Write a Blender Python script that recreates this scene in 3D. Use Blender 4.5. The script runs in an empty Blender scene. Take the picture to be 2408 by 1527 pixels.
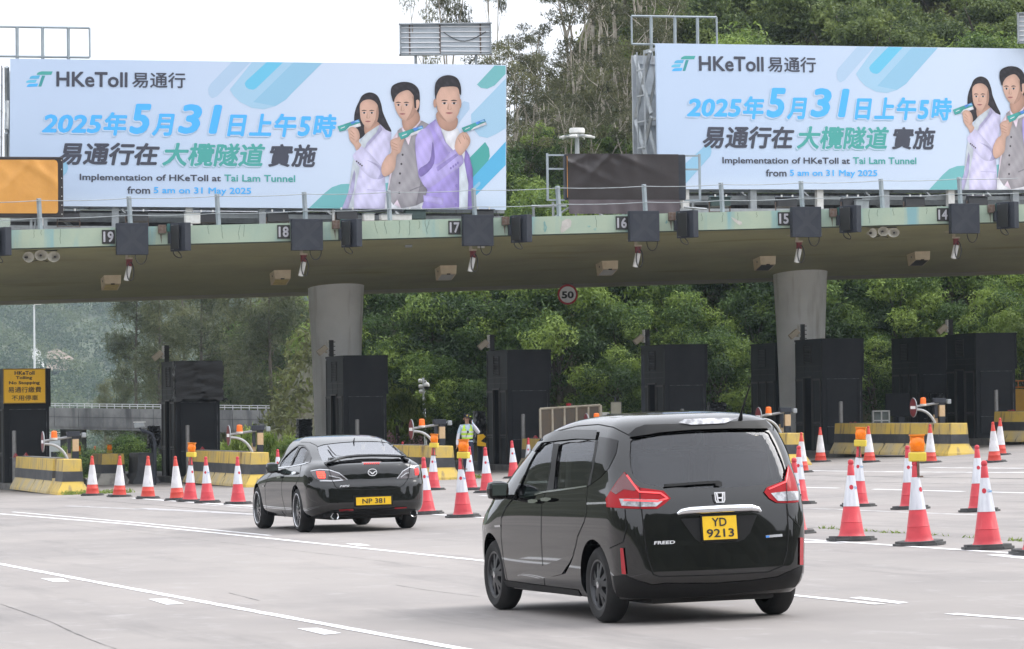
import bpy, bmesh, math, random
from mathutils import Vector, Matrix
from mathutils.bvhtree import BVHTree
R = math.radians
SC = bpy.context.scene
COL = SC.collection

# ------------------------------------------------------------------ camera
FPX, CX, CY, CAMH = 9000.0, 1204.0, 763.5, 1.69      # focal length and centre in units of a 2408 x 1527 picture
PITCH, ROLL = math.atan((975 - 763.5) / FPX), R(.7)
CF = Vector((0, math.cos(PITCH), math.sin(PITCH)))
_u0 = Vector((0, -math.sin(PITCH), math.cos(PITCH)))
CR = Vector((math.cos(ROLL), 0, 0)) - _u0 * math.sin(ROLL)
CU = Vector((math.sin(ROLL), 0, 0)) + _u0 * math.cos(ROLL)
CAM = Vector((0, 0, CAMH))
cd = bpy.data.cameras.new('camera')
cam = bpy.data.objects.new('camera', cd)
COL.objects.link(cam)
cd.sensor_width = 36
cd.lens = 36 * FPX / 2408
cd.clip_start, cd.clip_end = 1, 6000
cam.matrix_world = Matrix(((CR.x, CU.x, -CF.x, CAM.x), (CR.y, CU.y, -CF.y, CAM.y), (CR.z, CU.z, -CF.z, CAM.z), (0, 0, 0, 1)))
SC.camera = cam

# ------------------------------------------------------------------ sky, sun, exposure
SUN_EL, SUN_AZ = R(45), R(80)
w = bpy.data.worlds.new('World')
SC.world = w
w.use_nodes = True
nt = w.node_tree
bg = nt.nodes['Background']
sky = nt.nodes.new('ShaderNodeTexSky')
sky.sky_type = 'NISHITA'
sky.sun_disc = False
sky.sun_elevation, sky.sun_rotation = SUN_EL, SUN_AZ
sky.air_density, sky.dust_density, sky.ozone_density = 1.0, 4.0, 1.0
hs = nt.nodes.new('ShaderNodeHueSaturation')
hs.inputs['Saturation'].default_value = .18
mx = nt.nodes.new('ShaderNodeMixRGB')
mx.inputs[0].default_value = .62
mx.inputs[2].default_value = (13.2, 13.6, 14.6, 1)
nt.links.new(sky.outputs[0], hs.inputs['Color'])
nt.links.new(hs.outputs[0], mx.inputs[1])
tcw = nt.nodes.new('ShaderNodeTexCoord'); sepw = nt.nodes.new('ShaderNodeSeparateXYZ'); mrw = nt.nodes.new('ShaderNodeMapRange')
mrw.inputs['From Min'].default_value, mrw.inputs['From Max'].default_value = 0, 1          # overcast: brighter overhead
mrw.inputs['To Min'].default_value, mrw.inputs['To Max'].default_value = .92, 1.75
mulw = nt.nodes.new('ShaderNodeVectorMath'); mulw.operation = 'SCALE'
nt.links.new(tcw.outputs['Generated'], sepw.inputs[0]); nt.links.new(sepw.outputs[2], mrw.inputs['Value'])
nt.links.new(mx.outputs[0], mulw.inputs[0]); nt.links.new(mrw.outputs[0], mulw.inputs['Scale'])
nt.links.new(mulw.outputs[0], bg.inputs[0])
bg.inputs[1].default_value = .085
sl = bpy.data.lights.new('sun', 'SUN')
sl.energy, sl.angle, sl.color = 1.3, R(40), (1, .97, .93)
so = bpy.data.objects.new('sun', sl)
COL.objects.link(so)
so.rotation_euler = (R(90) - SUN_EL, 0, R(180) - SUN_AZ + R(0))
so.location = (0, 0, 80)
SC.view_settings.view_transform = 'Standard'
SC.view_settings.look = 'None'
SC.view_settings.gamma = 1
SC.view_settings.exposure = 0.72
SC.render.engine = 'CYCLES'
SC.cycles.use_denoising = True
SC.cycles.max_bounces = 8
SC.cycles.transparent_max_bounces = 12
SC.cycles.volume_bounces = 0
SC.cycles.sample_clamp_indirect = 6

# ------------------------------------------------------------------ helpers: places
def ray(u, v):
    return CF + CR * ((u - CX) / FPX) + CU * ((CY - v) / FPX)
def P(u, v, d):
    return CAM + ray(u, v) * d
def gz(x, y):
    c = max(-30, min(30, x))
    return .0204 * c + (.15 * (min(x, 16) - 5) ** 2 / 54.8 if x > 5 else 0)
def G(u, v):
    d = ray(u, v)
    lo, hi = 4, 420
    for _ in range(50):
        m = (lo + hi) / 2
        if CAMH + m * d.z > gz(m * d.x, m * d.y): lo = m
        else: hi = m
    return CAM + d * lo
TH = R(14.5)                                            # the lanes head 14.5 degrees off the view
E1 = Vector((math.cos(TH), math.sin(TH), 0))            # across the lanes
N1 = Vector((-math.sin(TH), math.cos(TH), 0))           # along the lanes
def L(a, b, z=None, h=0.0):
    q = E1 * a + N1 * b
    q.z = gz(q.x, q.y) + h if z is None else z
    return q
def Wp(u, v, b):
    d = ray(u, v)
    return CAM + d * ((b - CAM.dot(N1)) / d.dot(N1))
def ab(q):
    return q.dot(E1), q.dot(N1)

# ------------------------------------------------------------------ helpers: materials
MATS = {}
def M(name, col, rough=.6, metal=0.0, col2=None, scale=3.0, amt=(.35, .65), bump=0.0, bscale=None, coat=0.0, stretch=None,
      spec=.5, cior=1.5, emit=None, estr=0.0, trans=0.0, alpha=1.0, streak=None, streak_amt=(.5, .7)):
    if name in MATS: return MATS[name]
    m = bpy.data.materials.new(name)
    m.use_nodes = True
    t = m.node_tree
    b = t.nodes['Principled BSDF']
    b.inputs['Base Color'].default_value = (*col, 1)
    b.inputs['Roughness'].default_value = rough
    b.inputs['Metallic'].default_value = metal
    b.inputs['Coat Weight'].default_value = coat
    b.inputs['Coat Roughness'].default_value = .03
    b.inputs['Coat IOR'].default_value = cior
    b.inputs['Specular IOR Level'].default_value = spec
    b.inputs['Transmission Weight'].default_value = trans
    if emit:
        b.inputs['Emission Color'].default_value = (*emit, 1)
        b.inputs['Emission Strength'].default_value = estr
    vec = None
    if col2 or bump or streak:
        tc = t.nodes.new('ShaderNodeTexCoord')
        vec = tc.outputs['Object']
        if stretch:
            mp = t.nodes.new('ShaderNodeMapping')
            mp.inputs['Scale'].default_value = stretch
            t.links.new(vec, mp.inputs[0])
            vec = mp.outputs[0]
    def noise(sc, det=6):
        n = t.nodes.new('ShaderNodeTexNoise')
        n.inputs['Scale'].default_value = sc
        n.inputs['Detail'].default_value = det
        n.inputs['Roughness'].default_value = .62
        t.links.new(vec, n.inputs['Vector'])
        return n.outputs['Fac']
    def ramp(fac, lo, hi):
        r = t.nodes.new('ShaderNodeMapRange')
        r.inputs['From Min'].default_value, r.inputs['From Max'].default_value = lo, hi
        t.links.new(fac, r.inputs['Value'])
        return r.outputs[0]
    out = None
    if col2:
        mixn = t.nodes.new('ShaderNodeMixRGB')
        mixn.inputs[1].default_value = (*col, 1)
        mixn.inputs[2].default_value = (*col2, 1)
        t.links.new(ramp(noise(scale), *amt), mixn.inputs[0])
        out = mixn.outputs[0]
    if streak:
        c3, ssc, stc = streak
        mp2 = t.nodes.new('ShaderNodeMapping')
        mp2.inputs['Scale'].default_value = ssc
        tc2 = t.nodes.new('ShaderNodeTexCoord')
        t.links.new(tc2.outputs['Object'], mp2.inputs[0])
        n = t.nodes.new('ShaderNodeTexNoise')
        n.inputs['Scale'].default_value = stc
        n.inputs['Detail'].default_value = 5
        t.links.new(mp2.outputs[0], n.inputs['Vector'])
        mixn = t.nodes.new('ShaderNodeMixRGB')
        if out: t.links.new(out, mixn.inputs[1])
        else: mixn.inputs[1].default_value = (*col, 1)
        mixn.inputs[2].default_value = (*c3, 1)
        t.links.new(ramp(n.outputs['Fac'], *streak_amt), mixn.inputs[0])
        out = mixn.outputs[0]
    if out: t.links.new(out, b.inputs['Base Color'])
    if bump:
        bn = t.nodes.new('ShaderNodeBump')
        bn.inputs['Strength'].default_value = bump
        bn.inputs['Distance'].default_value = .02
        t.links.new(noise(bscale or scale * 6, 4), bn.inputs['Height'])
        t.links.new(bn.outputs[0], b.inputs['Normal'])
    MATS[name] = m
    return m

# ------------------------------------------------------------------ helpers: meshes
class MB:
    def __init__(s):
        s.v, s.f, s.m, s.sm = [], [], [], []
    def add(s, vs, fs, mi=0, smooth=False):
        o = len(s.v)
        s.v += [tuple(x) for x in vs]
        for f in fs:
            s.f.append([i + o for i in f]); s.m.append(mi); s.sm.append(smooth)
        return s
    def box(s, c, d, mi=0, rz=0, M4=None):
        x, y, z = d[0] / 2, d[1] / 2, d[2] / 2
        vs = [Vector((i * x, j * y, k * z)) for i in (-1, 1) for j in (-1, 1) for k in (-1, 1)]
        rm = M4 or Matrix.Rotation(rz, 3, 'Z')
        vs = [rm @ q + Vector(c) for q in vs]
        return s.add(vs, [(0, 1, 3, 2), (4, 6, 7, 5), (0, 4, 5, 1), (2, 3, 7, 6), (0, 2, 6, 4), (1, 5, 7, 3)], mi)
    def bbox(s, c, d, bev=.02, mi=0, rm=None):           # a box with chamfered vertical and horizontal edges
        bm = bmesh.new()
        bmesh.ops.create_cube(bm, size=1)
        bmesh.ops.scale(bm, vec=d, verts=bm.verts)
        bmesh.ops.bevel(bm, geom=list(bm.edges), offset=bev, segments=2, affect='EDGES', profile=.6)
        vs = [(rm @ q.co if rm else q.co) + Vector(c) for q in bm.verts]
        bm.verts.index_update()
        s.add(vs, [[q.index for q in f.verts] for f in bm.faces], mi)
        bm.free()
        return s
    def tube(s, pts, r, n=8, mi=0, cap=True, smooth=True):
        pts = [Vector(q) for q in pts]
        rs = r if isinstance(r, (list, tuple)) else [r] * len(pts)
        vs, fs = [], []
        ref = None
        for i, q in enumerate(pts):
            t = (pts[min(i + 1, len(pts) - 1)] - pts[max(i - 1, 0)]).normalized()
            if ref is None:
                ref = Vector((0, 0, 1)) if abs(t.z) < .9 else Vector((1, 0, 0))
            a = t.cross(ref).normalized(); b = a.cross(t).normalized()
            ref = b
            for k in range(n):
                w_ = 2 * math.pi * k / n
                vs.append(q + (a * math.cos(w_) + b * math.sin(w_)) * rs[i])
        for i in range(len(pts) - 1):
            for k in range(n):
                k2 = (k + 1) % n
                fs.append((i * n + k, i * n + k2, (i + 1) * n + k2, (i + 1) * n + k))
        s.add(vs, fs, mi, smooth)
        if cap:
            o = len(s.v) - len(vs)
            s.f += [[o + k for k in range(n)][::-1], [o + (len(pts) - 1) * n + k for k in range(n)]]
            s.m += [mi, mi]; s.sm += [False, False]
        return s
    def lathe(s, prof, n=24, mi=0, c=(0, 0, 0), axis='Z', smooth=True, rm=None):
        vs, fs = [], []
        for (r, z) in prof:
            for k in range(n):
                w_ = 2 * math.pi * k / n
                q = Vector((r * math.cos(w_), r * math.sin(w_), z))
                if axis == 'Y': q = Vector((q.x, q.z, q.y))
                if axis == 'X': q = Vector((q.z, q.x, q.y))
                if rm: q = rm @ q
                vs.append(q + Vector(c))
        for i in range(len(prof) - 1):
            for k in range(n):
                k2 = (k + 1) % n
                fs.append((i * n + k, i * n + k2, (i + 1) * n + k2, (i + 1) * n + k))
        return s.add(vs, fs, mi, smooth)
    def poly(s, pts, mi=0):
        return s.add(pts, [list(range(len(pts)))], mi)
    def prism(s, pts, ext, mi=0, smooth=False):           # planar loop extruded along a vector
        n = len(pts); ext = Vector(ext)
        vs = [Vector(q) for q in pts] + [Vector(q) + ext for q in pts]
        fs = [list(range(n))[::-1], [n + i for i in range(n)]] + [[i, (i + 1) % n, n + (i + 1) % n, n + i] for i in range(n)]
        return s.add(vs, fs, mi, smooth)
    def mesh(s, name, mats):
        me = bpy.data.meshes.new(name)
        me.from_pydata(s.v, [], s.f)
        for m in (mats if isinstance(mats, (list, tuple)) else [mats]): me.materials.append(m)
        me.polygons.foreach_set('material_index', s.m)
        me.polygons.foreach_set('use_smooth', s.sm)
        me.update()
        return me
def fixn(me):
    bm = bmesh.new(); bm.from_mesh(me)
    bmesh.ops.recalc_face_normals(bm, faces=bm.faces)
    bm.to_mesh(me); bm.free()
    return me
def part(name, mb, mats, parent=None, label=None, fix=True):
    me = mb.mesh(name, mats) if isinstance(mb, MB) else mb
    if not isinstance(mb, MB) and mats:
        me.materials.clear()
        for m in (mats if isinstance(mats, (list, tuple)) else [mats]): me.materials.append(m)
    if fix: fixn(me)
    if len(me.polygons) < 60000 and any(q.use_smooth for q in me.polygons): me.set_sharp_from_angle(angle=R(38))
    o = bpy.data.objects.new(name, me)
    COL.objects.link(o)
    if parent: o.parent = parent
    if label: o['label'] = label
    return o
def tag(o, label, cat, group=None, kind=None):
    if label: o['label'] = label
    if cat: o['category'] = cat
    if group: o['group'] = group
    if kind: o['kind'] = kind
    return o
def thing(name, label, cat, loc, rz=0.0, group=None, mat=None):
    o = bpy.data.objects.new(name, None)
    o.empty_display_size = .2
    COL.objects.link(o)
    if mat is not None:
        o.location = mat.to_translation(); o.rotation_euler = mat.to_euler()
    else:
        o.location = loc; o.rotation_euler = (0, 0, rz)
    return tag(o, label, cat, group)
def struct(name, mb, mats, parent=None, fix=True):
    o = part(name, mb, mats, parent, fix=fix)
    o['kind'] = 'structure'
    return o
KIDS = {}
def kids_of(o):
    return [c for c in COL.objects if c.parent is o]
def dup(root, loc, rz=None, label=None, group=None, sc=None):
    if root not in KIDS:
        KIDS[root] = [(c, kids_of(c)) for c in kids_of(root)]
    r = root.copy(); COL.objects.link(r)
    r.location = loc
    if rz is not None: r.rotation_euler = (0, 0, rz)
    if sc is not None: r.scale = sc if isinstance(sc, (tuple, list)) else (sc, sc, sc)
    if label: r['label'] = label
    if group: r['group'] = group
    for c, gs in KIDS[root]:
        k = c.copy(); COL.objects.link(k); k.parent = r
        for g in gs:
            q = g.copy(); COL.objects.link(q); q.parent = k
    return r
_TX = {}
def text_pts(body, bold=0.0, shear=0.0):
    """outline-filled text as (verts, faces), bold made of shifted copies"""
    key = (body, shear)
    if key not in _TX:
        c = bpy.data.curves.new('lettering', 'FONT')
        c.body = body; c.size = 1; c.shear = shear; c.resolution_u = 3
        o = bpy.data.objects.new('lettering', c); COL.objects.link(o)
        dg = bpy.context.evaluated_depsgraph_get(); dg.update()
        me = bpy.data.meshes.new_from_object(o.evaluated_get(dg))
        vs = [(q.co.x, q.co.y) for q in me.vertices]; fs = [list(p.vertices) for p in me.polygons]
        bpy.data.objects.remove(o); bpy.data.curves.remove(c); bpy.data.meshes.remove(me)
        _TX[key] = (vs, fs)
    vs, fs = _TX[key]
    sh = [(0, 0)] if not bold else [(0, 0), (bold, 0), (-bold, 0), (0, bold), (0, -bold), (bold * .7, bold * .7), (-bold * .7, -bold * .7), (bold * .7, -bold * .7), (-bold * .7, bold * .7)]
    V, F = [], []
    for k, (dx, dy) in enumerate(sh):
        o = len(V)
        V += [(x + dx, y + dy, k * .0002) for x, y in vs]
        F += [[i + o for i in f] for f in fs]
    return V, F
def text_into(mb, body, rect, place, bold=0.0, shear=0.0, mi=0):
    """fit text into rect (x0, x1, y0, y1) of a flat surface; place(x, y, lift) gives the 3-D point"""
    V, F = text_pts(body, bold, shear)
    xs = [q[0] for q in V]; ys = [q[1] for q in V]
    ax, bx, ay, by = min(xs), max(xs), min(ys), max(ys)
    x0, x1, y0, y1 = rect
    mb.add([place(x0 + (q[0] - ax) / (bx - ax) * (x1 - x0), y0 + (q[1] - ay) / (by - ay) * (y1 - y0), q[2]) for q in V], F, mi)
rnd = random.Random(7)
# ------------------------------------------------------------------ ground, road, markings
def conc_mat():
    m = bpy.data.materials.new('road_concrete'); m.use_nodes = True
    t = m.node_tree; b = t.nodes['Principled BSDF']
    tc = t.nodes.new('ShaderNodeTexCoord')
    rot = t.nodes.new('ShaderNodeMapping'); rot.inputs['Rotation'].default_value = (0, 0, -TH)
    t.links.new(tc.outputs['Object'], rot.inputs[0])
    def nz(sc, det, stretch=None, rough=.6):
        v = rot.outputs[0]
        if stretch:
            mp = t.nodes.new('ShaderNodeMapping'); mp.inputs['Scale'].default_value = stretch
            t.links.new(v, mp.inputs[0]); v = mp.outputs[0]
        n = t.nodes.new('ShaderNodeTexNoise'); n.inputs['Scale'].default_value = sc; n.inputs['Detail'].default_value = det
        n.inputs['Roughness'].default_value = rough
        t.links.new(v, n.inputs['Vector']); return n.outputs['Fac']
    def mixc(a, c, fac, lo, hi, amt=1.0):
        r = t.nodes.new('ShaderNodeMapRange'); r.inputs['From Min'].default_value = lo; r.inputs['From Max'].default_value = hi
        r.inputs['To Max'].default_value = amt
        t.links.new(fac, r.inputs['Value'])
        x = t.nodes.new('ShaderNodeMixRGB'); t.links.new(r.outputs[0], x.inputs[0])
        if isinstance(a, tuple): x.inputs[1].default_value = (*a, 1)
        else: t.links.new(a, x.inputs[1])
        x.inputs[2].default_value = (*c, 1)
        return x.outputs[0]
    c = mixc((.262, .239, .224), (.19, .175, .168), nz(.16, 5), .4, .7)
    c = mixc(c, (.30, .272, .252), nz(.5, 6, (1, .25, 1)), .5, .75, .8)
    c = mixc(c, (.135, .126, .123), nz(.9, 7, (1, .10, 1), .7), .53, .76, .8)       # tyre wear along the lanes
    c = mixc(c, (.325, .305, .297), nz(2.2, 8, (1, .5, 1), .75), .55, .72, .7)
    c = mixc(c, (.17, .165, .17), nz(55, 3), .58, .8, .5)
    t.links.new(c, b.inputs['Base Color'])
    b.inputs['Roughness'].default_value = .82
    bn = t.nodes.new('ShaderNodeBump'); bn.inputs['Strength'].default_value = .25; bn.inputs['Distance'].default_value = .01
    t.links.new(nz(40, 5), bn.inputs['Height']); t.links.new(bn.outputs[0], b.inputs['Normal'])
    return m
CONC = conc_mat()
EARTH = M('earth_grass', (.085, .105, .04), .95, col2=(.14, .12, .07), scale=.35, bump=.5, bscale=2)
def sheet(xs, ys, fz):
    mb = MB()
    vs = [(x, y, fz(x, y)) for y in ys for x in xs]
    nx = len(xs)
    mb.add(vs, [(j * nx + i, j * nx + i + 1, (j + 1) * nx + i + 1, (j + 1) * nx + i) for j in range(len(ys) - 1) for i in range(nx - 1)], 0, True)
    return mb
gx = [-560, -400, -250, -120, -60, -30, 0, 5, 7, 9, 11, 13, 16, 30, 60, 120, 250, 420]
struct('ground', sheet(gx, [-60, 0, 60, 100, 132, 160, 300, 600, 1200, 1980], lambda x, y: gz(x, y) - .12 - (5.5 if y > 140 and x < -8 else 0)), EARTH)
mb = MB()
av = [-45, -30, -20, -10, -5, 0, 2.5, 5, 7.5, 10] + [12 + i for i in range(0, 48)] + [70, 80]
bv = [-40 + i * 8 for i in range(0, 22)]
vs = [L(a, b) for b in bv for a in av]; nx = len(av)
mb.add(vs, [(j * nx + i, j * nx + i + 1, (j + 1) * nx + i + 1, (j + 1) * nx + i) for j in range(len(bv) - 1) for i in range(nx - 1)], 0, True)
struct('road', mb, CONC)

PAINT = M('road_paint', (.74, .74, .75), .7, col2=(.55, .54, .54), scale=2.2, amt=(.55, .72), bump=.1, bscale=60)
WORN = M('worn_road_paint', (.56, .55, .55), .75, col2=(.36, .34, .335), scale=1.4, amt=(.45, .6))
DARK = M('joint_filler', (.10, .095, .09), .9, col2=(.2, .19, .18), scale=2, amt=(.45, .6))
def strip(pts, wid, mat, name, lift=.004, jag=0.0):
    """a painted band on the road along points given on the ground"""
    mb = MB(); q = []
    for i in range(len(pts) - 1):
        n = max(2, int((pts[i + 1] - pts[i]).length / (.35 if jag else 1.2)))
        q += [pts[i].lerp(pts[i + 1], k / n) for k in range(n)]
    q.append(pts[-1]); vs = []
    for i, c in enumerate(q):
        d = (q[min(i + 1, len(q) - 1)] - q[max(0, i - 1)]); d.z = 0; d.normalize()
        s = Vector((-d.y, d.x, 0)); hw = wid / 2
        for sg in (-1, 1):
            p = c + s * sg * (hw + rnd.uniform(-jag, jag))
            p.z = gz(p.x, p.y) + lift
            vs.append(p)
    mb.add(vs, [(2 * i, 2 * i + 1, 2 * i + 3, 2 * i + 2) for i in range(len(q) - 1)])
    return struct(name, mb, mat)
def quad(pts, mat, name, lift=.004):
    mb = MB(); vs = []
    for u, v in pts:
        p = G(u, v); p.z = gz(p.x, p.y) + lift; vs.append(p)
    mb.poly(vs); return struct(name, mb, mat)
def gl(*uv): return [G(u, v) for u, v in uv]
def extend(pts, a, b):
    d0 = (pts[0] - pts[1]).normalized(); d1 = (pts[-1] - pts[-2]).normalized()
    return [pts[0] + d0 * a] + pts + [pts[-1] + d1 * b]
strip(extend(gl((0, 1327), (195, 1364), (420, 1405.5), (830, 1481), (1074, 1525)), 25, 6), .105, PAINT, 'lane_marking', jag=.008)
strip(extend(gl((0, 1209), (293, 1232.5), (635, 1267), (1123, 1318)), 20, 0), .10, PAINT, 'lane_marking', jag=.007)
strip(gl((1123, 1318), (1500, 1360), (1867, 1401), (2071, 1422)), .10, PAINT, 'lane_marking', jag=.006)
strip(gl((30, 1204.5), (342, 1231.5), (635, 1260)), .08, PAINT, 'lane_marking', jag=.008)
strip(extend(gl((2235, 1444), (2408, 1457)), 0, 8), .11, PAINT, 'lane_marking', jag=.01)
strip(gl((313, 1172), (440, 1181), (605, 1192)), .13, PAINT, 'lane_marking', jag=.01)
strip(extend(gl((1000, 1209), (1135, 1218), (1450, 1238), (1887, 1269), (2408, 1303.5)), 0, 5), .11, PAINT, 'lane_marking', jag=.007)
strip(gl((470, 1187), (605, 1197)), .09, WORN, 'lane_marking')
for pts in ([(95, 1361), (147, 1361), (163, 1369), (125, 1369)], [(349, 1410), (391, 1409), (433, 1421), (391, 1423)],
            [(699, 1479), (747, 1478), (803, 1490), (762, 1494)], [(813, 1279), (840, 1278.5), (872, 1283.5), (845, 1285)],
            [(1997, 1407), (2024, 1405), (2137, 1418), (2112, 1421)], [(1887, 1273), (1945, 1275), (1986, 1279), (1887, 1277)],
            [(2318, 1306), (2350, 1304.5), (2440, 1312), (2410, 1315)]):
    quad(pts, PAINT, 'lane_dash')
for pts, m_, wd in ([[(1880, 1146.5), (1972, 1148.5)], PAINT, .12], [[(2053, 1151), (2265, 1156.5)], PAINT, .12], [[(2300, 1157), (2420, 1160)], PAINT, .1],
                    [[(1872, 1196), (1979, 1199), (2297, 1212)], WORN, .1], [[(1130, 1166), (1180, 1168)], PAINT, .1], [[(1150, 1128), (1190, 1127)], WORN, .2],
                    [[(1880, 1107), (2420, 1112)], WORN, .22], [[(2180, 1100), (2420, 1102)], WORN, .2]):
    strip(gl(*pts), wd, m_, 'lane_marking', jag=.01)
for pts, wd in (([(0, 1421), (60, 1441), (122, 1464), (170, 1487), (220, 1508), (273, 1527)], .010), ([(0, 1215), (400, 1262), (820, 1310), (940, 1326)], .008),
                ([(930, 1376), (1000, 1388), (1128, 1404)], .007), ([(539, 1395), (609, 1413)], .010), ([(160, 1172), (605, 1208)], .03),
                ([(1880, 1118), (2420, 1126)], .14), ([(1870, 1130), (2420, 1141)], .05), ([(1900, 1240), (2408, 1273)], .03),
                ([(1890, 1330), (2060, 1345), (2230, 1364)], .006), ([(1130, 1149), (1420, 1156)], .06)):
    strip(gl(*pts), wd, DARK, 'expansion_joint', lift=.003, jag=.004)
for pts, wd in (([(160, 1190), (330, 1198)], .18), ([(330, 1196), (640, 1212)], .3)):
    strip(gl(*pts), wd, M('patch_mortar', (.42, .42, .44), .85, col2=(.34, .32, .315), scale=3, amt=(.35, .6)), 'road_patch', lift=.0025, jag=.05)
# ------------------------------------------------------------------ toll canopy
GB = 106.7
_l, _r = Wp(27, 584.5, GB), Wp(2392, 521.5, GB)
def zf(a):                                               # underside edge of the fascia
    al, ar = ab(_l)[0], ab(_r)[0]
    return _l.z + (_r.z - _l.z) * (a - al) / (ar - al)
FASH = .512
def soffit(u, v):
    lo, hi = GB, 118
    for _ in range(40):
        b = (lo + hi) / 2
        q = Wp(u, v, b)
        if q.z > zf(ab(q)[0]) - .1 * (b - GB): hi = b
        else: lo = b
    return Wp(u, v, b)
FAS = M('fascia_green_paint', (.37, .44, .335), .75, col2=(.29, .385, .315), scale=.5, amt=(.4, .65), bump=.15, bscale=14,
        streak=((.20, .36, .38), (1.6, 1.6, .16), 1.1), streak_amt=(.54, .66))
SOF = M('soffit_olive_paint', (.37, .365, .21), .8, col2=(.29, .28, .18), scale=.3, amt=(.38, .66), bump=.2, bscale=3, streak=((.22, .20, .09), (.35, 1.5, 1), .6), streak_amt=(.58, .8))
BARE = M('bare_concrete', (.36, .33, .28), .85, col2=(.24, .22, .19), scale=.9, amt=(.4, .65), streak=((.12, .1, .08), (.4, 3, 1), 1.5), streak_amt=(.62, .72))
COLM = M('column_concrete', (.82, .83, .83), .8, col2=(.72, .73, .73), scale=.8, amt=(.4, .65), bump=.1, streak=((.42, .40, .37), (2, 2, .25), 1.0), streak_amt=(.54, .74))
canopy = thing('toll_canopy', 'long pale green concrete canopy spanning all the toll lanes on grey columns', 'canopy', (0, 0, 0), TH)
A0, A1 = 6.0, 60.0
secs = [(-.0, FASH), (0, 0), (11.4, -1.14), (21.3, -1.0), (21.3, -.45), (11.4, .15), (.35, FASH - .1), (.35, FASH)]
def sect(a): return [Vector((a, GB + y, zf(a) + z)) for y, z in secs]
sa = [A0 + i * 2 for i in range(int((A1 - A0) / 2) + 1)]
for nm, ids, mt in (('fascia', (7, 0, 1), FAS), ('soffit', (1, 2), SOF), ('rear_soffit', (2, 3), BARE), ('deck', (3, 4, 5, 6, 7), BARE)):
    mb = MB(); k = len(ids); vs = []
    for a in sa:
        s_ = sect(a); vs += [s_[i] for i in ids]
    mb.add(vs, [(i * k + j, i * k + j + 1, (i + 1) * k + j + 1, (i + 1) * k + j) for i in range(len(sa) - 1) for j in range(k - 1)])
    if nm == 'deck': mb.poly(sect(A0)); mb.poly(sect(A1))
    part(nm, mb, mt, canopy, fix=False)
# flaked patches and cracks of the fascia paint
FLAKE = M('bare_plaster', (.52, .50, .47), .9, col2=(.42, .40, .37), scale=6)
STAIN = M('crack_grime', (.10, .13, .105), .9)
TEAL = M('teal_repair_paint', (.16, .30, .29), .8, col2=(.3, .42, .36), scale=5, amt=(.4, .6))
def onf(u, v, lift=.006):
    q = Wp(u, v, GB - lift); a, b = ab(q); return Vector((a, b, q.z))
def z3f(x, y): return ((2000 + x / 2.189) * .58804, (780 + y / 2.189) * .58804)
mb = MB()
mb.poly([onf(*z3f(x, y)) for x, y in [(543, 233), (575, 212), (608, 208), (626, 236), (618, 278), (588, 300), (560, 322), (534, 334), (528, 305), (537, 270)]])
part('flaked_patch', mb, FLAKE, canopy)
mb = MB()
mb.poly([onf(*z3f(x, y)) for x, y in [(2022, 194), (2048, 205), (2078, 222), (2115, 236), (2118, 256), (2098, 266), (2072, 250), (2045, 226)]])
part('flaked_patch', mb, FLAKE, canopy)
mb = MB()
for x, y, ww, hh in ((372, 224, 40, 112), (755, 262, 40, 24), (815, 285, 36, 30), (1445, 215, 24, 44)):
    pts = [z3f(x + ww * (.5 + .5 * math.cos(t) * (.7 + .3 * math.sin(3 * t + x))), y + hh * (.5 + .5 * math.sin(t) * (.75 + .25 * math.cos(2 * t + y)))) for t in [i * .5 for i in range(12)]]
    mb.poly([onf(*p, .004) for p in pts])
part('repair_patch', mb, TEAL, canopy)
mb = MB(); rnd.seed(3)
for u in [80, 96, 142, 335, 490, 520, 565, 575, 880, 905, 940, 962, 985, 1000, 1010, 1100, 1190, 1400, 1650, 1700, 1735, 1780, 1905, 1975, 2000, 2015, 2045, 2065, 2100, 2180, 2330]:
    v0, v1 = 542 - 58 * u / 2365, 584 - 62 * u / 2365
    k = rnd.uniform(.3, .95); p0 = (u, v0 + 1)
    for j in range(5):
        p1 = (p0[0] + rnd.uniform(-2.2, 2.2), p0[1] + (v1 - v0) * k / 5)
        hw = .5
        mb.poly([onf(p0[0] - hw, p0[1], .003), onf(p0[0] + hw, p0[1], .003), onf(p1[0] + hw * .7, p1[1], .003), onf(p1[0] - hw * .7, p1[1], .003)])
        p0 = p1
part('crack', mb, STAIN, canopy)
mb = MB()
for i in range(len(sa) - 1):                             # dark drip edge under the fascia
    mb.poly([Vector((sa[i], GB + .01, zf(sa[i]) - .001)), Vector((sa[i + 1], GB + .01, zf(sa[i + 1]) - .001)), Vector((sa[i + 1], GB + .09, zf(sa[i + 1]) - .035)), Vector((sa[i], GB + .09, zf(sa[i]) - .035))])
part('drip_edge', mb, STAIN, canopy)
for u in (790, 1882):
    q = Wp(u, 690, 117.2); a, b = ab(q); zt = zf(a) - .1 * 10.5
    g = L(a, b)
    prof = []
    H_ = zt + .3 - g.z
    for t in range(13):
        k = t / 12
        prof.append((.70 + .03 * k + .17 * k ** 2.2, g.z - .1 + k * (H_ + .1)))
    mb = MB().lathe(prof, 48, c=(a, b, 0))
    part('column', mb, COLM, canopy)

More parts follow.
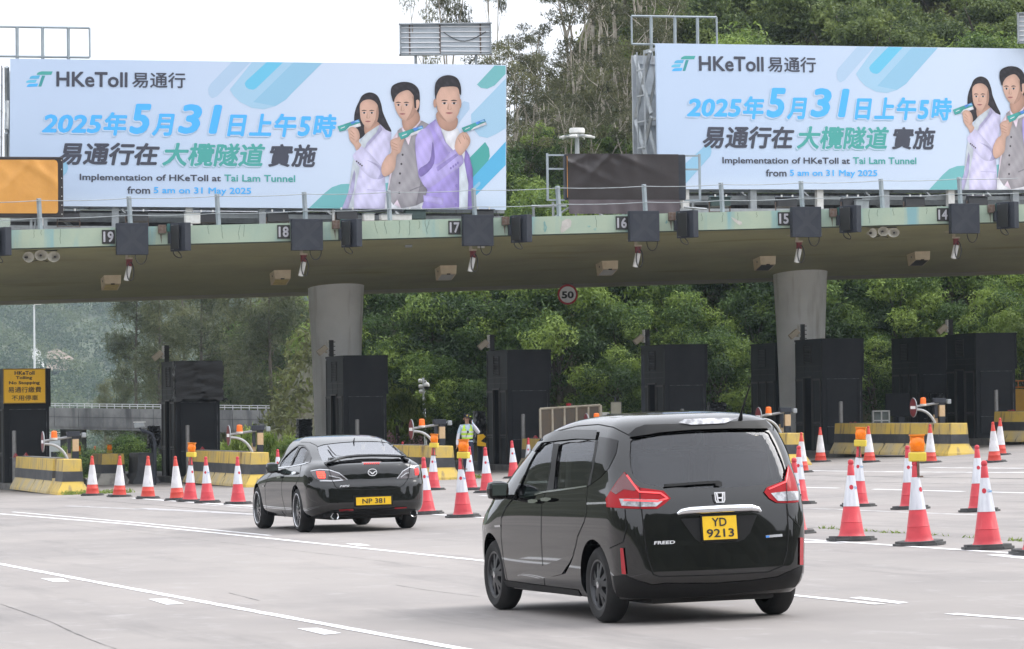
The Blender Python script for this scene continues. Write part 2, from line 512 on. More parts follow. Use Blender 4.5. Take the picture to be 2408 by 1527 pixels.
# ------------------------------------------------------------------ things hanging on the canopy
BLACKP = M('black_housing_paint', (.030, .034, .045), .6, col2=(.042, .046, .056), scale=2, spec=.25)
DOTS = M('unlit_dot_matrix', (.06, .062, .07), .5)
WHITEP = M('white_paint', (.7, .7, .68), .6, col2=(.6, .59, .56), scale=8)
STEEL = M('galvanised_steel', (.36, .39, .41), .5, metal=.35, col2=(.28, .30, .31), scale=5)
RUST = M('rusty_steel', (.10, .055, .035), .85, col2=(.18, .15, .13), scale=9)
CABLE = M('black_cable', (.02, .02, .02), .6)
def lab(loc_ab):                                          # helper point to root location
    return loc_ab
def make_signal():
    t = thing('lane_signal', 'x', 'lane signal', (0, 0, 0), TH, 'square lane signals along the canopy edge')
    s = .89
    part('housing', MB().bbox((0, .13, 0), (s, .26, s), .012), BLACKP, t)
    mb = MB(); n = 30
    for i in range(n):
        for j in range(n):
            x, z = (i + .5) / n * 2 - 1, (j + .5) / n * 2 - 1
            on = abs(abs(x) - abs(z)) < .2 and max(abs(x), abs(z)) < .8 or (z > -.1 and abs(x) < .12 and z < .8)
            if on:
                c = (x * s / 2, -.0025, z * s / 2); d = .0075
                mb.poly([(c[0] - d, c[1], c[2] - d), (c[0] + d, c[1], c[2] - d), (c[0] + d, c[1], c[2] + d), (c[0] - d, c[1], c[2] + d)])
    part('dot_matrix', mb, DOTS, t, fix=False)
    mb = MB()
    for k in range(9): mb.box((-s / 2 - .006, .1, -.38 + k * .095), (.012, .05, .03))
    for z in (-.2, -.32): mb.box((s / 2 + .008, .12, z), (.016, .03, .03))
    part('hinge', mb, CABLE, t)
    pts = [(x, .14, -s / 2 - .26 * math.sin(math.pi * k / 12) - .0) for k, x in enumerate([.03 + .33 * (1 - math.cos(math.pi * i / 12)) / 2 + .06 for i in range(13)])]
    part('cable', MB().tube(pts, .014, 6), CABLE, t)
    part('bracket', MB().box((0, .31, .1), (.3, .12, .5)), STEEL, t)
    return t
sig = make_signal()
lanes = [('19', 312, 562), ('18', 723.5, 552), ('17', 1125.5, 542), ('16', 1516.5, 532), ('15', 1898, 522), ('14', 2271, 514)]
for i, (nm, u, v) in enumerate(lanes):
    q = Wp(u, v, GB - .36)
    lb = f'square dark lane signal beside the lane number {nm} on the canopy edge'
    o = sig if i == 0 else dup(sig, q, TH)
    o.location = q; o['label'] = lb
sid = thing('turned_lane_signal', 'x', 'lane signal', (0, 0, 0), TH, 'turned lane signals along the canopy edge')
mb = MB(); rm = Matrix.Rotation(R(-64), 3, 'Z')
part('housing', mb.bbox((0, -.05, 0), (.72, .2, .79), .012, rm=rm), BLACKP, sid)
mb = MB()
for x in (-.33, -.27):
    for k in range(11): mb.box(rm @ Vector((x + .05, -.1 - .004, -.34 + k * .068)) + Vector((0, -.05, 0)), (.016, .008, .016), M4=rm)
part('rivet', mb, WHITEP, sid)
part('bracket', MB().box((-.2, .28, -.02), (.2, .16, .3)).box((-.13, .2, .0), (.08, .3, .1)), BLACKP, sid)
part('visor', MB().bbox((-.16, -.06, .0), (.03, .5, .68), .01, rm=Matrix.Rotation(R(14), 3, 'Z')), CABLE, sid)
part('cable', MB().tube([(-.08 + .2 * math.sin(k * .5) * .6, .02, -.38 - .2 * math.sin(math.pi * k / 10) + .0) for k in range(11)], .014, 6), CABLE, sid)
for i, (u, v, nm) in enumerate([(424, 558, '19'), (826, 549, '18'), (1225, 538.5, '17'), (1615.5, 528, '16'), (1998, 516, '15'), (2368, 507, '14'), (3, 569, None)]):
    o = sid if i == 0 else dup(sid, (0, 0, 0), TH)
    o.location = Wp(u, v, GB - .4)
    o['label'] = f'narrow dark signal turned sideways, right of the square signal of lane {nm}' if nm else 'dark lane signal cut by the photo edge, below the orange board'
jb = thing('junction_box', 'x', 'box', (0, 0, 0), TH, 'cable boxes on the canopy edge')
part('box', MB().bbox((-.08, -.05, .06), (.22, .1, .24), .01), RUST, jb)
part('lid', MB().bbox((.16, -.04, .1), (.2, .09, .22), .01), M('teal_box_paint', (.03, .12, .11), .5), jb)
part('drip_stain', MB().poly([(-.13, -.003, -.08), (-.1, -.003, -.3), (-.085, -.003, -.36), (-.08, -.003, -.08)]), RUST, jb, fix=False)
for i, (u, v, nm) in enumerate([(658 * .588, 926 * .588, '19'), (1353 * .588, 908 * .588, '18'), (2031 * .588, 893 * .588, '17'), (2696 * .588, 875 * .588, '16'), (3340 * .588, 860 * .588, '15'), (3972 * .588, 844 * .588, '14')]):
    o = jb if i == 0 else dup(jb, (0, 0, 0), TH)
    o.location = Wp(u, v, GB - .002)
    o['label'] = f'small rusty cable box on the fascia beside the turned signal of lane {nm}'
# lane numbers
PLATE = M('black_plate', (.018, .018, .018), .55, col2=(.035, .033, .03), scale=6)
NUM = M('grey_numerals', (.50, .50, .54), .7, col2=(.40, .40, .43), scale=14)
for nm, rect in (('19', (240, 270, 541, 573.5)), ('18', (653, 681, 530.5, 560.5)), ('17', (1055, 1083, 521, 550)), ('16', (1448, 1477, 510.5, 538.5)), ('15', (1830, 1857, 501, 528.5)), ('14', (2204, 2230.5, 491, 519))):
    u0, u1, v0, v1 = rect
    o_ = Wp((u0 + u1) / 2, (v0 + v1) / 2, GB - .03)
    t = thing('lane_number', f'black lane number plate reading {nm} on the green canopy edge', 'lane number', o_, TH, 'lane number plates on the canopy edge')
    wd, ht = .36, .39
    part('plate', MB().bbox((0, .012, 0), (wd, .03, ht), .004), PLATE, t)
    mb = MB()
    text_into(mb, nm, (-.145, .145, -.15, .15), lambda x, y, z: (x, -.006 - z, y), bold=.03)
    part('numerals', mb, NUM, t, fix=False)
# hanging cameras
CREAM = M('cream_paint', (.50, .44, .34), .65, col2=(.40, .34, .26), scale=6)
REDC = M('dark_red_plastic', (.16, .02, .025), .45)
camr = thing('hanging_camera', 'x', 'camera', (0, 0, 0), TH, 'cameras hanging under the canopy')
part('mount', MB().box((-.16, .05, .22), (.26, .2, .02)).tube([(-.04, 0, .22), (-.04, 0, .0)], .045, 10), CREAM, camr)
part('collar', MB().lathe([(.07, .06), (.105, .055), (.105, .0), (.085, -.005), (.085, -.17), (.0, -.18)], 16, c=(.02, -.02, 0)), REDC, camr)
part('ring', MB().lathe([(.0, .075), (.115, .07), (.115, .02), (.1, .015)], 16, c=(.02, -.02, 0)), CREAM, camr)
rm = Matrix.Rotation(R(14), 3, 'Y')
part('housing', MB().bbox((-.03, -.04, -.38), (.13, .15, .42), .02, rm=rm), WHITEP, camr)
part('cable', MB().tube([(.03 + .1 * math.cos(t), -.15, -.33 + .26 * math.sin(t)) for t in [R(100) - i * R(26) for i in range(14)]], .016, 6), CABLE, camr)
for i, (u, v, nm) in enumerate([(302, 606, '19'), (712, 596, '18'), (1110, 586, '17'), (1498, 576, '16'), (1877, 566, '15'), (2246, 557, '14')]):
    o = camr if i == 0 else dup(camr, (0, 0, 0), TH)
    q = Wp(u, v + 6, GB + .5)
    o.location = q
    o['label'] = f'white camera with a red collar hanging under the signal of lane {nm}'
# soffit lights
CREAMB = M('beige_lamp_housing', (.74, .63, .46), .6, col2=(.64, .53, .38), scale=4)
LENS = M('yellowed_lens', (.66, .52, .16), .35, col2=(.5, .38, .12), scale=7)
LENSW = M('clear_lens', (.6, .6, .58), .25)
LENSD = M('dark_lens', (.06, .055, .05), .3)
def make_slight(lm):
    t = thing('canopy_light', 'x', 'light', (0, 0, 0), TH, 'box lights under the canopy')
    mb = MB().prism([(-.24, -.3, .05), (-.24, -.3, -.2), (-.24, .3, -.36), (-.24, .4, .02)], (.48, 0, 0))
    mb.v = [(x * (1 if z > -.1 else .93), y, z) for x, y, z in mb.v]
    part('housing', mb, CREAMB, t)
    part('lens', MB().poly([(-.19, -.26, -.222), (.19, -.26, -.222), (.19, .25, -.357), (-.19, .25, -.357)]), lm, t, fix=False)
    part('latch', MB().box((.0, -.295, -.205), (.1, .03, .03)).box((-.225, .0, -.12), (.03, .03, .05)), CABLE, t)
    return t
for i, (u, v, lm, lb) in enumerate([(260, 661, LENS, 'beige box light with a split yellow lens behind the camera of lane 19'), (658, 649, LENS, 'beige box light with a yellow lens beside the camera of lane 18'),
        (1047, 638, LENSW, 'beige box light with a clear lens beside the camera of lane 17'), (1426, 627, LENSW, 'beige box light with a clear lens above the 50 sign'),
        (1796, 616, LENSD, 'beige box light with a dark lens just above the farther round column'), (2158, 605, LENSD, 'beige box light with a dark lens between lanes 15 and 14')]):
    t = make_slight(lm); t['label'] = lb
    t.location = soffit(u, v - 9) - N1 * .1; t.scale = (1.08, 1.08, 1.08)
# loudspeakers
HORN = M('cream_horn_plastic', (.62, .60, .53), .5, col2=(.52, .5, .43), scale=6)
for (u, v, sc_, lb) in ((93, 606, 1, 'cluster of three cream horn loudspeakers under the canopy by the orange board'), (2068, 551, .92, 'cluster of three cream horn loudspeakers under the canopy near lane 15')):
    q = soffit(u, v - 14)
    t = thing('horn_loudspeaker', lb, 'loudspeaker', q - N1 * .25, TH, 'horn loudspeaker clusters')
    for k, (x, z, az) in enumerate(((-.40, -.17, -28), (.0, -.12, 0), (.40, -.16, 28))):
        prof = [(.02, .16), (.05, .12), (.07, .06), (.11, -.02), (.155, -.09), (.165, -.10), (.15, -.09), (.105, -.0), (.06, .07), (.0, .08)]
        rm = Matrix.Rotation(R(-az), 3, 'Z')
        m2 = MB().lathe(prof, 20, axis='Y')
        m2.v = [rm @ Vector((p[0] * 1.15 * sc_, p[1] * sc_, p[2] * .92 * sc_)) + Vector((x * sc_, 0, z * sc_)) for p in m2.v]
        h = part('horn', m2, HORN, t, fix=False)
        m3 = MB().lathe([(.0, -.03), (.03, -.03), (.035, .02), (.02, .08)], 12, axis='Y')
        m3.v = [rm @ Vector(p) + Vector((x * sc_, 0, z * sc_)) for p in m3.v]
        part('driver', m3, LENSD, h, fix=False)
    part('bracket', MB().box((-.22, .08, .02), (.5, .05, .03)).box((.22, .08, .02), (.5, .05, .03)).box((0, .08, .06), (.06, .06, .2)), BLACKP, t)
    part('cable', MB().tube([(-.15 + .1 * math.sin(k), .05, -.2 - .02 * k) for k in range(6)], .01, 5).tube([(.1 - .1 * math.sin(k), .05, -.2 - .02 * k) for k in range(6)], .01, 5), CABLE, t)
# speed sign
SRED = M('sign_red', (.46, .016, .028), .45)
SWHITE = M('sign_white', (.88, .87, .87), .55, col2=(.76, .75, .75), scale=5, amt=(.5, .7))
SBLACK = M('sign_black', (.012, .012, .014), .55)
q = Wp(1335, 693, 117.9)
t = thing('speed_limit_sign', 'round red-rimmed 50 speed sign hanging under the middle of the canopy', 'speed sign', q, 0)
t.rotation_euler = (0, 0, R(3))
part('rim', MB().lathe([(.0, .02), (.325, .02), (.325, 0), (.262, -.002)], 48, axis='Y'), SRED, t)
part('face', MB().lathe([(.262, -.003), (.0, -.003)], 48, axis='Y'), SWHITE, t, fix=False)
mb = MB(); text_into(mb, '50', (-.195, .195, -.125, .105), lambda x, y, z: (x, -.006 - z, y), bold=.04)
part('numerals', mb, SBLACK, t, fix=False)
part('hanger', MB().box((0, .03, .34), (.34, .03, .03)).box((-.12, .03, .38), (.02, .02, .12)).box((.12, .03, .38), (.02, .02, .12)), RUST, t)
# wire fence on the edge
t = thing('wire_fence', 'grey steel posts with two strands of wire along the top of the canopy', 'fence', (0, 0, 0), 0)
GP = M('grey_post_paint', (.32, .37, .40), .55, col2=(.26, .30, .33), scale=3)
tops = []
for u, v0, v1 in ((91, 467, 538), (303, 462, 530), (510, 457, 526), (715, 452, 520), (913, 448, 515), (1113, 443, 510), (1311, 438, 503), (1514, 434, 498), (1695, 430, 494), (1883, 426, 488), (2071, 421, 482), (2255, 417, 477)):
    q0 = Wp(u + 4, v1 + 4, GB + .17); q1 = Wp(u, v0, GB + .05)
    d = (q1 - q0); mid = (q0 + q1) / 2
    part('post', MB().tube([q0 - d * .08, q1], .068, 4, smooth=False), GP, t)
    tops.append((q0, q1))
e0 = (tops[0][0] - (tops[1][0] - tops[0][0]), tops[0][1] - (tops[1][1] - tops[0][1])); e1 = (tops[-1][0] * 2 - tops[-2][0], tops[-1][1] * 2 - tops[-2][1])
seq = [e0] + tops + [e1]
for k in (.38, .93):
    pts = []
    for i in range(len(seq) - 1):
        p0, p1 = seq[i][0].lerp(seq[i][1], k), seq[i + 1][0].lerp(seq[i + 1][1], k)
        for j in range(4):
            s = j / 4; pts.append(p0.lerp(p1, s) - N1 * .06 - Vector((0, 0, .03 * 4 * s * (1 - s))))
    part('wire', MB().tube(pts, .011, 5), STEEL, t)
# flood lamps lighting the boards
DGRN = M('dark_green_lamp_paint', (.02, .045, .04), .45)
DBLK = M('black_lamp_paint', (.018, .018, .02), .45)
def make_flood(mt):
    t = thing('floodlight', 'x', 'floodlight', (0, 0, 0), TH, 'floodlights along the foot of the billboards')
    part('housing', MB().prism([(-.3, -.16, -.1), (-.3, .14, -.14), (-.3, .2, .04), (-.3, .1, .17), (-.3, -.12, .14)], (.6, 0, 0)), mt, t)
    part('hood', MB().box((0, -.02, .178), (.66, .3, .02), M4=Matrix.Rotation(R(8), 3, 'X')), mt, t)
    for x in (-.17, .17): part('clip', MB().box((x, -.12, .2), (.04, .05, .07)), WHITEP, t)
    part('yoke', MB().box((-.32, 0, -.12), (.02, .06, .3)).box((.32, 0, -.12), (.02, .06, .3)).box((0, 0, -.27), (.66, .06, .02)), RUST, t)
    return t
fb, fg = make_flood(DBLK), make_flood(DGRN)
used = {}
for u, v, mt, lb in ((161, 511, 0, 'black floodlight half hidden behind the corner of the orange board'), (322, 512, 0, 'black floodlight above the signal of lane 19'), (485, 514, 0, 'black floodlight between lanes 19 and 18 beside a white cabinet'),
                 (652, 513, 0, 'black floodlight above the number 18 plate'), (814, 508, 0, 'black floodlight above the turned signal of lane 18'), (975, 507, 1, 'dark green floodlight below the grey waistcoat on the billboard'),
                 (1135, 507, 0, 'black floodlight above the signal of lane 17'), (1692, 477, 1, 'dark green floodlight between lanes 16 and 15'), (1848, 478, 0, 'black floodlight above the number 15 plate'),
                 (2002, 477.5, 0, 'black floodlight above the turned signal of lane 15'), (2149, 477, 0, 'black floodlight midway between lanes 15 and 14'), (2297, 475, 0, 'black floodlight above the signal of lane 14')):
    src = fg if mt else fb
    o = src if mt not in used else dup(src, (0, 0, 0), TH)
    used[mt] = 1
    o.location = Wp(u, v, GB + 1.0); o['label'] = lb
    a_ = ab(o.location)[0]
for k, (u, v, wd, ht, lb) in enumerate(((452, 514, .42, .3, 'small white cabinet on the canopy edge left of the number 18 plate'), (826 + 40, 512, .3, .2, 'small white cabinet on the canopy edge right of lane 18'), (990 - 60, 512, .9, .16, 'long cream cable box on the canopy below the grey waistcoat'), (2055 - 30, 484, .4, .3, 'grey steel cabinet on the canopy edge right of lane 15'))):
    t = thing('equipment_cabinet', lb, 'cabinet', Wp(u, v, GB + .8), TH)
    part('casing', MB().bbox((0, 0, 0), (wd, .3, ht), .012), WHITEP if k < 3 else STEEL, t)
    part('lid', MB().bbox((0, -.01, ht / 2 + .012), (wd + .03, .34, .02), .004), STEEL, t)
# ------------------------------------------------------------------ billboards
def print_mat():
    m = bpy.data.materials.new('printed_vinyl'); m.use_nodes = True
    t = m.node_tree; b = t.nodes['Principled BSDF']
    tc = t.nodes.new('ShaderNodeTexCoord')
    sp = t.nodes.new('ShaderNodeSeparateXYZ'); t.links.new(tc.outputs['Object'], sp.inputs[0])
    def mr(o, a, b_):
        r = t.nodes.new('ShaderNodeMapRange'); r.inputs['From Min'].default_value = a; r.inputs['From Max'].default_value = b_
        r.interpolation_type = 'SMOOTHSTEP'
        t.links.new(sp.outputs[o], r.inputs['Value']); return r.outputs[0]
    x = t.nodes.new('ShaderNodeMixRGB'); x.inputs[1].default_value = (.50, .61, .78, 1); x.inputs[2].default_value = (.60, .69, .83, 1)
    t.links.new(mr(0, 2, 12), x.inputs[0])
    y = t.nodes.new('ShaderNodeMixRGB'); y.inputs[2].default_value = (.56, .66, .80, 1)
    t.links.new(mr(2, .5, 0), y.inputs[0]); t.links.new(x.outputs[0], y.inputs[1])
    t.links.new(y.outputs[0], b.inputs['Base Color']); b.inputs['Roughness'].default_value = .55
    return m
VINYL = print_mat()
BW, BH = 14.3, 4.22
def art(X, Y):                                            # artwork coordinates taken off the print
    fx = (X - 37) / 1983
    top, bot = 231 + 28 * fx, 823 + 17 * fx
    return fx * BW, (bot - Y) / (bot - top) * BH
def a1(x, y): return art(x / 1.6964, y / 1.6964)
def a2(x, y): return art(1000 + x / 1.6964, y / 1.6964)
def ink(name, c, **k): return M(name, c, .55, **k)
I = dict(blue=ink('ink_sky_blue', (.075, .45, .90)), dark=ink('ink_charcoal', (.055, .06, .085)), teal=ink('ink_teal', (.07, .37, .34)), teal2=ink('ink_deep_teal', (.05, .30, .31)),
         b1=ink('ink_pale_blue', (.36, .57, .74)), b2=ink('ink_light_blue', (.28, .52, .70)), b3=ink('ink_aqua', (.14, .52, .74)), b4=ink('ink_mid_blue', (.10, .44, .70)), pale=ink('ink_very_pale_blue', (.42, .57, .74)), lt=ink('ink_light_teal', (.17, .46, .48)),
         skin=ink('ink_skin', (.62, .39, .30)), skin2=ink('ink_skin_shade', (.46, .27, .20)), lip=ink('ink_lip', (.42, .15, .14)), hair=ink('ink_hair', (.016, .013, .017)), hair2=ink('ink_hair_sheen', (.06, .05, .06)),
         lav=ink('ink_lavender', (.62, .59, .80)), lav2=ink('ink_lavender_shade', (.47, .44, .66)), pur=ink('ink_purple', (.36, .29, .64)), pur2=ink('ink_purple_shade', (.24, .18, .47)), pur3=ink('ink_purple_light', (.46, .39, .73)),
         white=ink('ink_white', (.72, .72, .76)), paper=ink('ink_paper', (.54, .64, .80)), tee=ink('ink_tee_shade', (.58, .63, .68)), ves=ink('ink_waistcoat', (.33, .31, .33)), ves2=ink('ink_waistcoat_shade', (.24, .22, .25)), pink=ink('ink_pale_pink', (.72, .60, .68)),
         cblue=ink('ink_card_blue', (.08, .26, .70)), cteal=ink('ink_card_teal', (.06, .36, .33)))
def smooth_loop(pts, n=4):
    out = []; N = len(pts)
    for i in range(N):
        p0, p1, p2, p3 = (Vector((*pts[(i + j - 1) % N], 0)) for j in range(4))
        for k in range(n):
            t = k / n
            q = .5 * ((2 * p1) + (-p0 + p2) * t + (2 * p0 - 5 * p1 + 4 * p2 - p3) * t * t + (-p0 + 3 * p1 - 3 * p2 + p3) * t ** 3)
            out.append((q.x, q.y))
    return out
def tess(pts):
    from mathutils.geometry import tessellate_polygon
    return tessellate_polygon([[Vector((x, y, 0)) for x, y in pts]])
def clipx(pts):
    return [(min(max(x, .0), BW), min(max(y, .0), BH)) for x, y in pts]
PHOTO = M('printed_photograph', (.5, .5, .5), .55)
_a = PHOTO.node_tree.nodes.new('ShaderNodeAttribute'); _a.attribute_name = 'print'
PHOTO.node_tree.links.new(_a.outputs['Color'], PHOTO.node_tree.nodes['Principled BSDF'].inputs['Base Color'])
class Layer:
    """flat printed shapes, each a little above the last"""
    def __init__(s, z=0, ph=False): s.mb = MB(); s.mats = []; s.z = z; s.ph = ph; s.pc = {}
    def photo(s, fn, pts, mat, smooth):
        if smooth: pts = smooth_loop(pts)
        base = mat.node_tree.nodes['Principled BSDF'].inputs['Base Color'].default_value
        bm = bmesh.new(); bm.faces.new([bm.verts.new((x, y, 0)) for x, y in pts])
        xs = [p[0] for p in pts]; ys = [p[1] for p in pts]
        for ax, lo, hi in ((0, min(xs), max(xs)), (1, min(ys), max(ys))):
            for k in range(1, int((hi - lo) / 16) + 1):
                c = [0, 0, 0]; c[ax] = lo + 16 * k - 8; no = [0, 0, 0]; no[ax] = 1
                bmesh.ops.bisect_plane(bm, geom=bm.verts[:] + bm.edges[:] + bm.faces[:], plane_co=c, plane_no=no)
        bmesh.ops.triangulate(bm, faces=bm.faces[:])
        n = len(pts); Rr = min(60, .38 * min(max(xs) - min(xs), max(ys) - min(ys)))
        def dist(x, y):
            b = 1e9
            for i in range(n):
                (x0, y0), (x1, y1) = pts[i], pts[(i + 1) % n]; dx, dy = x1 - x0, y1 - y0
                t = max(0, min(1, ((x - x0) * dx + (y - y0) * dy) / (dx * dx + dy * dy + 1e-9)))
                b = min(b, math.hypot(x - x0 - t * dx, y - y0 - t * dy))
            return b
        bm.verts.index_update(); o = len(s.mb.v); y_ = -(.003 + .0003 * s.z)
        mx = (min(xs) + max(xs)) / 2; wx = max(xs) - min(xs)
        for v in bm.verts:
            x, y = v.co.x, v.co.y
            k = min(1, dist(x, y) / Rr); k = k * (2 - k)
            fold = .10 * math.sin(x * .055 + y * .031 + 1.3 * math.sin(y * .02)) + .06 * math.sin(x * .13 - y * .07)
            if base[0] < .05: fold = 1.6 * max(0, math.sin(x * .5 + 3 * math.sin(y * .09)) * math.sin(y * .05 + x * .02))
            sh = .80 + .25 * k - .16 * (x - mx) / wx + fold * (1 if base[2] > base[0] * .6 else .4)
            a, b = fn(x, y); a, b = clipx([(a, b)])[0]
            s.mb.v.append((a, y_, b)); s.pc[len(s.mb.v) - 1] = [min(.95, base[i] * sh) for i in range(3)]
        if PHOTO not in s.mats: s.mats.append(PHOTO)
        for f in bm.faces: s.mb.f.append([o + v.index for v in f.verts]); s.mb.m.append(s.mats.index(PHOTO)); s.mb.sm.append(False)
        bm.free()
    def shp(s, fn, pts, mat, smooth=True, lift=None):
        if s.ph and max(p[0] for p in pts) - min(p[0] for p in pts) > 40 and max(p[1] for p in pts) - min(p[1] for p in pts) > 30:
            s.z += 1
            return s.photo(fn, pts, mat, smooth)
        if mat not in s.mats: s.mats.append(mat)
        s.z += 1
        pp = [fn(*p) for p in pts]
        if smooth: pp = smooth_loop(pp)
        pp = clipx(pp)
        y = -(.003 + .0003 * s.z) if lift is None else -lift
        s.mb.add([(x, y, z) for x, z in pp], tess(pp), s.mats.index(mat))
    def build(s, name, root):
        o = part(name, s.mb, s.mats, root, fix=False)
        bm = bmesh.new(); bm.from_mesh(o.data)
        for f in bm.faces:
            if f.normal.y > 0: f.normal_flip()
        bm.to_mesh(o.data); bm.free()
        if s.pc:
            at = o.data.attributes.new('print', 'FLOAT_COLOR', 'POINT')
            for i, c in s.pc.items(): at.data[i].color = (*c, 1)
        return o
def ell(cx, cy, rx, ry, rot=0, n=10):
    return [(cx + rx * math.cos(t) * math.cos(rot) - ry * math.sin(t) * math.sin(rot), cy + rx * math.cos(t) * math.sin(rot) + ry * math.sin(t) * math.cos(rot)) for t in [2 * math.pi * i / n for i in range(n)]]

def make_board():
    t = thing('billboard', 'x', 'billboard', (0, 0, 0), 0, 'toll opening billboards')
    part('panel', MB().box((BW / 2, .06, BH / 2), (BW, .12, BH)), VINYL, t)
    g = Layer()
    g.shp(a1, [(1555, 415), (1680, 418), (1560, 540), (1455, 650), (1420, 665), (1398, 640), (1393, 600), (1410, 565)], I['pale'], False)
    g.shp(a1, [(1690, 418), (2166, 425), (1960, 632), (1920, 675), (1850, 718), (1770, 740), (1690, 730), (1610, 690), (1565, 645), (1540, 605)], I['b1'], False)
    g.shp(a1, [(1970, 421), (2166, 425), (1960, 632), (1920, 675), (1850, 718), (1700, 690)], I['b2'], False)
    g.shp(a1, [(1790, 418), (1900, 420), (1720, 595), (1700, 606), (1670, 602), (1650, 588), (1641, 565), (1652, 545)], I['b3'], False)
    g.shp(a2, [(1650, 443), (1725, 445), (1725, 500), (1650, 578), (1600, 601), (1555, 595), (1528, 572)], I['lt'], False)
    g.shp(a2, [(1727, 530), (1727, 870), (1660, 910), (1600, 936), (1545, 925), (1510, 880), (1490, 830), (1488, 775)], I['b1'], False)
    g.shp(a2, [(1370, 800), (1400, 720), (1440, 685), (1475, 695), (1478, 740), (1400, 840)], I['pale'], False)
    g.shp(a2, [(1585, 963), (1612, 1005), (1618, 1060), (1600, 1110), (1500, 1215), (1450, 1180), (1480, 1070)], I['teal'], False)
    g.shp(a2, [(1727, 960), (1727, 1120), (1520, 1330), (1490, 1330), (1490, 1215)], I['b4'], False)
    g.shp(a2, [(1500, 1275), (1545, 1232), (1555, 1240), (1550, 1255), (1515, 1290)], I['b2'], False)
    g.shp(a2, [(383, 1416), (490, 1310), (540, 1270), (600, 1250), (650, 1247), (740, 1265), (960, 1235), (1000, 1417)], I['lt'], False)
    g.shp(art, [(85, 790), (150, 722), (250, 640), (264, 650), (268, 672), (262, 690), (180, 775), (150, 805), (85, 822)], I['b2'], False)
    g.build('printed_pattern', t)
    # lettering
    def txt(nm, body, rc, fn, mat, bold=.03, shear=0, edge=None):
        (x0, y1), (x1, y0) = fn(rc[0], rc[2]), fn(rc[1], rc[3])
        mb = MB()
        text_into(mb, body, (x0, x1, y0, y1), lambda x, y, z: (x, -.0125 - z, y), bold, shear)
        o = part(nm, mb, mat, t, fix=False)
        if edge:
            mb = MB()
            d = .035
            text_into(mb, body, (x0 - d - .012, x1 - d + .012, y0 - d - .012, y1 - d + .012), lambda x, y, z: (x, -.0085 - z * .5, y), bold + .008, shear)
            part(nm, mb, I['b2'] if edge == 'b' else I['lt'], t, fix=False)
            mb = MB()
            text_into(mb, body, (x0 - d, x1 - d, y0 - d, y1 - d), lambda x, y, z: (x, -.0105 - z * .5, y), bold, shear)
            part(nm, mb, I['paper'], t, fix=False)
    txt('wordmark', 'HKeToll', (372, 850, 480, 590), a1, I['dark'], .022)
    txt('wordmark', '易通行', (880, 1240, 484, 596), a1, I['dark'], .015)
    for body, rc, fn in (('2025', (275, 682, 772, 903), a1), ('年', (688, 850, 757, 920), a1), ('5', (862, 1012, 700, 910), a1), ('月', (1015, 1170, 768, 922), a1), ('31', (1190, 1490, 703, 910), a1),
                         ('日', (1522, 1658, 775, 925), a1), ('上', (1670, 1824, 768, 922), a1), ('午', (145, 298, 768, 930), a2), ('5', (303, 396, 787, 925), a2), ('時', (408, 570, 772, 933), a2)):
        txt('date_lettering', body, rc, fn, I['blue'], .035, .17, 'b')
    txt('headline_lettering', '易通行在', (388, 1070, 962, 1124), a1, I['dark'], .03, .17)
    txt('headline_lettering', '大欖隧道', (1085, 1782, 966, 1132), a1, I['teal'], .028, .17, 't')
    txt('headline_lettering', '實施', (105, 440, 975, 1135), a2, I['dark'], .028, .17)
    txt('caption_lettering', 'Implementation of HKeToll at', (532, 1483, 1178, 1244), a1, I['dark'], .02)
    txt('caption_lettering', 'Tai Lam Tunnel', (1505, 1986, 1184, 1236), a1, I['teal'], .02)
    txt('caption_lettering', 'from', (852, 1006, 1265, 1316), a1, I['dark'], .02)
    txt('caption_lettering', '5 am on 31 May 2025', (1030, 1688, 1268, 1330), a1, I['blue'], .02)
    # emblem
    g = Layer()
    for pts, m_ in (([(262, 482), (275, 479), (348, 480), (338, 503), (240, 503), (245, 490)], I['teal']), ([(276, 508), (298, 508), (272, 583), (252, 583)], I['teal2']),
                    ([(212, 509), (264, 507), (254, 530), (191, 530), (197, 516)], I['b4']), ([(190, 538), (243, 536), (233, 557), (168, 557), (174, 545)], I['b3']), ([(194, 564), (252, 562), (243, 583), (173, 585), (180, 572)], I['blue'])):
        g.shp(a1, pts, m_, False)
    g.build('emblem', t)
    # three printed people
    def card(g, pts):
        (ax, ay), (bx, by), (cx_, cy_), (dx, dy) = pts
        g.shp(a2, pts, I['white'], False)
        g.shp(a2, [pts[0], pts[1], (bx + (cx_ - bx) * .55, by + (cy_ - by) * .55), ((ax + bx) / 2 + 8, (ay + by) / 2 + 25), (dx + (cx_ - dx) * .28, dy + (cy_ - dy) * .28), pts[3]], I['cteal'], False)
        k = lambda s, r: (ax + (bx - ax) * s + (dx - ax) * r, ay + (by - ay) * s + (dy - ay) * r)
        g.shp(a2, [k(.6, .0), k(.97, .0), k(1, .5), k(.8, .35), k(.62, .5)], I['cblue'], False)
        g.shp(a2, [k(.76, .15), k(.93, .1), k(.98, .45), k(.84, .3)], I['b2'], False)
        g.shp(a2, [k(.1, .45), k(.3, .4), k(.3, .52), k(.1, .57)], I['white'], False)
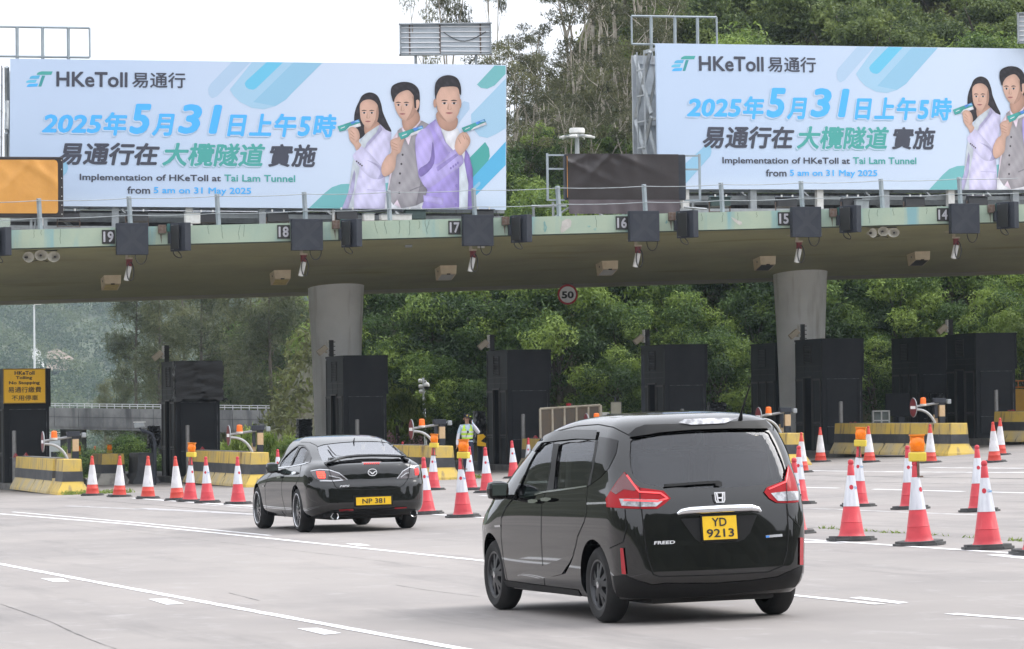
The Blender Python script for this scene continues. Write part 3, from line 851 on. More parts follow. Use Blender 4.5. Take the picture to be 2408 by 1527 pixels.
    def face(g, cx, cy, w_, h_, dx=0):
        """brows, eyes, nose, mouth centred on a printed face"""
        for s in (-1, 1):
            ex = cx + s * w_ * .22 + dx
            g.shp(a2, [(ex - w_ * .16, cy - h_ * .125), (ex - w_ * .02, cy - h_ * .165), (ex + w_ * .16, cy - h_ * .13), (ex, cy - h_ * .128)], I['hair'])
            g.shp(a2, ell(ex, cy - h_ * .055, w_ * .10, h_ * .026), I['white'])
            g.shp(a2, ell(ex, cy - h_ * .055, w_ * .06, h_ * .036), I['hair'])
            g.shp(a2, [(ex - w_ * .12, cy - h_ * .06), (ex, cy - h_ * .092), (ex + w_ * .12, cy - h_ * .06), (ex, cy - h_ * .08)], I['hair2'])
        g.shp(a2, [(cx + dx - w_ * .03, cy - h_ * .05), (cx + dx + w_ * .02, cy - h_ * .05), (cx + dx + w_ * .1, cy + h_ * .12), (cx + dx, cy + h_ * .15), (cx + dx - w_ * .1, cy + h_ * .12)], I['skin2'])
        g.shp(a2, [(cx + dx - w_ * .02, cy - h_ * .05), (cx + dx + w_ * .04, cy - h_ * .05), (cx + dx + w_ * .07, cy + h_ * .115), (cx + dx - w_ * .02, cy + h_ * .125)], I['skin'])
        g.shp(a2, [(cx + dx - w_ * .17, cy + h_ * .245), (cx + dx, cy + h_ * .225), (cx + dx + w_ * .17, cy + h_ * .245), (cx + dx, cy + h_ * .285)], I['lip'])
        g.shp(a2, [(cx + dx - w_ * .17, cy + h_ * .245), (cx + dx, cy + h_ * .243), (cx + dx + w_ * .17, cy + h_ * .245), (cx + dx, cy + h_ * .255)], I['hair2'])
    def hand(g, pts, kn):
        g.shp(a2, pts, I['skin'])
        for (x0, y0, x1, y1) in kn:
            dx, dy = x1 - x0, y1 - y0; l_ = math.hypot(dx, dy); nx, ny = -dy / l_ * 3, dx / l_ * 3
            g.shp(a2, [(x0 - nx, y0 - ny), (x1 - nx, y1 - ny), (x1 + nx, y1 + ny), (x0 + nx, y0 + ny)], I['skin2'], False)
    g = Layer(20, True)      # long-haired man, pale lavender jacket
    g.shp(a2, [(720, 690), (745, 645), (795, 625), (845, 645), (872, 700), (885, 760), (915, 830), (943, 893), (880, 875), (800, 880), (740, 935), (700, 948), (655, 938), (685, 880), (690, 780), (702, 730)], I['hair'])
    g.shp(a2, [(765, 830), (848, 825), (868, 880), (800, 925), (762, 905)], I['skin2'])
    g.shp(a2, [(770, 905), (862, 845), (830, 960), (745, 1040), (720, 1180), (690, 1417), (635, 1417), (680, 1100), (735, 950)], I['tee'], False)
    g.shp(a2, [(866, 842), (905, 880), (943, 897), (940, 960), (925, 1060), (900, 1200), (915, 1417), (690, 1417), (690, 1330), (720, 1180), (750, 1010), (830, 930)], I['lav'], False)
    g.shp(a2, [(690, 1150), (660, 1280), (608, 1417), (650, 1417), (690, 1290), (700, 1180)], I['lav2'], False)
    g.shp(a2, [(866, 842), (882, 880), (830, 940), (760, 1015), (775, 970), (840, 900)], I['lav2'], False)
    g.shp(a2, [(780, 1285), (900, 1292), (900, 1297), (780, 1290)], I['lav2'], False)
    g.shp(a2, [(722, 1197), (742, 1200), (742, 1204), (722, 1201)], I['lav2'], False)
    g.shp(a2, [(733, 985), (700, 1030), (682, 1065), (740, 1150), (800, 1205), (850, 1216), (890, 1200), (880, 1150), (860, 1110)], I['lav'])
    g.shp(a2, [(775, 1085), (865, 1125), (895, 1195), (850, 1217), (870, 1170), (840, 1125)], I['lav2'])
    for k in range(4): g.shp(a2, ell(707 + 12 * k, 1095 + 9.5 * k, 6, 6, n=6), I['hair2'])
    g.shp(a2, [(730, 705), (760, 678), (808, 676), (845, 705), (856, 760), (850, 810), (828, 848), (790, 872), (760, 852), (736, 812), (728, 760)], I['skin'])
    g.shp(a2, [(848, 720), (856, 760), (850, 810), (828, 848), (800, 868), (832, 810), (840, 750)], I['skin2'])
    face(g, 785, 775, 118, 190, -2)
    card(g, [(575, 857), (722, 808), (736, 855), (590, 893)])
    hand(g, [(648, 880), (665, 862), (690, 862), (715, 880), (728, 920), (722, 960), (738, 985), (708, 1020), (690, 990), (660, 950), (652, 910)], [(665, 885, 690, 910), (662, 905, 690, 930), (664, 928, 692, 950), (700, 965, 725, 940)])
    g.build('printed_figure', t)
    g = Layer(62, True)      # man in a grey waistcoat
    g.shp(a2, [(942, 950), (1000, 870), (1120, 805), (1200, 845), (1200, 1417), (900, 1417), (930, 1200)], I['pink'], False)
    g.shp(a2, [(905, 1330), (960, 1385), (1010, 1412), (1190, 1360), (1190, 1417), (900, 1417)], I['white'], False)
    g.shp(a2, [(985, 885), (1012, 868), (1035, 930), (1060, 985), (1085, 900), (1150, 818), (1205, 845), (1205, 1350), (1100, 1400), (1012, 1414), (985, 1355), (958, 1392), (915, 1330), (945, 1180), (985, 1030)], I['ves'], False)
    g.shp(a2, [(1150, 960), (1205, 900), (1205, 1350), (1110, 1397), (1150, 1200)], I['ves2'], False)
    g.shp(a2, [(1070, 1290), (1175, 1250), (1177, 1257), (1072, 1298)], I['ves2'], False)
    for x, y in ((1020, 1050), (1012, 1113), (1003, 1178), (1000, 1242), (998, 1308)): g.shp(a2, ell(x, y, 7, 8, n=6), I['hair2'])
    g.shp(a2, [(1020, 800), (1108, 745), (1138, 812), (1075, 880), (1030, 880)], I['skin2'])
    g.shp(a2, [(938, 622), (950, 580), (1010, 555), (1080, 562), (1125, 600), (1137, 660), (1130, 760), (1110, 740), (1050, 640), (1000, 630), (960, 690), (945, 660)], I['hair'])
    g.shp(a2, [(962, 682), (985, 640), (1020, 618), (1060, 612), (1095, 650), (1110, 700), (1105, 760), (1080, 800), (1040, 818), (1003, 797), (972, 742)], I['skin'])
    g.shp(a2, [(1085, 650), (1110, 700), (1105, 760), (1080, 800), (1045, 817), (1075, 760), (1090, 700)], I['skin2'])
    g.shp(a2, [(1106, 690), (1122, 675), (1135, 690), (1130, 725), (1115, 748), (1106, 735)], I['skin'])
    g.shp(a2, [(1093, 640), (1110, 660), (1112, 735), (1100, 730)], I['hair'], False)
    face(g, 1022, 722, 125, 200, -4)
    hand(g, [(935, 962), (965, 938), (1000, 930), (1028, 925), (1030, 950), (1015, 1000), (1005, 1035), (978, 1058), (965, 1150), (905, 1198), (878, 1175), (878, 1120), (910, 1060), (945, 1030)], [(945, 965, 985, 985), (942, 985, 985, 1005), (946, 1008, 985, 1022), (1000, 960, 1020, 935)])
    card(g, [(990, 905), (1155, 850), (1166, 890), (1008, 948)])
    g.build('printed_figure', t)
    g = Layer(104, True)      # short-haired man, purple jacket
    g.shp(a2, [(1275, 858), (1395, 870), (1440, 960), (1480, 1100), (1482, 1417), (1385, 1417), (1395, 1150), (1330, 1000)], I['white'], False)
    g.shp(a2, [(1400, 1100), (1440, 1080), (1482, 1150), (1482, 1417), (1400, 1417)], I['tee'], False)
    g.shp(a2, [(1245, 808), (1275, 858), (1320, 990), (1355, 1045), (1400, 1060), (1400, 1417), (1150, 1417), (1190, 1290), (1130, 1200), (1105, 1010), (1108, 930), (1190, 850)], I['pur'], False)
    g.shp(a2, [(1450, 1010), (1475, 1050), (1500, 1150), (1507, 1420), (1465, 1420), (1470, 1250), (1440, 1090)], I['pur2'], False)
    g.shp(a2, [(1245, 808), (1275, 858), (1310, 960), (1375, 1030), (1330, 1030), (1235, 880)], I['pur3'], False)
    g.shp(a2, [(1395, 1330), (1400, 1090), (1408, 1090), (1408, 1417), (1396, 1417)], I['pur2'], False)
    g.shp(a2, [(1162, 1325), (1300, 1345), (1298, 1395), (1165, 1365)], I['pur3'], False)
    g.shp(a2, [(1110, 930), (1190, 870), (1235, 960), (1230, 1100), (1280, 1100), (1382, 1012), (1437, 1105), (1300, 1210), (1200, 1275), (1150, 1235), (1120, 1130)], I['pur3'])
    g.shp(a2, [(1225, 960), (1235, 1110), (1150, 1200), (1130, 1150), (1205, 1090)], I['pur2'])
    g.shp(a2, [(1250, 1135), (1390, 1040), (1400, 1055), (1260, 1165)], I['pur'], False)
    for x, y in ((1350, 1142), (1367, 1130), (1384, 1118), (1398, 1106)): g.shp(a2, ell(x, y, 7, 9, n=6), I['pur2'])
    for x, y in ((1390, 1262), (1385, 1390)): g.shp(a2, ell(x, y, 9, 12, n=8), I['pur2'])
    g.shp(a2, [(1255, 760), (1385, 790), (1388, 862), (1332, 890), (1268, 852)], I['skin2'])
    g.shp(a2, [(1238, 625), (1245, 560), (1282, 520), (1340, 509), (1392, 530), (1416, 582), (1417, 645), (1395, 620), (1330, 590), (1270, 640), (1248, 684)], I['hair'])
    g.shp(a2, [(1250, 655), (1275, 600), (1300, 590), (1380, 588), (1405, 620), (1413, 720), (1397, 780), (1362, 822), (1322, 826), (1272, 790), (1252, 722)], I['skin'])
    g.shp(a2, [(1250, 690), (1262, 745), (1300, 800), (1322, 826), (1272, 790), (1252, 722)], I['skin2'])
    g.shp(a2, ell(1240, 700, 11, 30), I['skin2']); g.shp(a2, ell(1413, 702, 8, 32), I['skin2'])
    face(g, 1336, 712, 150, 218, 2)
    hand(g, [(1380, 965), (1395, 925), (1422, 900), (1450, 897), (1472, 920), (1483, 950), (1475, 985), (1442, 1030), (1412, 1055), (1378, 1012)], [(1430, 912, 1445, 945), (1448, 920, 1462, 950), (1464, 935, 1472, 962), (1400, 940, 1418, 975)])
    card(g, [(1422, 868), (1580, 808), (1596, 845), (1440, 900)])
    g.build('printed_figure', t)
    # frame behind, legs down to the deck, far sheet
    mb = MB()
    for z in (.05, 1.4, 2.8, BH - .05): mb.box((BW / 2, .2, z), (BW - .1, .12, .1))
    for k in range(8):
        x = .25 + k * (BW - .5) / 7
        mb.box((x, .22, BH / 2), (.12, .14, BH))
        mb.box((x, .95, BH - .1), (.09, 1.5, .09)).box((x, .95, .1), (.09, 1.5, .09)).box((x, .95, 2.1), (.08, 1.5, .08))
        for z0, z1 in ((.1, 2.1), (4.1, 2.1)): mb.tube([(x, .25, z0), (x, 1.65, z1)], .05, 4, smooth=False)
    part('truss', mb, STEEL, t)
    SHEET = M('grey_sheet_metal', (.42, .45, .47), .5, metal=.2, col2=(.33, .35, .37), scale=2, amt=(.4, .6), streak=((.2, .19, .18), (3, 3, .3), 2), streak_amt=(.6, .75))
    mb = MB().box((BW / 2, 1.8, BH / 2 - .1), (BW + .3, .06, BH - .2))
    for z in (.2, 1.1, 2, 2.9, 3.8): mb.box((BW / 2, 1.74, z), (BW, .05, .07))
    for k in range(15): mb.box((.05 + k * (BW - .1) / 14, 1.73, BH / 2 - .1), (.05, .04, BH - .2))
    part('back_sheet', mb, SHEET, t)
    for k in range(7):
        x = .9 + k * (BW - 1.6) / 6
        part('leg', MB().box((x, .25, -.55), (.2, .2, 1.1)), STEEL if k % 2 else WHITEP, t)
    mb = MB().box((BW / 2, 1.72, -.42), (BW, .05, .8))
    for k in range(72): mb.box((.1 + k * (BW - .2) / 71, 1.68, -.42), (.05, .04, .8))
    part('ribbed_skirt', mb, M('dark_ribbed_sheet', (.085, .085, .09), .6, col2=(.05, .05, .055), scale=3), t)
    mb = MB()
    for x in range(1, 13, 2): mb.tube([(x + .2, 1.7, 0), (x + 1.2, 1.6, -.9)], .06, 4, smooth=False)
    mb.box((BW / 2, .5, -.22), (BW, .1, .12)).box((BW / 2, 1.6, -.3), (BW, .1, .14)).box((BW / 2, .1, -.62), (BW, .12, .12))
    part('brace', mb, STEEL, t)
    mb = MB()
    for k in range(5): mb.box((-.25, .7 + .0 * k, .5 + k * .75), (.05, .7, .04))
    for y in (.38, 1.02): mb.box((-.25, y, 2.1), (.04, .04, 3.9))
    mb.tube([(-.1, .25, .3), (-.1, 1.65, 2.1)], .07, 4, smooth=False).tube([(-.1, 1.65, .3), (-.1, .25, 2.1)], .06, 4, smooth=False).tube([(-.1, 1.65, 2.2), (-.1, .25, 4.0)], .07, 4, smooth=False).tube([(-.1, .25, 2.2), (-.1, 1.65, 4.0)], .06, 4, smooth=False)
    part('ladder', mb, STEEL, t)
    return t
def bmat(p0, p1):
    ex = (p1 - p0).normalized(); ey = Vector((-ex.y, ex.x, 0)).normalized(); ez = ex.cross(ey)
    return Matrix(((ex.x, ey.x, ez.x, p0.x), (ex.y, ey.y, ez.y, p0.y), (ex.z, ey.z, ez.z, p0.z), (0, 0, 0, 1)))
board = make_board()
m1 = bmat(P(22, 484, 109.6), P(1190, 494, 111.2))
board.location = m1.to_translation(); board.rotation_euler = m1.to_euler()
board['label'] = 'complete pale blue billboard with three men, behind the canopy edge above lanes 19 to 17'
s1 = (P(1190, 494, 111.2) - P(22, 484, 109.6)).length / BW
board.scale = (s1, 1, 1)
m2 = bmat(P(1549, 445, 115.5), P(2408, 447, 119.2))
b2 = dup(board, m2.to_translation(), None, 'pale blue billboard cut off by the photo edge, above lanes 15 and 14')
b2.rotation_euler = m2.to_euler(); b2.scale = (s1 * 1.035, 1, 1.045)
# ------------------------------------------------------------------ other boards and frames on the canopy
ORANGE = M('orange_tarpaulin', (.68, .33, .075), .5, col2=(.60, .28, .055), scale=1.2, bump=.5, bscale=2.2)
TARP = M('dark_brown_tarpaulin', (.024, .018, .018), .38, col2=(.034, .027, .027), scale=1, bump=.25, bscale=3)
TARP2 = M('faded_brown_tarpaulin', (.085, .068, .078), .5, col2=(.065, .05, .056), scale=1, bump=.3, bscale=4)
def cloth_sheet(w_, h_, nx, nz, fn):
    mb = MB()
    vs = [(w_ * i / nx, fn(i / nx, j / nz), h_ * j / nz) for j in range(nz + 1) for i in range(nx + 1)]
    return mb.add(vs, [(j * (nx + 1) + i, j * (nx + 1) + i + 1, (j + 1) * (nx + 1) + i + 1, (j + 1) * (nx + 1) + i) for j in range(nz) for i in range(nx)], 0, True)
def folds(seed, k=.02):
    r = random.Random(seed)
    pk = [(r.uniform(0, 1), r.uniform(.75, 1.15), r.uniform(-2.2, 2.2), r.uniform(.02, .05), r.uniform(.4, 1)) for _ in range(12)]
    def fn(x, z):
        y = 0
        for px, pz, an, wd, am in pk:
            dx, dz = x - px, z - pz
            l_ = -(dx * math.sin(an * .4) - dz * math.cos(an * .4)); s_ = dx * math.cos(an * .4) + dz * math.sin(an * .4)
            if l_ < 0.9: y += am * math.exp(-(s_ / (wd + .06 * abs(l_))) ** 2) * math.exp(-abs(l_) * 2.6)
        return -k * y
    return fn
q0, q1 = Wp(-90, 512, GB + .6), Wp(150, 508, GB + .6)
t = thing('covered_sign', 'orange sheet in a dark frame covering a sign left of lane 19', 'sign', q0, TH)
wo = (q1 - q0).length; ho = (508 - 364) / 84.0
part('frame', MB().bbox((wo / 2, .12, ho / 2), (wo, .22, ho), .03), TARP, t)
mb = MB(); f_ = folds(5, .035)
loop = [(.1, .12), (wo - .22, .12), (wo - .18, .14), (wo - .16, .2), (wo - .16, ho - .2), (wo - .19, ho - .12), (wo - .26, ho - .09), (.1, ho - .09)]
bm = bmesh.new()
fce = bm.faces.new([bm.verts.new((x, 0, z)) for x, z in loop])
for k in range(1, 40):
    geom = bm.verts[:] + bm.edges[:] + bm.faces[:]
    bmesh.ops.bisect_plane(bm, geom=geom, plane_co=(k * wo / 40, 0, 0), plane_no=(1, 0, 0))
    geom = bm.verts[:] + bm.edges[:] + bm.faces[:]
    if k < 26: bmesh.ops.bisect_plane(bm, geom=geom, plane_co=(0, 0, k * ho / 26), plane_no=(0, 0, 1))
for v_ in bm.verts: v_.co.y = f_(v_.co.x / wo, v_.co.z / ho) - .006
for fc in bm.faces: fc.smooth = True
me = bpy.data.meshes.new('orange_sheet'); bm.to_mesh(me); bm.free()
part('sheet', me, ORANGE, t)
part('leg', MB().box((.6, .15, -.2), (.1, .1, .5)).box((wo - .5, .15, -.2), (.1, .1, .5)).tube([(wo - .9, .15, .05), (wo - .9, .15, -.35)], .04, 8).tube([(wo - .7, .15, .05), (wo - .66, .15, -.35)], .05, 8).tube([(wo - .75, .2, .05), (wo - .8, .2, -.35)], .03, 8), STEEL, t)
mb = MB()
for k in range(7): mb.box((wo - .05, -.001, .1 + k * (ho - .2) / 6), (.025, .012, .025))
part('eyelet', mb, WHITEP, t)
q0, q1 = Wp(1331, 470, GB + 1.4), Wp(1615, 468, GB + 1.4)
t = thing('covered_sign', 'sign box wrapped in a dark brown sheet above lane 16', 'sign', q0, TH)
wo = (q1 - q0).length; ho = (470 - 362) / 80.0
part('casing', MB().bbox((wo / 2, .18, ho / 2), (wo, .3, ho), .05), BLACKP, t)
part('sheet', cloth_sheet(wo * .92, ho, 70, 30, folds(11, .06)), TARP, t)
s_ = t.children[-1] if t.children else None
sh = [c for c in COL.objects if c.parent is t and c.name.startswith('sheet')][0]
sh.location = (.05, -.02, -.0)
fl = part('flap', cloth_sheet(wo * .92, .42, 60, 10, lambda x, z: -.05 - .03 * math.sin(x * 37) * (1 - z) - .05 * (1 - z)), TARP2, t)
fl.location = (.06, -.01, -.42)
part('edge_strip', MB().box((.045, -.015, ho / 2), (.015, .01, ho * .9)), ORANGE, t)
for x0, x1 in ((-.5, .02), (wo - .02, wo + .47)):
    mb = MB()
    for z in (ho - .03, ho * .68, -.0): mb.box(((x0 + x1) / 2, .2, z), (x1 - x0, .05, .05))
    mb.box((x0 if x0 < 0 else x1, .2, ho / 2), (.06, .06, ho + .05))
    part('side_frame', mb, GP, t)

mb = MB()
for x in (-.3, wo + .3, wo / 2, .4, wo - .5): part('leg', MB().box((x, .35, -.42), (.06, .06, .75)), STEEL, t)
mb.tube([(-.9, .35, -.15), (-.9, .35, -.75)], .04, 4).tube([(-.95, .35, -.17), (.1, .35, -.17)], .035, 4).tube([(-.6, .3, -.7), (.2, .3, -.2)], .03, 4).tube([(wo, .3, -.2), (wo + .7, .3, -.25)], .03, 4)
mb.tube([(wo * .3, .35, -.4), (wo * .5, .35, -.75)], .03, 4).tube([(wo * .55, .35, -.35), (wo * .8, .35, -.75)], .03, 4)
part('support', mb, STEEL, t)
def frame_thing(lb, us, v0, v1, d, lean=4):
    t = thing('sign_frame', lb, 'frame', P(us[0], v1, d), 0)
    o = Vector(t.location)
    mb = MB()
    mb.tube([P(us[0], v0, d) - o, P(us[-1], v0 + lean, d) - o], .035, 4).tube([P(us[0], v1, d) - o, P(us[-1], v1 + lean, d) - o], .035, 4)
    part('rail', mb, GP, t)
    for i, u in enumerate(us):
        k = i / (len(us) - 1) * lean
        part('upright', MB().tube([P(u, v0 + k, d) - o, P(u + 1, v1 + k + (60 if 0 < i < len(us) - 1 else 0), d) - o], .05 if 0 < i < len(us) - 1 else .03, 4), GP, t)
    return t
frame_thing('empty grey steel frame against the sky above the complete billboard', (-40, 40, 100, 160.5, 210.5), 62.5, 132, 113, 3.5)
frame_thing('empty grey steel frame against the trees above the cut-off billboard', (1485, 1531, 1587, 1640, 1685), 38, 104, 121, 3)
LB = M('light_box_sheet', (.46, .50, .54), .5, metal=.2, col2=(.38, .42, .45), scale=3, streak=((.22, .16, .1), (4, 4, .5), 2.2), streak_amt=(.66, .75))
TUBE = M('white_tube', (.8, .8, .8), .4)
def light_box(lb, u0, u1, v0, v1, d):
    t = thing('light_box', lb, 'light box', P(u0, v1, d), 0)
    o = Vector(t.location); wd = (u1 - u0) / FPX * d; ht = (v1 - v0) / FPX * d
    part('casing', MB().box((wd / 2, .12, ht / 2), (wd, .1, ht)), LB, t)
    mb = MB()
    for c, dd in (((wd / 2, .02, ht - .015), (wd + .04, .2, .03)), ((wd / 2, .02, .015), (wd + .04, .2, .03)), ((.015, .02, ht / 2), (.03, .2, ht)), ((wd - .015, .02, ht / 2), (.03, .2, ht))): mb.box(c, dd)
    part('rim', mb, STEEL, t)
    for k in range(6):
        z = ht * (.1 + .155 * k)
        part('tube', MB().tube([(.05, .05, z), (wd * .44, .05, z - .01)], .018, 6).tube([(wd * .45, .05, z + .025), (wd - .05, .05, z - .0)], .018, 6), TUBE, t)
    mb = MB()
    for x in (.11, .44, .88): mb.box((wd * x, .055, ht / 2), (.04, .03, ht * .95))
    part('strut', mb, RUST, t)
    part('cable', MB().tube([(wd * (.48 + .46 * k / 10), .02, ht * (.72 - .32 * math.sin(math.pi * k / 10) * (1 - .2 * k / 10))) for k in range(11)], .012, 5), CABLE, t)
    for x in (.17, .83): part('leg', MB().box((wd * x, .12, -.3), (.07, .07, .6)), STEEL, t)
light_box('open grey light box with rows of white tubes above the billboard', 940, 1156, 56, 131, 113)
light_box('edge of a grey light box at the photo edge above the billboard', 2394, 2600, 30, 102, 119)
# ------------------------------------------------------------------ toll islands: kerbs, booths, barriers, gates
BOOTH = M('black_booth_paint', (.012, .013, .0155), .6, col2=(.019, .020, .023), scale=1.3, amt=(.4, .65), bump=.06, bscale=20, spec=.22)
BOOTHS = M('brownish_black_booth_side', (.040, .036, .033), .55, col2=(.055, .050, .046), scale=1.6, bump=.06, bscale=20, spec=.25)
VOID = M('dark_doorway', (.004, .004, .005), .9)
SCUFF = M('scuffed_edge', (.16, .16, .175), .6, col2=(.04, .04, .045), scale=5, amt=(.42, .56))
KERB = M('kerb_concrete', (.17, .165, .16), .9, col2=(.10, .098, .095), scale=1.5, amt=(.4, .6))
ISL = [13.7, 18.8, 23.9, 29.0, 34.0, 39.1, 44.2]
ISLN = ['with the yellow sign', 'with the plastic-wrapped top', 'in front of the nearer round column', 'beside the standing officer', 'behind the roof of the black minivan', 'in front of the farther round column', 'closest to the yellow truck']
BW_, BL_, BH_ = 1.33, 2.57, 3.62
def make_booth(door=True):
    t = thing('toll_booth', 'x', 'toll booth', (0, 0, 0), TH, 'black toll booths')
    mb = MB()
    # shell with a real doorway: left wall in pieces round the opening
    W_, D_, H_ = BW_, BL_, BH_
    mb.box((W_ / 2 + .03, D_ / 2, 2.45 + (H_ - 2.45) / 2), (W_ + .02, D_ + .04, H_ - 2.45))
    mb.box((W_ - .04, D_ / 2, 1.225), (.08, D_, 2.45)).box((W_ / 2, .04, 1.225), (W_ - .16, .08, 2.45)).box((W_ / 2, D_ - .04, 1.225), (W_ - .16, .08, 2.45))
    mb.box((.04, .45, 1.225), (.08, .9, 2.45)).box((.04, D_ - .42, 1.225), (.08, .84, 2.45))
    if not door: mb.box((.04, D_ / 2 + .05, 1.225), (.08, .86, 2.45))
    part('shell', mb, BOOTHS if False else BOOTH, t)
    part('floor', MB().box((W_ / 2, D_ / 2, .03), (W_ - .17, D_ - .17, .06)), VOID, t)
    mb = MB()
    if door:
        mb.box((-.012, .92, 1.22), (.05, .05, 2.4)).box((-.012, 1.71, 1.22), (.05, .05, 2.4)).box((-.012, 1.315, 2.44), (.05, .84, .05))
        part('door_frame', mb, BOOTHS, t)
        part('door', MB().box((.3, 1.70, 1.2), (.55, .05, 2.35)), VOID, t)
    bays = [(.1, .86), (1.76, 2.5)] if door else [(.1, .82), (.92, 1.64), (1.74, 2.46)]
    for y0, y1 in bays:
        mb = MB()
        for c, d in (((-.015, (y0 + y1) / 2, 2.36), (.03, y1 - y0, .06)), ((-.015, (y0 + y1) / 2, .98), (.04, y1 - y0, .05)), ((-.015, (y0 + y1) / 2, .90), (.03, y1 - y0, .03)), ((-.012, y0 + .03, 1.2), (.024, .05, 2.3)), ((-.012, y1 - .03, 1.2), (.024, .05, 2.3))): mb.box(c, d)
        part('window_frame', mb, BOOTHS, t)
        part('ledge', MB().box((-.03, (y0 + y1) / 2, .955), (.02, (y1 - y0) * .85, .012)), SCUFF, t)
    mb = MB()
    for z in (2.62, 2.80): mb.box((.018, D_ / 2, z), (.012, D_ * .94, .012))
    for y in (.9, 1.7): mb.box((.018, y, 2.62), (.012, .014, .4))
    mb.box((.018, .03, 3.0), (.03, .05, 1.1)).box((.018, D_ - .03, 3.0), (.03, .05, 1.1))
    part('panel_trim', mb, BOOTHS, t)
    mb = MB()
    for k in range(11): mb.box((.012, 1.38, 2.92 + k * .052), (.03, .62, .02), M4=Matrix.Rotation(R(28), 3, 'Y'))
    mb.box((.012, 1.05, 3.18), (.04, .03, .62)).box((.012, 1.71, 3.18), (.04, .03, .62))
    part('louvre', mb, BOOTHS, t)
    mb = MB()
    for c, d in (((W_ / 2 + .02, -.012, 2.36), (1.06, .024, .05)), ((W_ / 2 + .02 - .51, -.012, 1.6), (.04, .024, 1.5)), ((W_ / 2 + .02 + .51, -.012, 1.6), (.04, .024, 1.5)), ((W_ / 2 + .02, -.012, .86), (1.06, .024, .04))): mb.box(c, d)
    part('front_frame', mb, BOOTH, t)
    part('front_panel', MB().bbox((W_ / 2 + .04, -.02, .55), (1.12, .04, .56), .01).box((W_ / 2 + .02, -.004, 1.6), (.98, .008, 1.44)), BOOTH, t)
    part('panel_seam', MB().box((W_ / 2 + .02, -.026, 2.372), (1.06, .006, .012)).box((W_ / 2 + .02, -.004, 2.78), (1.1, .006, .01)).box((W_ / 2 + .02, -.026, .842), (1.06, .006, .012)).box((W_ - .08, -.026, 1.6), (.01, .006, 1.4)), SCUFF, t)
    part('cap', MB().box((W_ / 2 + .03, D_ / 2, H_ + .02), (W_ + .06, D_ + .08, .06)).box((.03, -.03, 1.8), (.08, .05, 3.56)).box((W_ + .02, -.02, 3.05), (.05, .05, 1.2)), BOOTH, t)
    return t
booth0, booth1 = make_booth(True), make_booth(False)
TOPS = [(24, 868), (411, 850), (806, 837), (1190, 823.5), (1560, 811), (1936, 797), (2290, 784)]
hsc = []
for i, a0 in enumerate(ISL):
    kb = MB().bbox((.6, 8.0, .02), (1.75, 17.5, .26), .03)
    k_ = struct('island_kerb', kb, KERB); k_.location = L(a0, 109.3); k_.rotation_euler = (0, 0, TH)
    q = L(a0, 112.8)
    zt = Wp(TOPS[i][0], TOPS[i][1], 112.8).z
    s = (zt - q.z - .12) / (BH_ + .04); hsc.append(s)
    o = booth0 if i == 0 else dup(booth0, q, TH)
    o.location = q + Vector((0, 0, .12)); o.scale = (1, 1, s); o['label'] = 'black painted toll booth with an open doorway, ' + ISLN[i]
for j, (u, v, b, lb) in enumerate(((1822, 807, 118.9, 'closed black toll booth half hidden behind the farther round column'), (2159, 794, 119.3, 'closed black toll booth just behind the booth closest to the yellow truck'))):
    q = Wp(u, v, b); a_ = ab(q)[0]; g = L(a_, b)
    o = booth1 if j == 0 else dup(booth1, g, TH)
    o.location = g + Vector((0, 0, .12)); o.scale = (1, 1, (q.z - g.z - .12) / (BH_ + .04)); o['label'] = lb
# yellow sign on the first booth
SIGNY = M('sign_yellow', (.85, .47, .008), .45, col2=(.80, .44, .008), scale=3)
p0, p1 = Wp(8, 950, 112.66), Wp(107, 867, 112.66)
t = thing('toll_sign', 'yellow lettered tolling sign fixed to the front of the first black booth', 'sign', p0, TH)
sw = (Vector((p1.x, p1.y, 0)) - Vector((p0.x, p0.y, 0))).length; sh = p1.z - p0.z
part('plate', MB().bbox((sw / 2, 0, sh / 2), (sw, .05, sh), .02), SIGNY, t)
mb = MB()
for c, d in (((sw / 2, -.027, .015), (sw - .04, .008, .014)), ((sw / 2, -.027, sh - .015), (sw - .04, .008, .014)), ((.014, -.027, sh / 2), (.012, .008, sh - .03)), ((sw - .014, -.027, sh / 2), (.012, .008, sh - .03))): mb.box(c, d)
part('border', mb, SBLACK, t)
mb = MB()
sx = lambda x: (x - 38) / (505 - 38) * sw
sz = lambda y: (452 - y) / (452 - 58) * sh
for body, x0, x1, y0, y1, bd in (('HKeToll', 162, 382, 84, 128, .03), ('Tolling', 176, 356, 142, 186, .03), ('No Stopping', 100, 438, 198, 244, .03), ('易通行繳費', 90, 455, 262, 328, .01), ('不用停車', 128, 418, 357, 418, .01)):
    text_into(mb, body, (sx(x0), sx(x1), sz(y1), sz(y0)), lambda x, y, z: (x, -.03 - z, y), bd)
part('lettering', mb, SBLACK, t, fix=False)
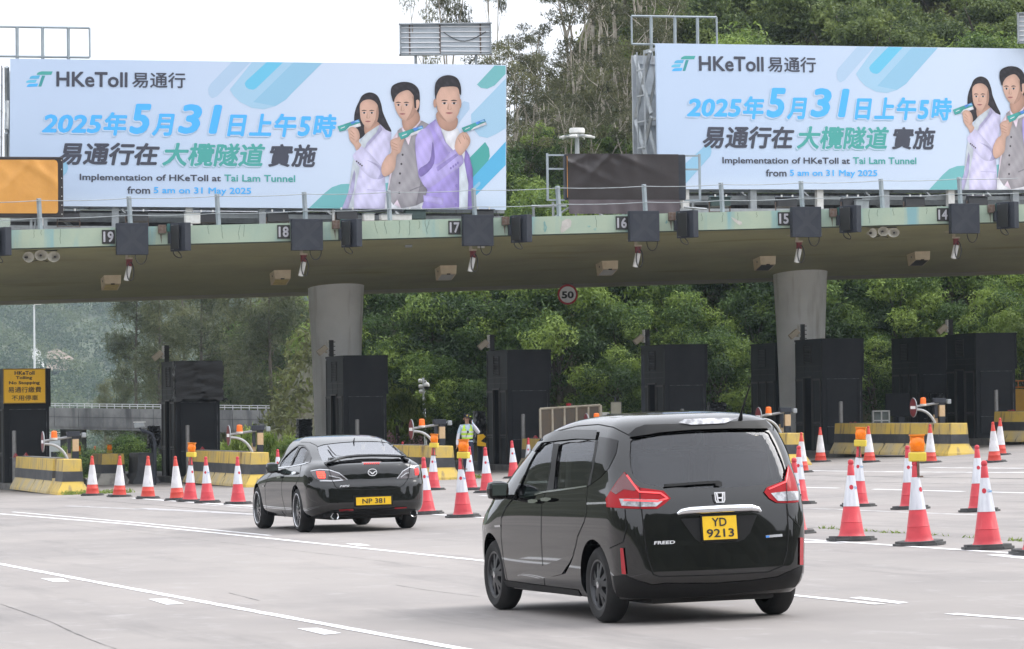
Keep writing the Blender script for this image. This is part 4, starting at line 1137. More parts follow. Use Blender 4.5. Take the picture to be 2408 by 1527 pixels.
# plastic wrap round the top of the second booth
WRAP = M('black_plastic_film', (.007, .007, .008), .34, bump=.45, bscale=9, stretch=(.7, 1, 2.6))
def wrap(name, lb, root_loc, rz, w_, d_, h_, seed, cat, base=None):
    t = thing(name, lb, cat, root_loc, rz)
    r = random.Random(seed); mb = MB()
    nx, nz = 36, 18
    loop = []
    n = [14, 10, 14, 10]
    cs = [(0, 0), (w_, 0), (w_, d_), (0, d_)]
    for k in range(4):
        a, b = cs[k], cs[(k + 1) % 4]
        for i in range(n[k]): loop.append((a[0] + (b[0] - a[0]) * i / n[k], a[1] + (b[1] - a[1]) * i / n[k]))
    N = len(loop); vs = []
    for j in range(nz + 1):
        for i, (x, y) in enumerate(loop):
            cx_, cy_ = w_ / 2, d_ / 2
            k = .012 * math.sin(j * 1.1 + i * .35) + .012 * math.sin(j * 2.3 - i * .8 + seed) + r.uniform(-.018, .022)
            if j == 0: k += .05
            if j == nz: k -= .02
            dx, dy = x - cx_, y - cy_; l_ = math.hypot(dx, dy)
            vs.append((x + dx / l_ * k, y + dy / l_ * k, h_ * j / nz + (r.uniform(-.05, .04) if j == 0 else r.uniform(-.012, .012))))
    mb.add(vs, [(j * N + i, j * N + (i + 1) % N, (j + 1) * N + (i + 1) % N, (j + 1) * N + i) for j in range(nz) for i in range(N)], 0, True)
    mb.add([vs[nz * N + i] for i in range(N)], [list(range(N))])
    part('film', mb, WRAP, t)
    if base: base(t)
    return t
q = L(18.8, 112.8); zs = hsc[1]
wr = wrap('plastic_wrap', 'shiny black plastic film wrapped round the top of a booth', q + E1 * -.0 - N1 * .09 + Vector((0, 0, .12 + 2.42 * zs)), TH, BW_ + .1, .5, 1.25 * zs, 4, 'plastic wrap')
part('loose_end', MB().tube([(1.42, .0, .02), (1.5, -.02, .05), (1.56, -.03, .02)], [.05, .03, .02], 7), WRAP, wr)
# lamp and camera heads on the booth roofs
sg0 = thing('roof_signal', 'x', 'signal', (0, 0, 0), TH, 'signals on the booth roofs')
mb = MB().box((0, 0, .26), (.13, .13, .5))
for k in range(4): mb.box((.01, -.05, .06 + k * .13), (.19, .14, .02))
part('lamp_stack', mb, CABLE, sg0)
part('backing', MB().box((-.1, .04, .3), (.05, .16, .4)), WHITEP, sg0)
part('camera', MB().bbox((-.28, 0, .2), (.34, .16, .17), .02, rm=Matrix.Rotation(R(-38), 3, 'Y')).box((-.12, .02, .14), (.14, .05, .05)), CREAM, sg0)
for k, (i, u, v) in enumerate([(1, 392, 858), (2, 779, 843), (3, 1157, 830), (4, 1522, 818), (5, 1887, 804), (6, 2235, 790)]):
    o = sg0 if k == 0 else dup(sg0, (0, 0, 0), TH)
    q = L(ISL[i], 114.9); z = q.z + .12 + (BH_ + .05) * hsc[i]
    p = Wp(u, v, 114.5); o.location = (p.x, p.y, z); o['label'] = 'lamp stack and camera on top of the booth ' + ISLN[i]
# steel bollards
bol = thing('bollard', 'x', 'bollard', (0, 0, 0), 0, 'steel bollards by the booths')
part('post', MB().lathe([(.06, 0), (.06, 1.52), (.052, 1.545), (0, 1.55)], 16), M('dull_bollard_steel', (.24, .235, .23), .5, metal=.5, col2=(.17, .165, .16), scale=7), bol)
part('base_plate', MB().box((0, 0, .012), (.24, .24, .024)), RUST, bol)
for i, a0 in enumerate(ISL):
    o = bol if i == 0 else dup(bol, (0, 0, 0), 0)
    o.location = L(a0 + .12, 111.4, h=.145); o['label'] = 'slim steel bollard by the booth ' + ISLN[i]
# concrete barriers
YEL = M('barrier_yellow', (.60, .42, .085), .7, col2=(.42, .32, .15), scale=1.1, amt=(.45, .68), bump=.15, bscale=16, streak=((.24, .18, .1), (2.2, 2.2, .45), 2.2), streak_amt=(.54, .68))
YELF = M('barrier_yellow_faded', (.56, .42, .15), .75, col2=(.42, .36, .24), scale=1.0, amt=(.38, .62), bump=.2, bscale=14, streak=((.05, .048, .045), (2.2, 2.2, .9), 2.0), streak_amt=(.58, .66))
BLK = M('barrier_black', (.035, .037, .042), .65, col2=(.075, .075, .08), scale=1.6, amt=(.45, .7), bump=.1, streak=((.2, .19, .18), (3, 3, .6), 2.5), streak_amt=(.66, .74))
def barrier_piece(mb, w_, l_, y0, flare_back=False, mi=(0, 1, 2), lean=1.0):
    lv = [(0, 0), (.07, .012), (.30, .14), (.335, .148), (.60, .168), (.9, .19), (.915, .2)]
    rings = []
    for z, ins in lv:
        yb = ins * .9 if flare_back else .02
        x0, x1, ya, yb_ = ins, w_ - ins, y0 + ins * .85, y0 + l_ - yb
        pts = []
        nx, ny = 4, max(2, int(l_ / .8))
        pts += [(x0 + (x1 - x0) * i / nx, ya, z) for i in range(nx)] + [(x1, ya + (yb_ - ya) * i / ny, z) for i in range(ny)] + [(x1 - (x1 - x0) * i / nx, yb_, z) for i in range(nx)] + [(x0, yb_ - (yb_ - ya) * i / ny, z) for i in range(ny)]
        rings.append(pts)
    N = len(rings[0])
    for k in range(len(rings) - 1):
        m_ = mi[2] if k < 3 else mi[1] if k < 4 else mi[0]
        mb.add(rings[k] + rings[k + 1], [(i, (i + 1) % N, N + (i + 1) % N, N + i) for i in range(N)], m_)
    mb.add(rings[-1], [list(range(N))], mi[0])
bar = thing('concrete_barrier', 'x', 'barrier', (0, 0, 0), TH, 'black and yellow concrete barriers')
mb = MB(); barrier_piece(mb, .84, 8.0, 2.0); part('side_wall', mb, [YEL, BLK, YELF], bar)
mb = MB(); barrier_piece(mb, .84, 1.55, 0); part('nose_block', mb, [YEL, BLK, YEL], bar)
part('notch', MB().box((.42, 1.78, .2), (.56, .5, .4)), [YELF], bar)
mb = MB(); part('rubble_strip', MB().box((.42, 6, .92), (.42, 7.6, .02)), KERB, bar)
for i, a0 in enumerate(ISL):
    o = bar if i == 0 else dup(bar, (0, 0, 0), TH)
    o.location = L(a0 - (.42 if i < 5 else .7), [98.2, 99.2, 99.6, 100.2, 100.2, 100.2, 100][i])
    o['label'] = 'worn yellow and black barrier of the booth ' + ISLN[i]
# red wedges on the barrier ends
ck = thing('red_wedge', 'x', 'wedge', (0, 0, 0), TH, 'small red wedges on the barriers')
part('wedge', MB().prism([(-.13, 0, .0), (-.0, 0, .2), (.13, 0, .0)], (0, .25, 0)), M('wedge_red', (.24, .02, .025), .6), ck)
part('marker_face', MB().box((-.04, -.012, .07), (.03, .012, .03)), M('dull_marker', (.3, .27, .26), .6), ck)
k = 0
for i, a0 in enumerate(ISL):
    for dx, bb, nm in ((-.14 if i < 5 else -.42, 108.9, 'road-side'), (.22 if i < 5 else -.1, 109.4, 'booth-side')):
        if i in (3, 4) and bb > 109: continue
        o = ck if k == 0 else dup(ck, (0, 0, 0), TH); k += 1
        p = L(a0 + dx, bb, h=.93); o.location = p; o.scale = (.65, .8, .62)
        o['label'] = f'{"left-hand" if bb < 109 else "right-hand"} red wedge on the barrier of the booth ' + ISLN[i]
# barrier gates with a no-entry disc
gate = thing('barrier_gate', 'x', 'gate', (0, 0, 0), TH, 'folded barrier gates with red discs')
CRM = M('cream_post_band', (.58, .42, .26), .6, col2=(.5, .35, .2), scale=6)
mb = MB()
for k, (z0, z1, m_) in enumerate(((0, .3, 0), (.3, .55, 1), (.55, .8, 0), (.8, 1.12, 1), (1.12, 1.2, 0))): mb.box((.0, 0, (z0 + z1) / 2), (.16, .14, z1 - z0), m_)
for k, (z0, z1, m_) in enumerate(((0, .1, 0), (.1, .4, 1), (.4, .62, 0), (.62, .85, 1))): mb.box((-.16, .06, (z0 + z1) / 2), (.1, .1, z1 - z0), m_)
part('post', mb, [BLACKP, CRM], gate)
part('head', MB().bbox((-.06, 0, 1.25), (.34, .2, .14), .015).box((-.16, .03, 1.0), (.08, .1, .5)), BLACKP, gate)
part('sensor', MB().bbox((.22, 0, 1.22), (.12, .12, .13), .02).box((.14, 0, 1.24), (.08, .04, .04)), STEEL, gate)
part('arm', MB().tube([(-.1, -.02, 1.18), (-.82, -.05, 1.08)], .036, 10), M('grey_arm', (.30, .31, .32), .5, col2=(.22, .22, .23), scale=6), gate)
pts = [(-.74 + .55 * math.sin(t) * 1.0, -.06, 1.0 - .0 - .62 * (1 - math.cos(t)) - .0) for t in [math.pi / 2 * k / 10 for k in range(11)]]
part('curved_tube', MB().tube([(-.82, -.06, 1.0)] + pts + [(-.15, -.06, .25)], .038, 10), M('pale_tube', (.42, .43, .44), .4, metal=.2), gate)
mb = MB().lathe([(.0, -.012), (.265, -.012), (.265, .012), (.0, .012)], 32, axis='X', c=(-.86, -.05, 1.06)); dsc = part('disc', mb, M('faded_disc_red', (.16, .012, .018), .5, col2=(.12, .012, .016), scale=6), gate, fix=True)
part('bar', MB().box((-.8745, -.05, 1.06), (.003, .40, .085)).box((-.8455, -.05, 1.06), (.003, .40, .085)), SWHITE, dsc)
part('disc_rim', MB().lathe([(.268, -.014), (.28, 0), (.268, .014)], 32, axis='X', c=(-.86, -.05, 1.06)), STEEL, dsc)
AMBH = M('orange_beacon', (.75, .14, .02), .3, emit=(.9, .2, .02), estr=.15)
part('beacon', MB().lathe([(.085, 0), (.075, .16), (.05, .18), (0, .185)], 16, c=(-.56, -.03, 1.16)), AMBH, gate)
part('beacon_base', MB().lathe([(.09, -.05), (.095, 0), (0, .005)], 16, c=(-.56, -.03, 1.16)), WHITEP, gate)
for i, a0 in enumerate(ISL):
    o = gate if i == 0 else dup(gate, (0, 0, 0), TH)
    o.location = L(a0 + (.3 if i < 5 else -.2), [98.2, 99.2, 99.6, 100.2, 100.2, 100.2, 100][i] + 1.75, h=.3); o['label'] = 'folded no-entry gate on the barrier of the booth ' + ISLN[i]
# two short blocks behind the first gap
def block(lb, u, v, w_, l_, mats):
    t = thing('concrete_block', lb, 'barrier', G(u, v), TH, 'short barrier blocks')
    mb = MB(); barrier_piece(mb, w_, l_, 0, True); part('block', mb, mats, t)
    part('lifting_slot', MB().box((w_ / 2, .1, .03), (w_ * .3, .12, .06)), VOID, t)
block('weathered short barrier block with a whitish foot, left of the wrapped booth', 228, 1141, 1.02, 2.4, [YEL, BLK, M('bare_foot', (.42, .40, .36), .8, col2=(.2, .19, .18), scale=2, amt=(.45, .65))])
block('blackened barrier block touching the wrapped booth', 313, 1139, .82, 2.0, [BLK, BLK, BLK])
# plastic-wrapped machines beside the booths
def machine(lb, u, v, wpx, hpx, b, seed, post=True):
    q = Wp(u, v, b); s = FPX / (q - CAM).dot(CF)
    w_, h_ = wpx / s, hpx / s
    g = L(ab(q)[0], b)
    def base(t):
        part('stand', MB().box((w_ / 2, .2, (g.z - q.z) / 2 + .05), (.14, .14, q.z - g.z + .1)), BLACKP, t)
    return wrap('wrapped_machine', lb, q, TH, w_, .4, h_, seed, 'machine', base if post else None)
machine('toll machine wrapped in black plastic beside the plastic-topped booth', 351, 1054, 27, 52, 113.6, 21)
machine('toll machine wrapped in black plastic left of the nearer round column', 703, 1028, 32, 42, 118.5, 22)
machine('toll machine wrapped in black plastic behind the standing officer', 1121, 1046, 23, 78, 114.5, 23)
machine('toll machine wrapped in black plastic over the minivan roof', 1672, 985, 38, 38, 116, 24)
machine('toll machine wrapped in black plastic between the two overlapping booths', 2191, 1000, 33, 74, 116.8, 25)
# ------------------------------------------------------------------ traffic cones
CRED = M('cone_red', (.58, .045, .06), .5, col2=(.42, .03, .042), scale=3.2, amt=(.4, .7), streak=((.62, .13, .13), (3, 3, .5), 3), streak_amt=(.56, .75))
CORG = M('cone_orange_red', (.60, .055, .035), .5, col2=(.52, .045, .03), scale=4)
CSIL = M('cone_reflective_sleeve', (.66, .67, .71), .35, metal=.2, col2=(.52, .53, .58), scale=3, stretch=(7, 7, .15))
CWHT = M('cone_white_sleeve', (.68, .67, .69), .6, col2=(.52, .50, .51), scale=3, streak=((.40, .38, .37), (3, 3, .7), 3.5), streak_amt=(.6, .74))
RUB = M('black_rubber', (.045, .045, .047), .85, col2=(.09, .088, .085), scale=5)
LRED = M('logo_red', (.5, .02, .04), .5)
LBLU = M('logo_blue', (.05, .25, .5), .5)
def make_cone(kind):
    t = thing('traffic_cone', 'x', 'traffic cone', (0, 0, 0), 0, 'red and white traffic cones')
    if kind == 'a':
        z1, z2, rb, prof, red, slv = .42, .80, .16, [(0, .055), (.172, .055), (.158, .075), (.152, .1), (.130, .22), (.134, .225), (.130, .232), (.098, .42)], CRED, CSIL
        r1, r2 = .098, .046
    else:
        z1, z2, rb, prof, red, slv = .28, .77, .17, [(0, .055), (.172, .055), (.165, .075), (.160, .1), (.148, .175), (.15, .18), (.146, .185), (.128, .28)], CORG, CWHT
        r1, r2 = .128, .058
    part('body', MB().lathe(prof, 24), red, t, fix=False)
    part('sleeve', MB().lathe([(r1, z1), (r1 + .004, z1), (r2 + .004, z2), (r2, z2)], 24), slv, t, fix=False)
    part('tip', MB().lathe([(r2, z2), (.036, .925), (.03, .935), (.036, .945), (.036, .97), (.028, .99), (.0, 1.0)], 20), red, t, fix=False)
    mb = MB(); s = .28
    for z0, z1_, k in ((0, .03, 1), (.03, .055, .9)):
        pts = [(s * k * math.cos(R(45 * i + 22.5)) * 1.06 * (1.0), s * k * math.sin(R(45 * i + 22.5)) * 1.06, z0) for i in range(8)]
        pts = [(max(-s * k, min(s * k, x * 1.25)), max(-s * k, min(s * k, y * 1.25)), z) for x, y, z in pts]
        mb.prism(pts, (0, 0, z1_ - z0))
    part('base', mb, RUB, t)
    if kind == 'a':
        rr = lambda z: r1 + (r2 - r1) * (z - z1) / (z2 - z1) + .0065
        def pl(x, z, lift, a0): r_ = rr(z) + lift; return (r_ * math.sin(a0 + x / r_), -r_ * math.cos(a0 + x / r_), z)
        zc = .655
        mb = MB(); n = 14
        mb.poly([pl(.026 * math.cos(2 * math.pi * i / n), zc + .03 * math.sin(2 * math.pi * i / n), .0, -.35) for i in range(n)])
        part('logo_disc', mb, LRED, t, fix=False)
        mb = MB(); text_into(mb, 'Gammon', (.04, .19, zc - .018, zc + .014), lambda x, y, z: pl(x, y, z * .02, -.35), bold=.02)
        part('logo_lettering', mb, LBLU, t, fix=False)
    return t
ca, cw = make_cone('a'), make_cone('w')
AMB = M('amber_lens', (.80, .20, .004), .25, col2=(.62, .13, .003), scale=14, emit=(1, .25, .0), estr=.12)
LYEL = M('yellow_lamp_plastic', (.72, .56, .06), .4, col2=(.62, .46, .05), scale=5)
AMBF = M('orange_lamp_frame', (.75, .22, .01), .35)
lampt = thing('warning_lamp', 'x', 'warning lamp', (0, 0, 0), 0, 'amber warning lamps on cones')
part('battery_box', MB().bbox((0, 0, 1.035), (.2, .13, .11), .018), LYEL, lampt)
part('lens', MB().lathe([(0, -.06), (.03, -.06), (.06, -.052), (.084, -.035), (.09, -.01), (.09, .01), (.084, .035), (.06, .052), (0, .06)], 24, c=(0, 0, 1.185), axis='Y'), AMB, lampt)
part('frame', MB().bbox((0, 0, 1.19), (.165, .05, .19), .012).box((0, 0, 1.29), (.18, .09, .018)), AMBF, lampt)
part('rod', MB().box((.0, -.055, .9), (.028, .012, .2)).lathe([(.066, .795), (.066, .812)], 16), RUST, lampt)
CONES = [  # base in the picture, kind, turn, lamp, label
    (217.6, 1167, 'w', 0, 0, 'plain white cone closest to the nose of the yellow and black barrier'),
    (281, 1170, 'w', 30, 0, 'plain white cone second from the barrier nose'),
    (348, 1174, 'w', 10, 0, 'plain white cone third from the barrier nose, standing alone'),
    (417, 1178, 'w', 50, 0, 'plain white cone just before the lamp cone of that row'),
    (447, 1181, 'a', 60, 1, 'cone with an amber lamp, fifth in the left row'),
    (488, 1184, 'a', 8, 0, 'silver-sleeved cone with a red dot, next after the lamp cone of that row'),
    (560, 1187, 'a', 52, 0, 'silver-sleeved cone nearest the front of the black saloon car'),
    (1003, 1211, 'a', 20, 0, 'cone half hidden behind the right rear of the black saloon car'),
    (1019, 1154, 'a', 5, 1, 'cone with an amber lamp beside the barrier, behind the saloon car'),
    (1089, 1218, 'a', 12, 1, 'cone with an amber lamp standing in front of the officer'),
    (1106, 1154, 'a', 30, 0, 'cone at the feet of the officer, mostly hidden by the lamp cone'),
    (1146, 1160, 'a', 15, 0, 'unobstructed cone right of the officer'),
    (1868, 1256, 'a', 0, 0, 'cone hidden behind the minivan with only its foot showing'),
    (1879, 1187, 'a', 8, 0, 'cone directly behind the tail lamp of the minivan'),
    (1886, 1113, 'w', 0, 0, 'plain white cone behind the minivan, in front of the barrier block'),
    (2003, 1273, 'a', 18, 0, 'large near cone next to the minivan'),
    (2019, 1193, 'a', 6, 1, 'cone with an amber lamp behind the large cone next to the minivan'),
    (2141, 1199, 'a', 16, 0, 'cone hidden behind the large lamp cone'),
    (2162, 1284, 'a', 62, 1, 'large near cone carrying an amber lamp'),
    (2303, 1205, 'a', 22, 0, 'cone just behind the large near cone at the road edge'),
    (2323, 1293, 'a', 2, 0, 'large near cone without a lamp, farthest from the minivan'),
    (1930, 1088, 'w', 20, 0, 'plain white cone beside the steel bollard of the column booth'),
    (2045, 1089, 'w', 40, 0, 'plain white cone in front of the long barrier, behind a lamp cone'),
    (2188, 1090, 'w', 70, 0, 'plain white cone in front of the gate near the truck'),
    (2339, 1089, 'w', 10, 0, 'plain white cone at the barrier closest to the photo edge'),
    (2352, 1072, 'w', 15, 0, 'plain white cone behind another cone by the last barrier'),
    (224, 1112, 'w', 15, 0, 'reddish cone peeping out behind the first plain white cone'),
    (655, 1150, 'a', 15, 0, 'cone behind the wing mirror of the saloon car'),
    (1209, 1126, 'a', 15, 0, 'cone behind the wing mirror of the minivan'),
    (1243, 1112, 'a', 15, 0, 'cone behind the windscreen pillar of the minivan'),
    (948, 1120, 'a', 15, 0, 'cone whose tip shows over the boot of the saloon car'),
    (2440, 1306, 'a', 15, 0, 'cone almost outside the photo with only its foot showing'),
]
seen = {}; nl = 0
rnd.seed(5)
def cone_at(p, kind, turn, label, sc=1.0):
    src = ca if kind == 'a' else cw
    o = src if kind not in seen else dup(src, (0, 0, 0), 0)
    seen[kind] = 1
    o.location = p; o.rotation_euler = (R(rnd.uniform(-2.2, 2.2)), R(rnd.uniform(-2.6, .8)), R(turn)); o['label'] = label
    if sc != 1.0: o.scale = (sc, sc, sc)
    return o
for u, v, kd, tn, lp, lb in CONES:
    p = G(u, v - 1); p.z += .003
    cone_at(p, kd, tn if lp < 2 else 0, lb)
    if lp:
        o = lampt if nl == 0 else dup(lampt, (0, 0, 0), 0)
        nl += 1
        o.location = p; o.rotation_euler = (0, R(rnd.uniform(-2, 3)), R(rnd.uniform(-25, 20)))
        o['label'] = ('amber warning lamp on the ' + lb.replace('cone with an amber lamp', 'cone').replace(' carrying an amber lamp', ' beside the road edge'))
for u, v, lb in ((184.5, 1086, 'on the barrier nose of the booth with the yellow sign'), (258, 1083, 'above the weathered block left of the wrapped booth')):
    q = P(u, v, 117)
    o = cone_at(q - Vector((0, 0, .55)), 'w', 0, 'small cone ' + lb, .75)
    l_ = dup(lampt, q - Vector((0, 0, .62)), 0); l_.scale = (.85, .85, .85); l_['label'] = 'small amber warning lamp ' + lb; nl += 1
    st = tag(part('concrete_plinth', MB().bbox((0, 0, 0), (.6, .6, .7), .04), KERB), 'low concrete plinth under the small lamp cone ' + lb.split(' of ')[0].split(' left')[0], 'plinth')
    st.location = q - Vector((0, 0, .9))
# ------------------------------------------------------------------ odds and ends on the plaza
t = thing('folding_gate', 'cream framed gate with grey mesh panels behind the minivan', 'gate', Wp(1270, 1090, 109), 0)
p0, p1 = Wp(1270, 962, 109), Wp(1411, 953, 110); o_ = Vector(t.location)
mb = MB(); ms = MB()
for k in range(6):
    q = p0.lerp(p1, k / 5) - o_
    mb.tube([q - Vector((0, 0, 1.75)), q], .035 if k < 5 else .06, 4)
    if k < 5:
        q2 = p0.lerp(p1, (k + 1) / 5) - o_
        ms.poly([q - Vector((0, -.02, 1.7)), q2 - Vector((0, -.02, 1.7)), q2 + Vector((0, .02, 0)), q + Vector((0, .02, 0))])
mb.tube([p0 - o_, p1 - o_], .035, 4).tube([p0 - o_ - Vector((0, 0, 1.7)), p1 - o_ - Vector((0, 0, 1.7))], .035, 4)
part('frame', mb, M('cream_gate_paint', (.50, .45, .36), .6, col2=(.36, .31, .25), scale=4), t)
part('mesh_panel', ms, M('grey_gate_mesh', (.085, .075, .065), .7, col2=(.12, .085, .055), scale=2.5), t)
q = Wp(1337, 957, 110.5); t = thing('red_lamp', 'small red lamp above the cream gate', 'lamp', q, 0)
part('lens', MB().lathe([(.07, -.05), (.075, .1), (.0, .12)], 14), SRED, t); part('stem', MB().box((.1, .03, .0), (.06, .06, .22)).box((0, .03, -.5), (.05, .05, .9)), RUST, t)
q = Wp(1449, 976, 112); t = thing('instruction_board', 'small beige board on a black post between two booths', 'board', q, 0)
part('board', MB().bbox((0, 0, .2), (.34, .04, .4), .02), M('beige_board', (.40, .38, .30), .6, col2=(.33, .31, .24), scale=5), t)
part('post', MB().box((-.02, .06, -.5), (.06, .06, 2.1)), BLACKP, t)
part('camera', MB().bbox((-.32, .0, .02), (.22, .16, .13), .02), WHITEP, t)
part('border', MB().box((0, -.023, .39), (.32, .004, .012)).box((0, -.023, .01), (.32, .004, .012)).box((-.16, -.023, .2), (.012, .004, .37)).box((.16, -.023, .2), (.012, .004, .37)), BLACKP, t)
q = Wp(1513, 958, 113); t = thing('slim_post', 'slim black post left of the booth behind the minivan roof', 'post', q, 0)
part('post', MB().box((0, 0, 0), (.09, .09, 3.2)), BLACKP, t); part('cap', MB().box((0, 0, 1.62), (.12, .12, .05)), CABLE, t)
# camera mast
d = 134; q = P(1003, 1098, d); s = FPX / d
t = thing('camera_mast', 'slender white mast with dome cameras behind the amber lamp cones', 'camera mast', q, 0)
top = P(995, 889, d) - q
part('mast', MB().tube([(0, 0, 0), top], [.055, .04], 10), M('white_mast_paint', (.62, .64, .66), .45), t)
for k, (u, v) in enumerate(((989, 896), (990, 909), (991, 921))):
    c = P(u, v, d) - q
    part('camera', MB().lathe([(0, -.085), (.05, -.08), (.075, -.04), (.075, .03), (.05, .06), (0, .065)], 14, c=c, axis='X').box(c + Vector((.09, 0, 0)), (.12, .04, .04)), WHITEP, t)
c = P(1003, 908, d) - q
dm = part('dome', MB().lathe([(.1, -.02), (.11, .0), (.1, .07), (.06, .12), (0, .13)], 18, c=c), WHITEP, t)
part('dome_glass', MB().lathe([(.098, -.022), (.085, -.09), (.045, -.13), (0, -.14)], 18, c=c), CABLE, dm)
part('bracket', MB().tube([c + Vector((0, 0, .12)), c + Vector((-.02, 0, .18)), c + Vector((-.1, 0, .18))], .02, 6), WHITEP, t)
# camera on a bent pole
q = G(363, 1141); d = (q - CAM).dot(CF)
t = thing('camera_pole', 'dark bent pole with a small camera left of the wrapped booth', 'camera pole', q, 0)
pt = lambda u, v: P(u, v, d) - q
part('pole', MB().tube([(0, 0, 0), pt(364, 1040), pt(358, 1022), pt(346, 1016), pt(334, 1013)], .05, 8), BLACKP, t)
part('camera', MB().bbox(pt(328, 1000), (.3, .14, .15), .025, rm=Matrix.Rotation(R(-10), 3, 'Y')), STEEL, t)
part('hood', MB().box(pt(328, 997) + Vector((0, 0, .05)), (.34, .17, .02)), WHITEP, t)
part('bracket', MB().tube([pt(334, 1013), pt(328, 1006)], .03, 6), BLACKP, t)
# officer's companion panel, white cabinet, dark board, yellow truck
q = Wp(1122, 1049, 113); t = thing('torn_sign', 'torn yellow panel behind the officer', 'panel', q, TH)
part('sheet', MB().prism([(0, 0, 0), (.28, 0, -.02), (.28, 0, .08), (.12, 0, .14), (.27, 0, .28), (.2, 0, .36), (.02, 0, .34)], (0, .03, 0)), SIGNY, t); part('stand', MB().box((.2, .05, -.4), (.06, .06, .9)), BLACKP, t)
q = Wp(2052, 1003, 114); t = thing('white_cabinet', 'open white metal cabinet frame between two booths', 'cabinet', q, TH)
mb = MB()
for x in (.02, .3, .56): mb.box((x, 0, .0), (.04, .04, 1.0))
for z in (-.25, .18, .48): mb.box((.29, 0, z), (.58, .04, .04))
part('frame', mb, WHITEP, t); part('sheet', MB().box((.29, .12, .1), (.56, .02, .76)), M('dull_grey_sheet', (.22, .25, .24), .6, col2=(.16, .18, .17), scale=4), t)
q = Wp(2086, 1003, 114.5); t = thing('dark_board', 'plain dark board on a stand beside the white cabinet', 'board', q, TH)
part('board', MB().bbox((.36, 0, .68), (.8, .06, .72), .012), BOOTH, t); part('stand', MB().box((.36, .05, -.2), (.12, .1, 1.2)).bbox((.45, -.06, .15), (.22, .14, .3), .02), BLACKP, t)
q = Wp(2383, 1003, 122); t = thing('yellow_truck', 'yellow truck body with an orange rail at the photo edge', 'truck', q, TH)
YT = M('truck_yellow', (.66, .36, .02), .45, col2=(.58, .31, .02), scale=2)
part('body', MB().bbox((1.6, 1.2, .62), (3.4, 2.4, 1.3), .05), YT, t)
mb = MB()
for z in (1.33, 1.55): mb.tube([(-.1, 0, z), (3.3, 0, z)], .025, 6)
for k in range(12): mb.tube([(-.1 + k * .3, 0, 1.3), (-.1 + k * .3, 0, 1.55)], .02, 6)
part('rail', mb, M('orange_rail', (.6, .2, .03), .5), t)
for x in (.5, 2.6): part('wheel', MB().lathe([(.2, -.12), (.42, -.12), (.45, 0), (.42, .12), (.2, .12), (.2, -.12)], 24, axis='X', c=(x, .2, -.7)), RUB, t)
part('chassis', MB().box((1.6, 1.2, -.25), (3.2, 2.0, .4)), BLACKP, t)
# ------------------------------------------------------------------ cars
PAINTB = M('black_car_paint', (.0025, .0025, .003), .4, coat=1.0, spec=0.0, cior=1.7)
PLAST = M('black_trim_plastic', (.006, .006, .0065), .5, spec=.3)
GLOSSB = M('gloss_black_trim', (.002, .002, .0025), .3, coat=.8, spec=0)
RUBT = M('tyre_rubber', (.009, .009, .0095), .85, col2=(.018, .017, .017), scale=9)
CHROME = M('chrome', (.75, .76, .78), .08, metal=1)
BADGE = M('badge_silver', (.72, .72, .74), .35, metal=.2)
GUNM = M('dark_alloy', (.055, .056, .06), .35, metal=.6)
SILV = M('machined_alloy', (.6, .6, .62), .25, metal=.9)
UNDER = M('dirty_underbody', (.018, .017, .016), .9)
TRED = M('tail_lamp_red', (.26, .002, .006), .3, coat=.3, spec=.1, emit=(1, .01, .02), estr=.05)
TREDD = M('tail_lamp_dark_red', (.10, .004, .008), .12, coat=1)
TCLR = M('tail_lamp_clear', (.46, .46, .48), .1, coat=1, metal=.3, col2=(.16, .16, .17), scale=14, amt=(.4, .6))
TGLOW = M('lit_brake_led', (.6, .02, .02), .3, emit=(1, .04, .03), estr=.35)
TCORE = M('bright_brake_led', (.9, .12, .08), .3, emit=(1, .13, .08), estr=.8)
SMOKE = M('smoked_lamp', (.10, .085, .09), .1, coat=1, metal=.5)
SEAT = M('dark_seat_fabric', (.022, .022, .024), .9)
PLY = M('plate_yellow', (.80, .50, .01), .4, col2=(.72, .44, .01), scale=9)
REFL = M('red_reflector', (.34, .01, .018), .25, coat=.6)
def glass_mat(name, tint, refl=1.5):
    m = bpy.data.materials.new(name); m.use_nodes = True
    t = m.node_tree; t.nodes.clear()
    o = t.nodes.new('ShaderNodeOutputMaterial'); mx = t.nodes.new('ShaderNodeMixShader')
    tr = t.nodes.new('ShaderNodeBsdfTransparent'); gl = t.nodes.new('ShaderNodeBsdfGlossy'); fr = t.nodes.new('ShaderNodeFresnel')
    tr.inputs[0].default_value = (*tint, 1); gl.inputs['Roughness'].default_value = .02; gl.inputs[0].default_value = (.95, .96, 1, 1)
    fr.inputs[0].default_value = refl
    t.links.new(fr.outputs[0], mx.inputs[0]); t.links.new(tr.outputs[0], mx.inputs[1]); t.links.new(gl.outputs[0], mx.inputs[2]); t.links.new(mx.outputs[0], o.inputs[0])
    return m
GLS = glass_mat('side_glass', (.74, .80, .76)); GLP = glass_mat('privacy_glass', (.62, .65, .63), 1.5); GLR = glass_mat('rear_privacy_glass', (.52, .54, .55), 1.7); GLM = glass_mat('rear_screen_glass', (.30, .32, .33), 4.2)
def grow(px, k):
    cx = sum(p[0] for p in px) / len(px); cy = sum(p[1] for p in px) / len(px)
    return [(cx + (x - cx) * k, cy + (y - cy) * k) for x, y in px]
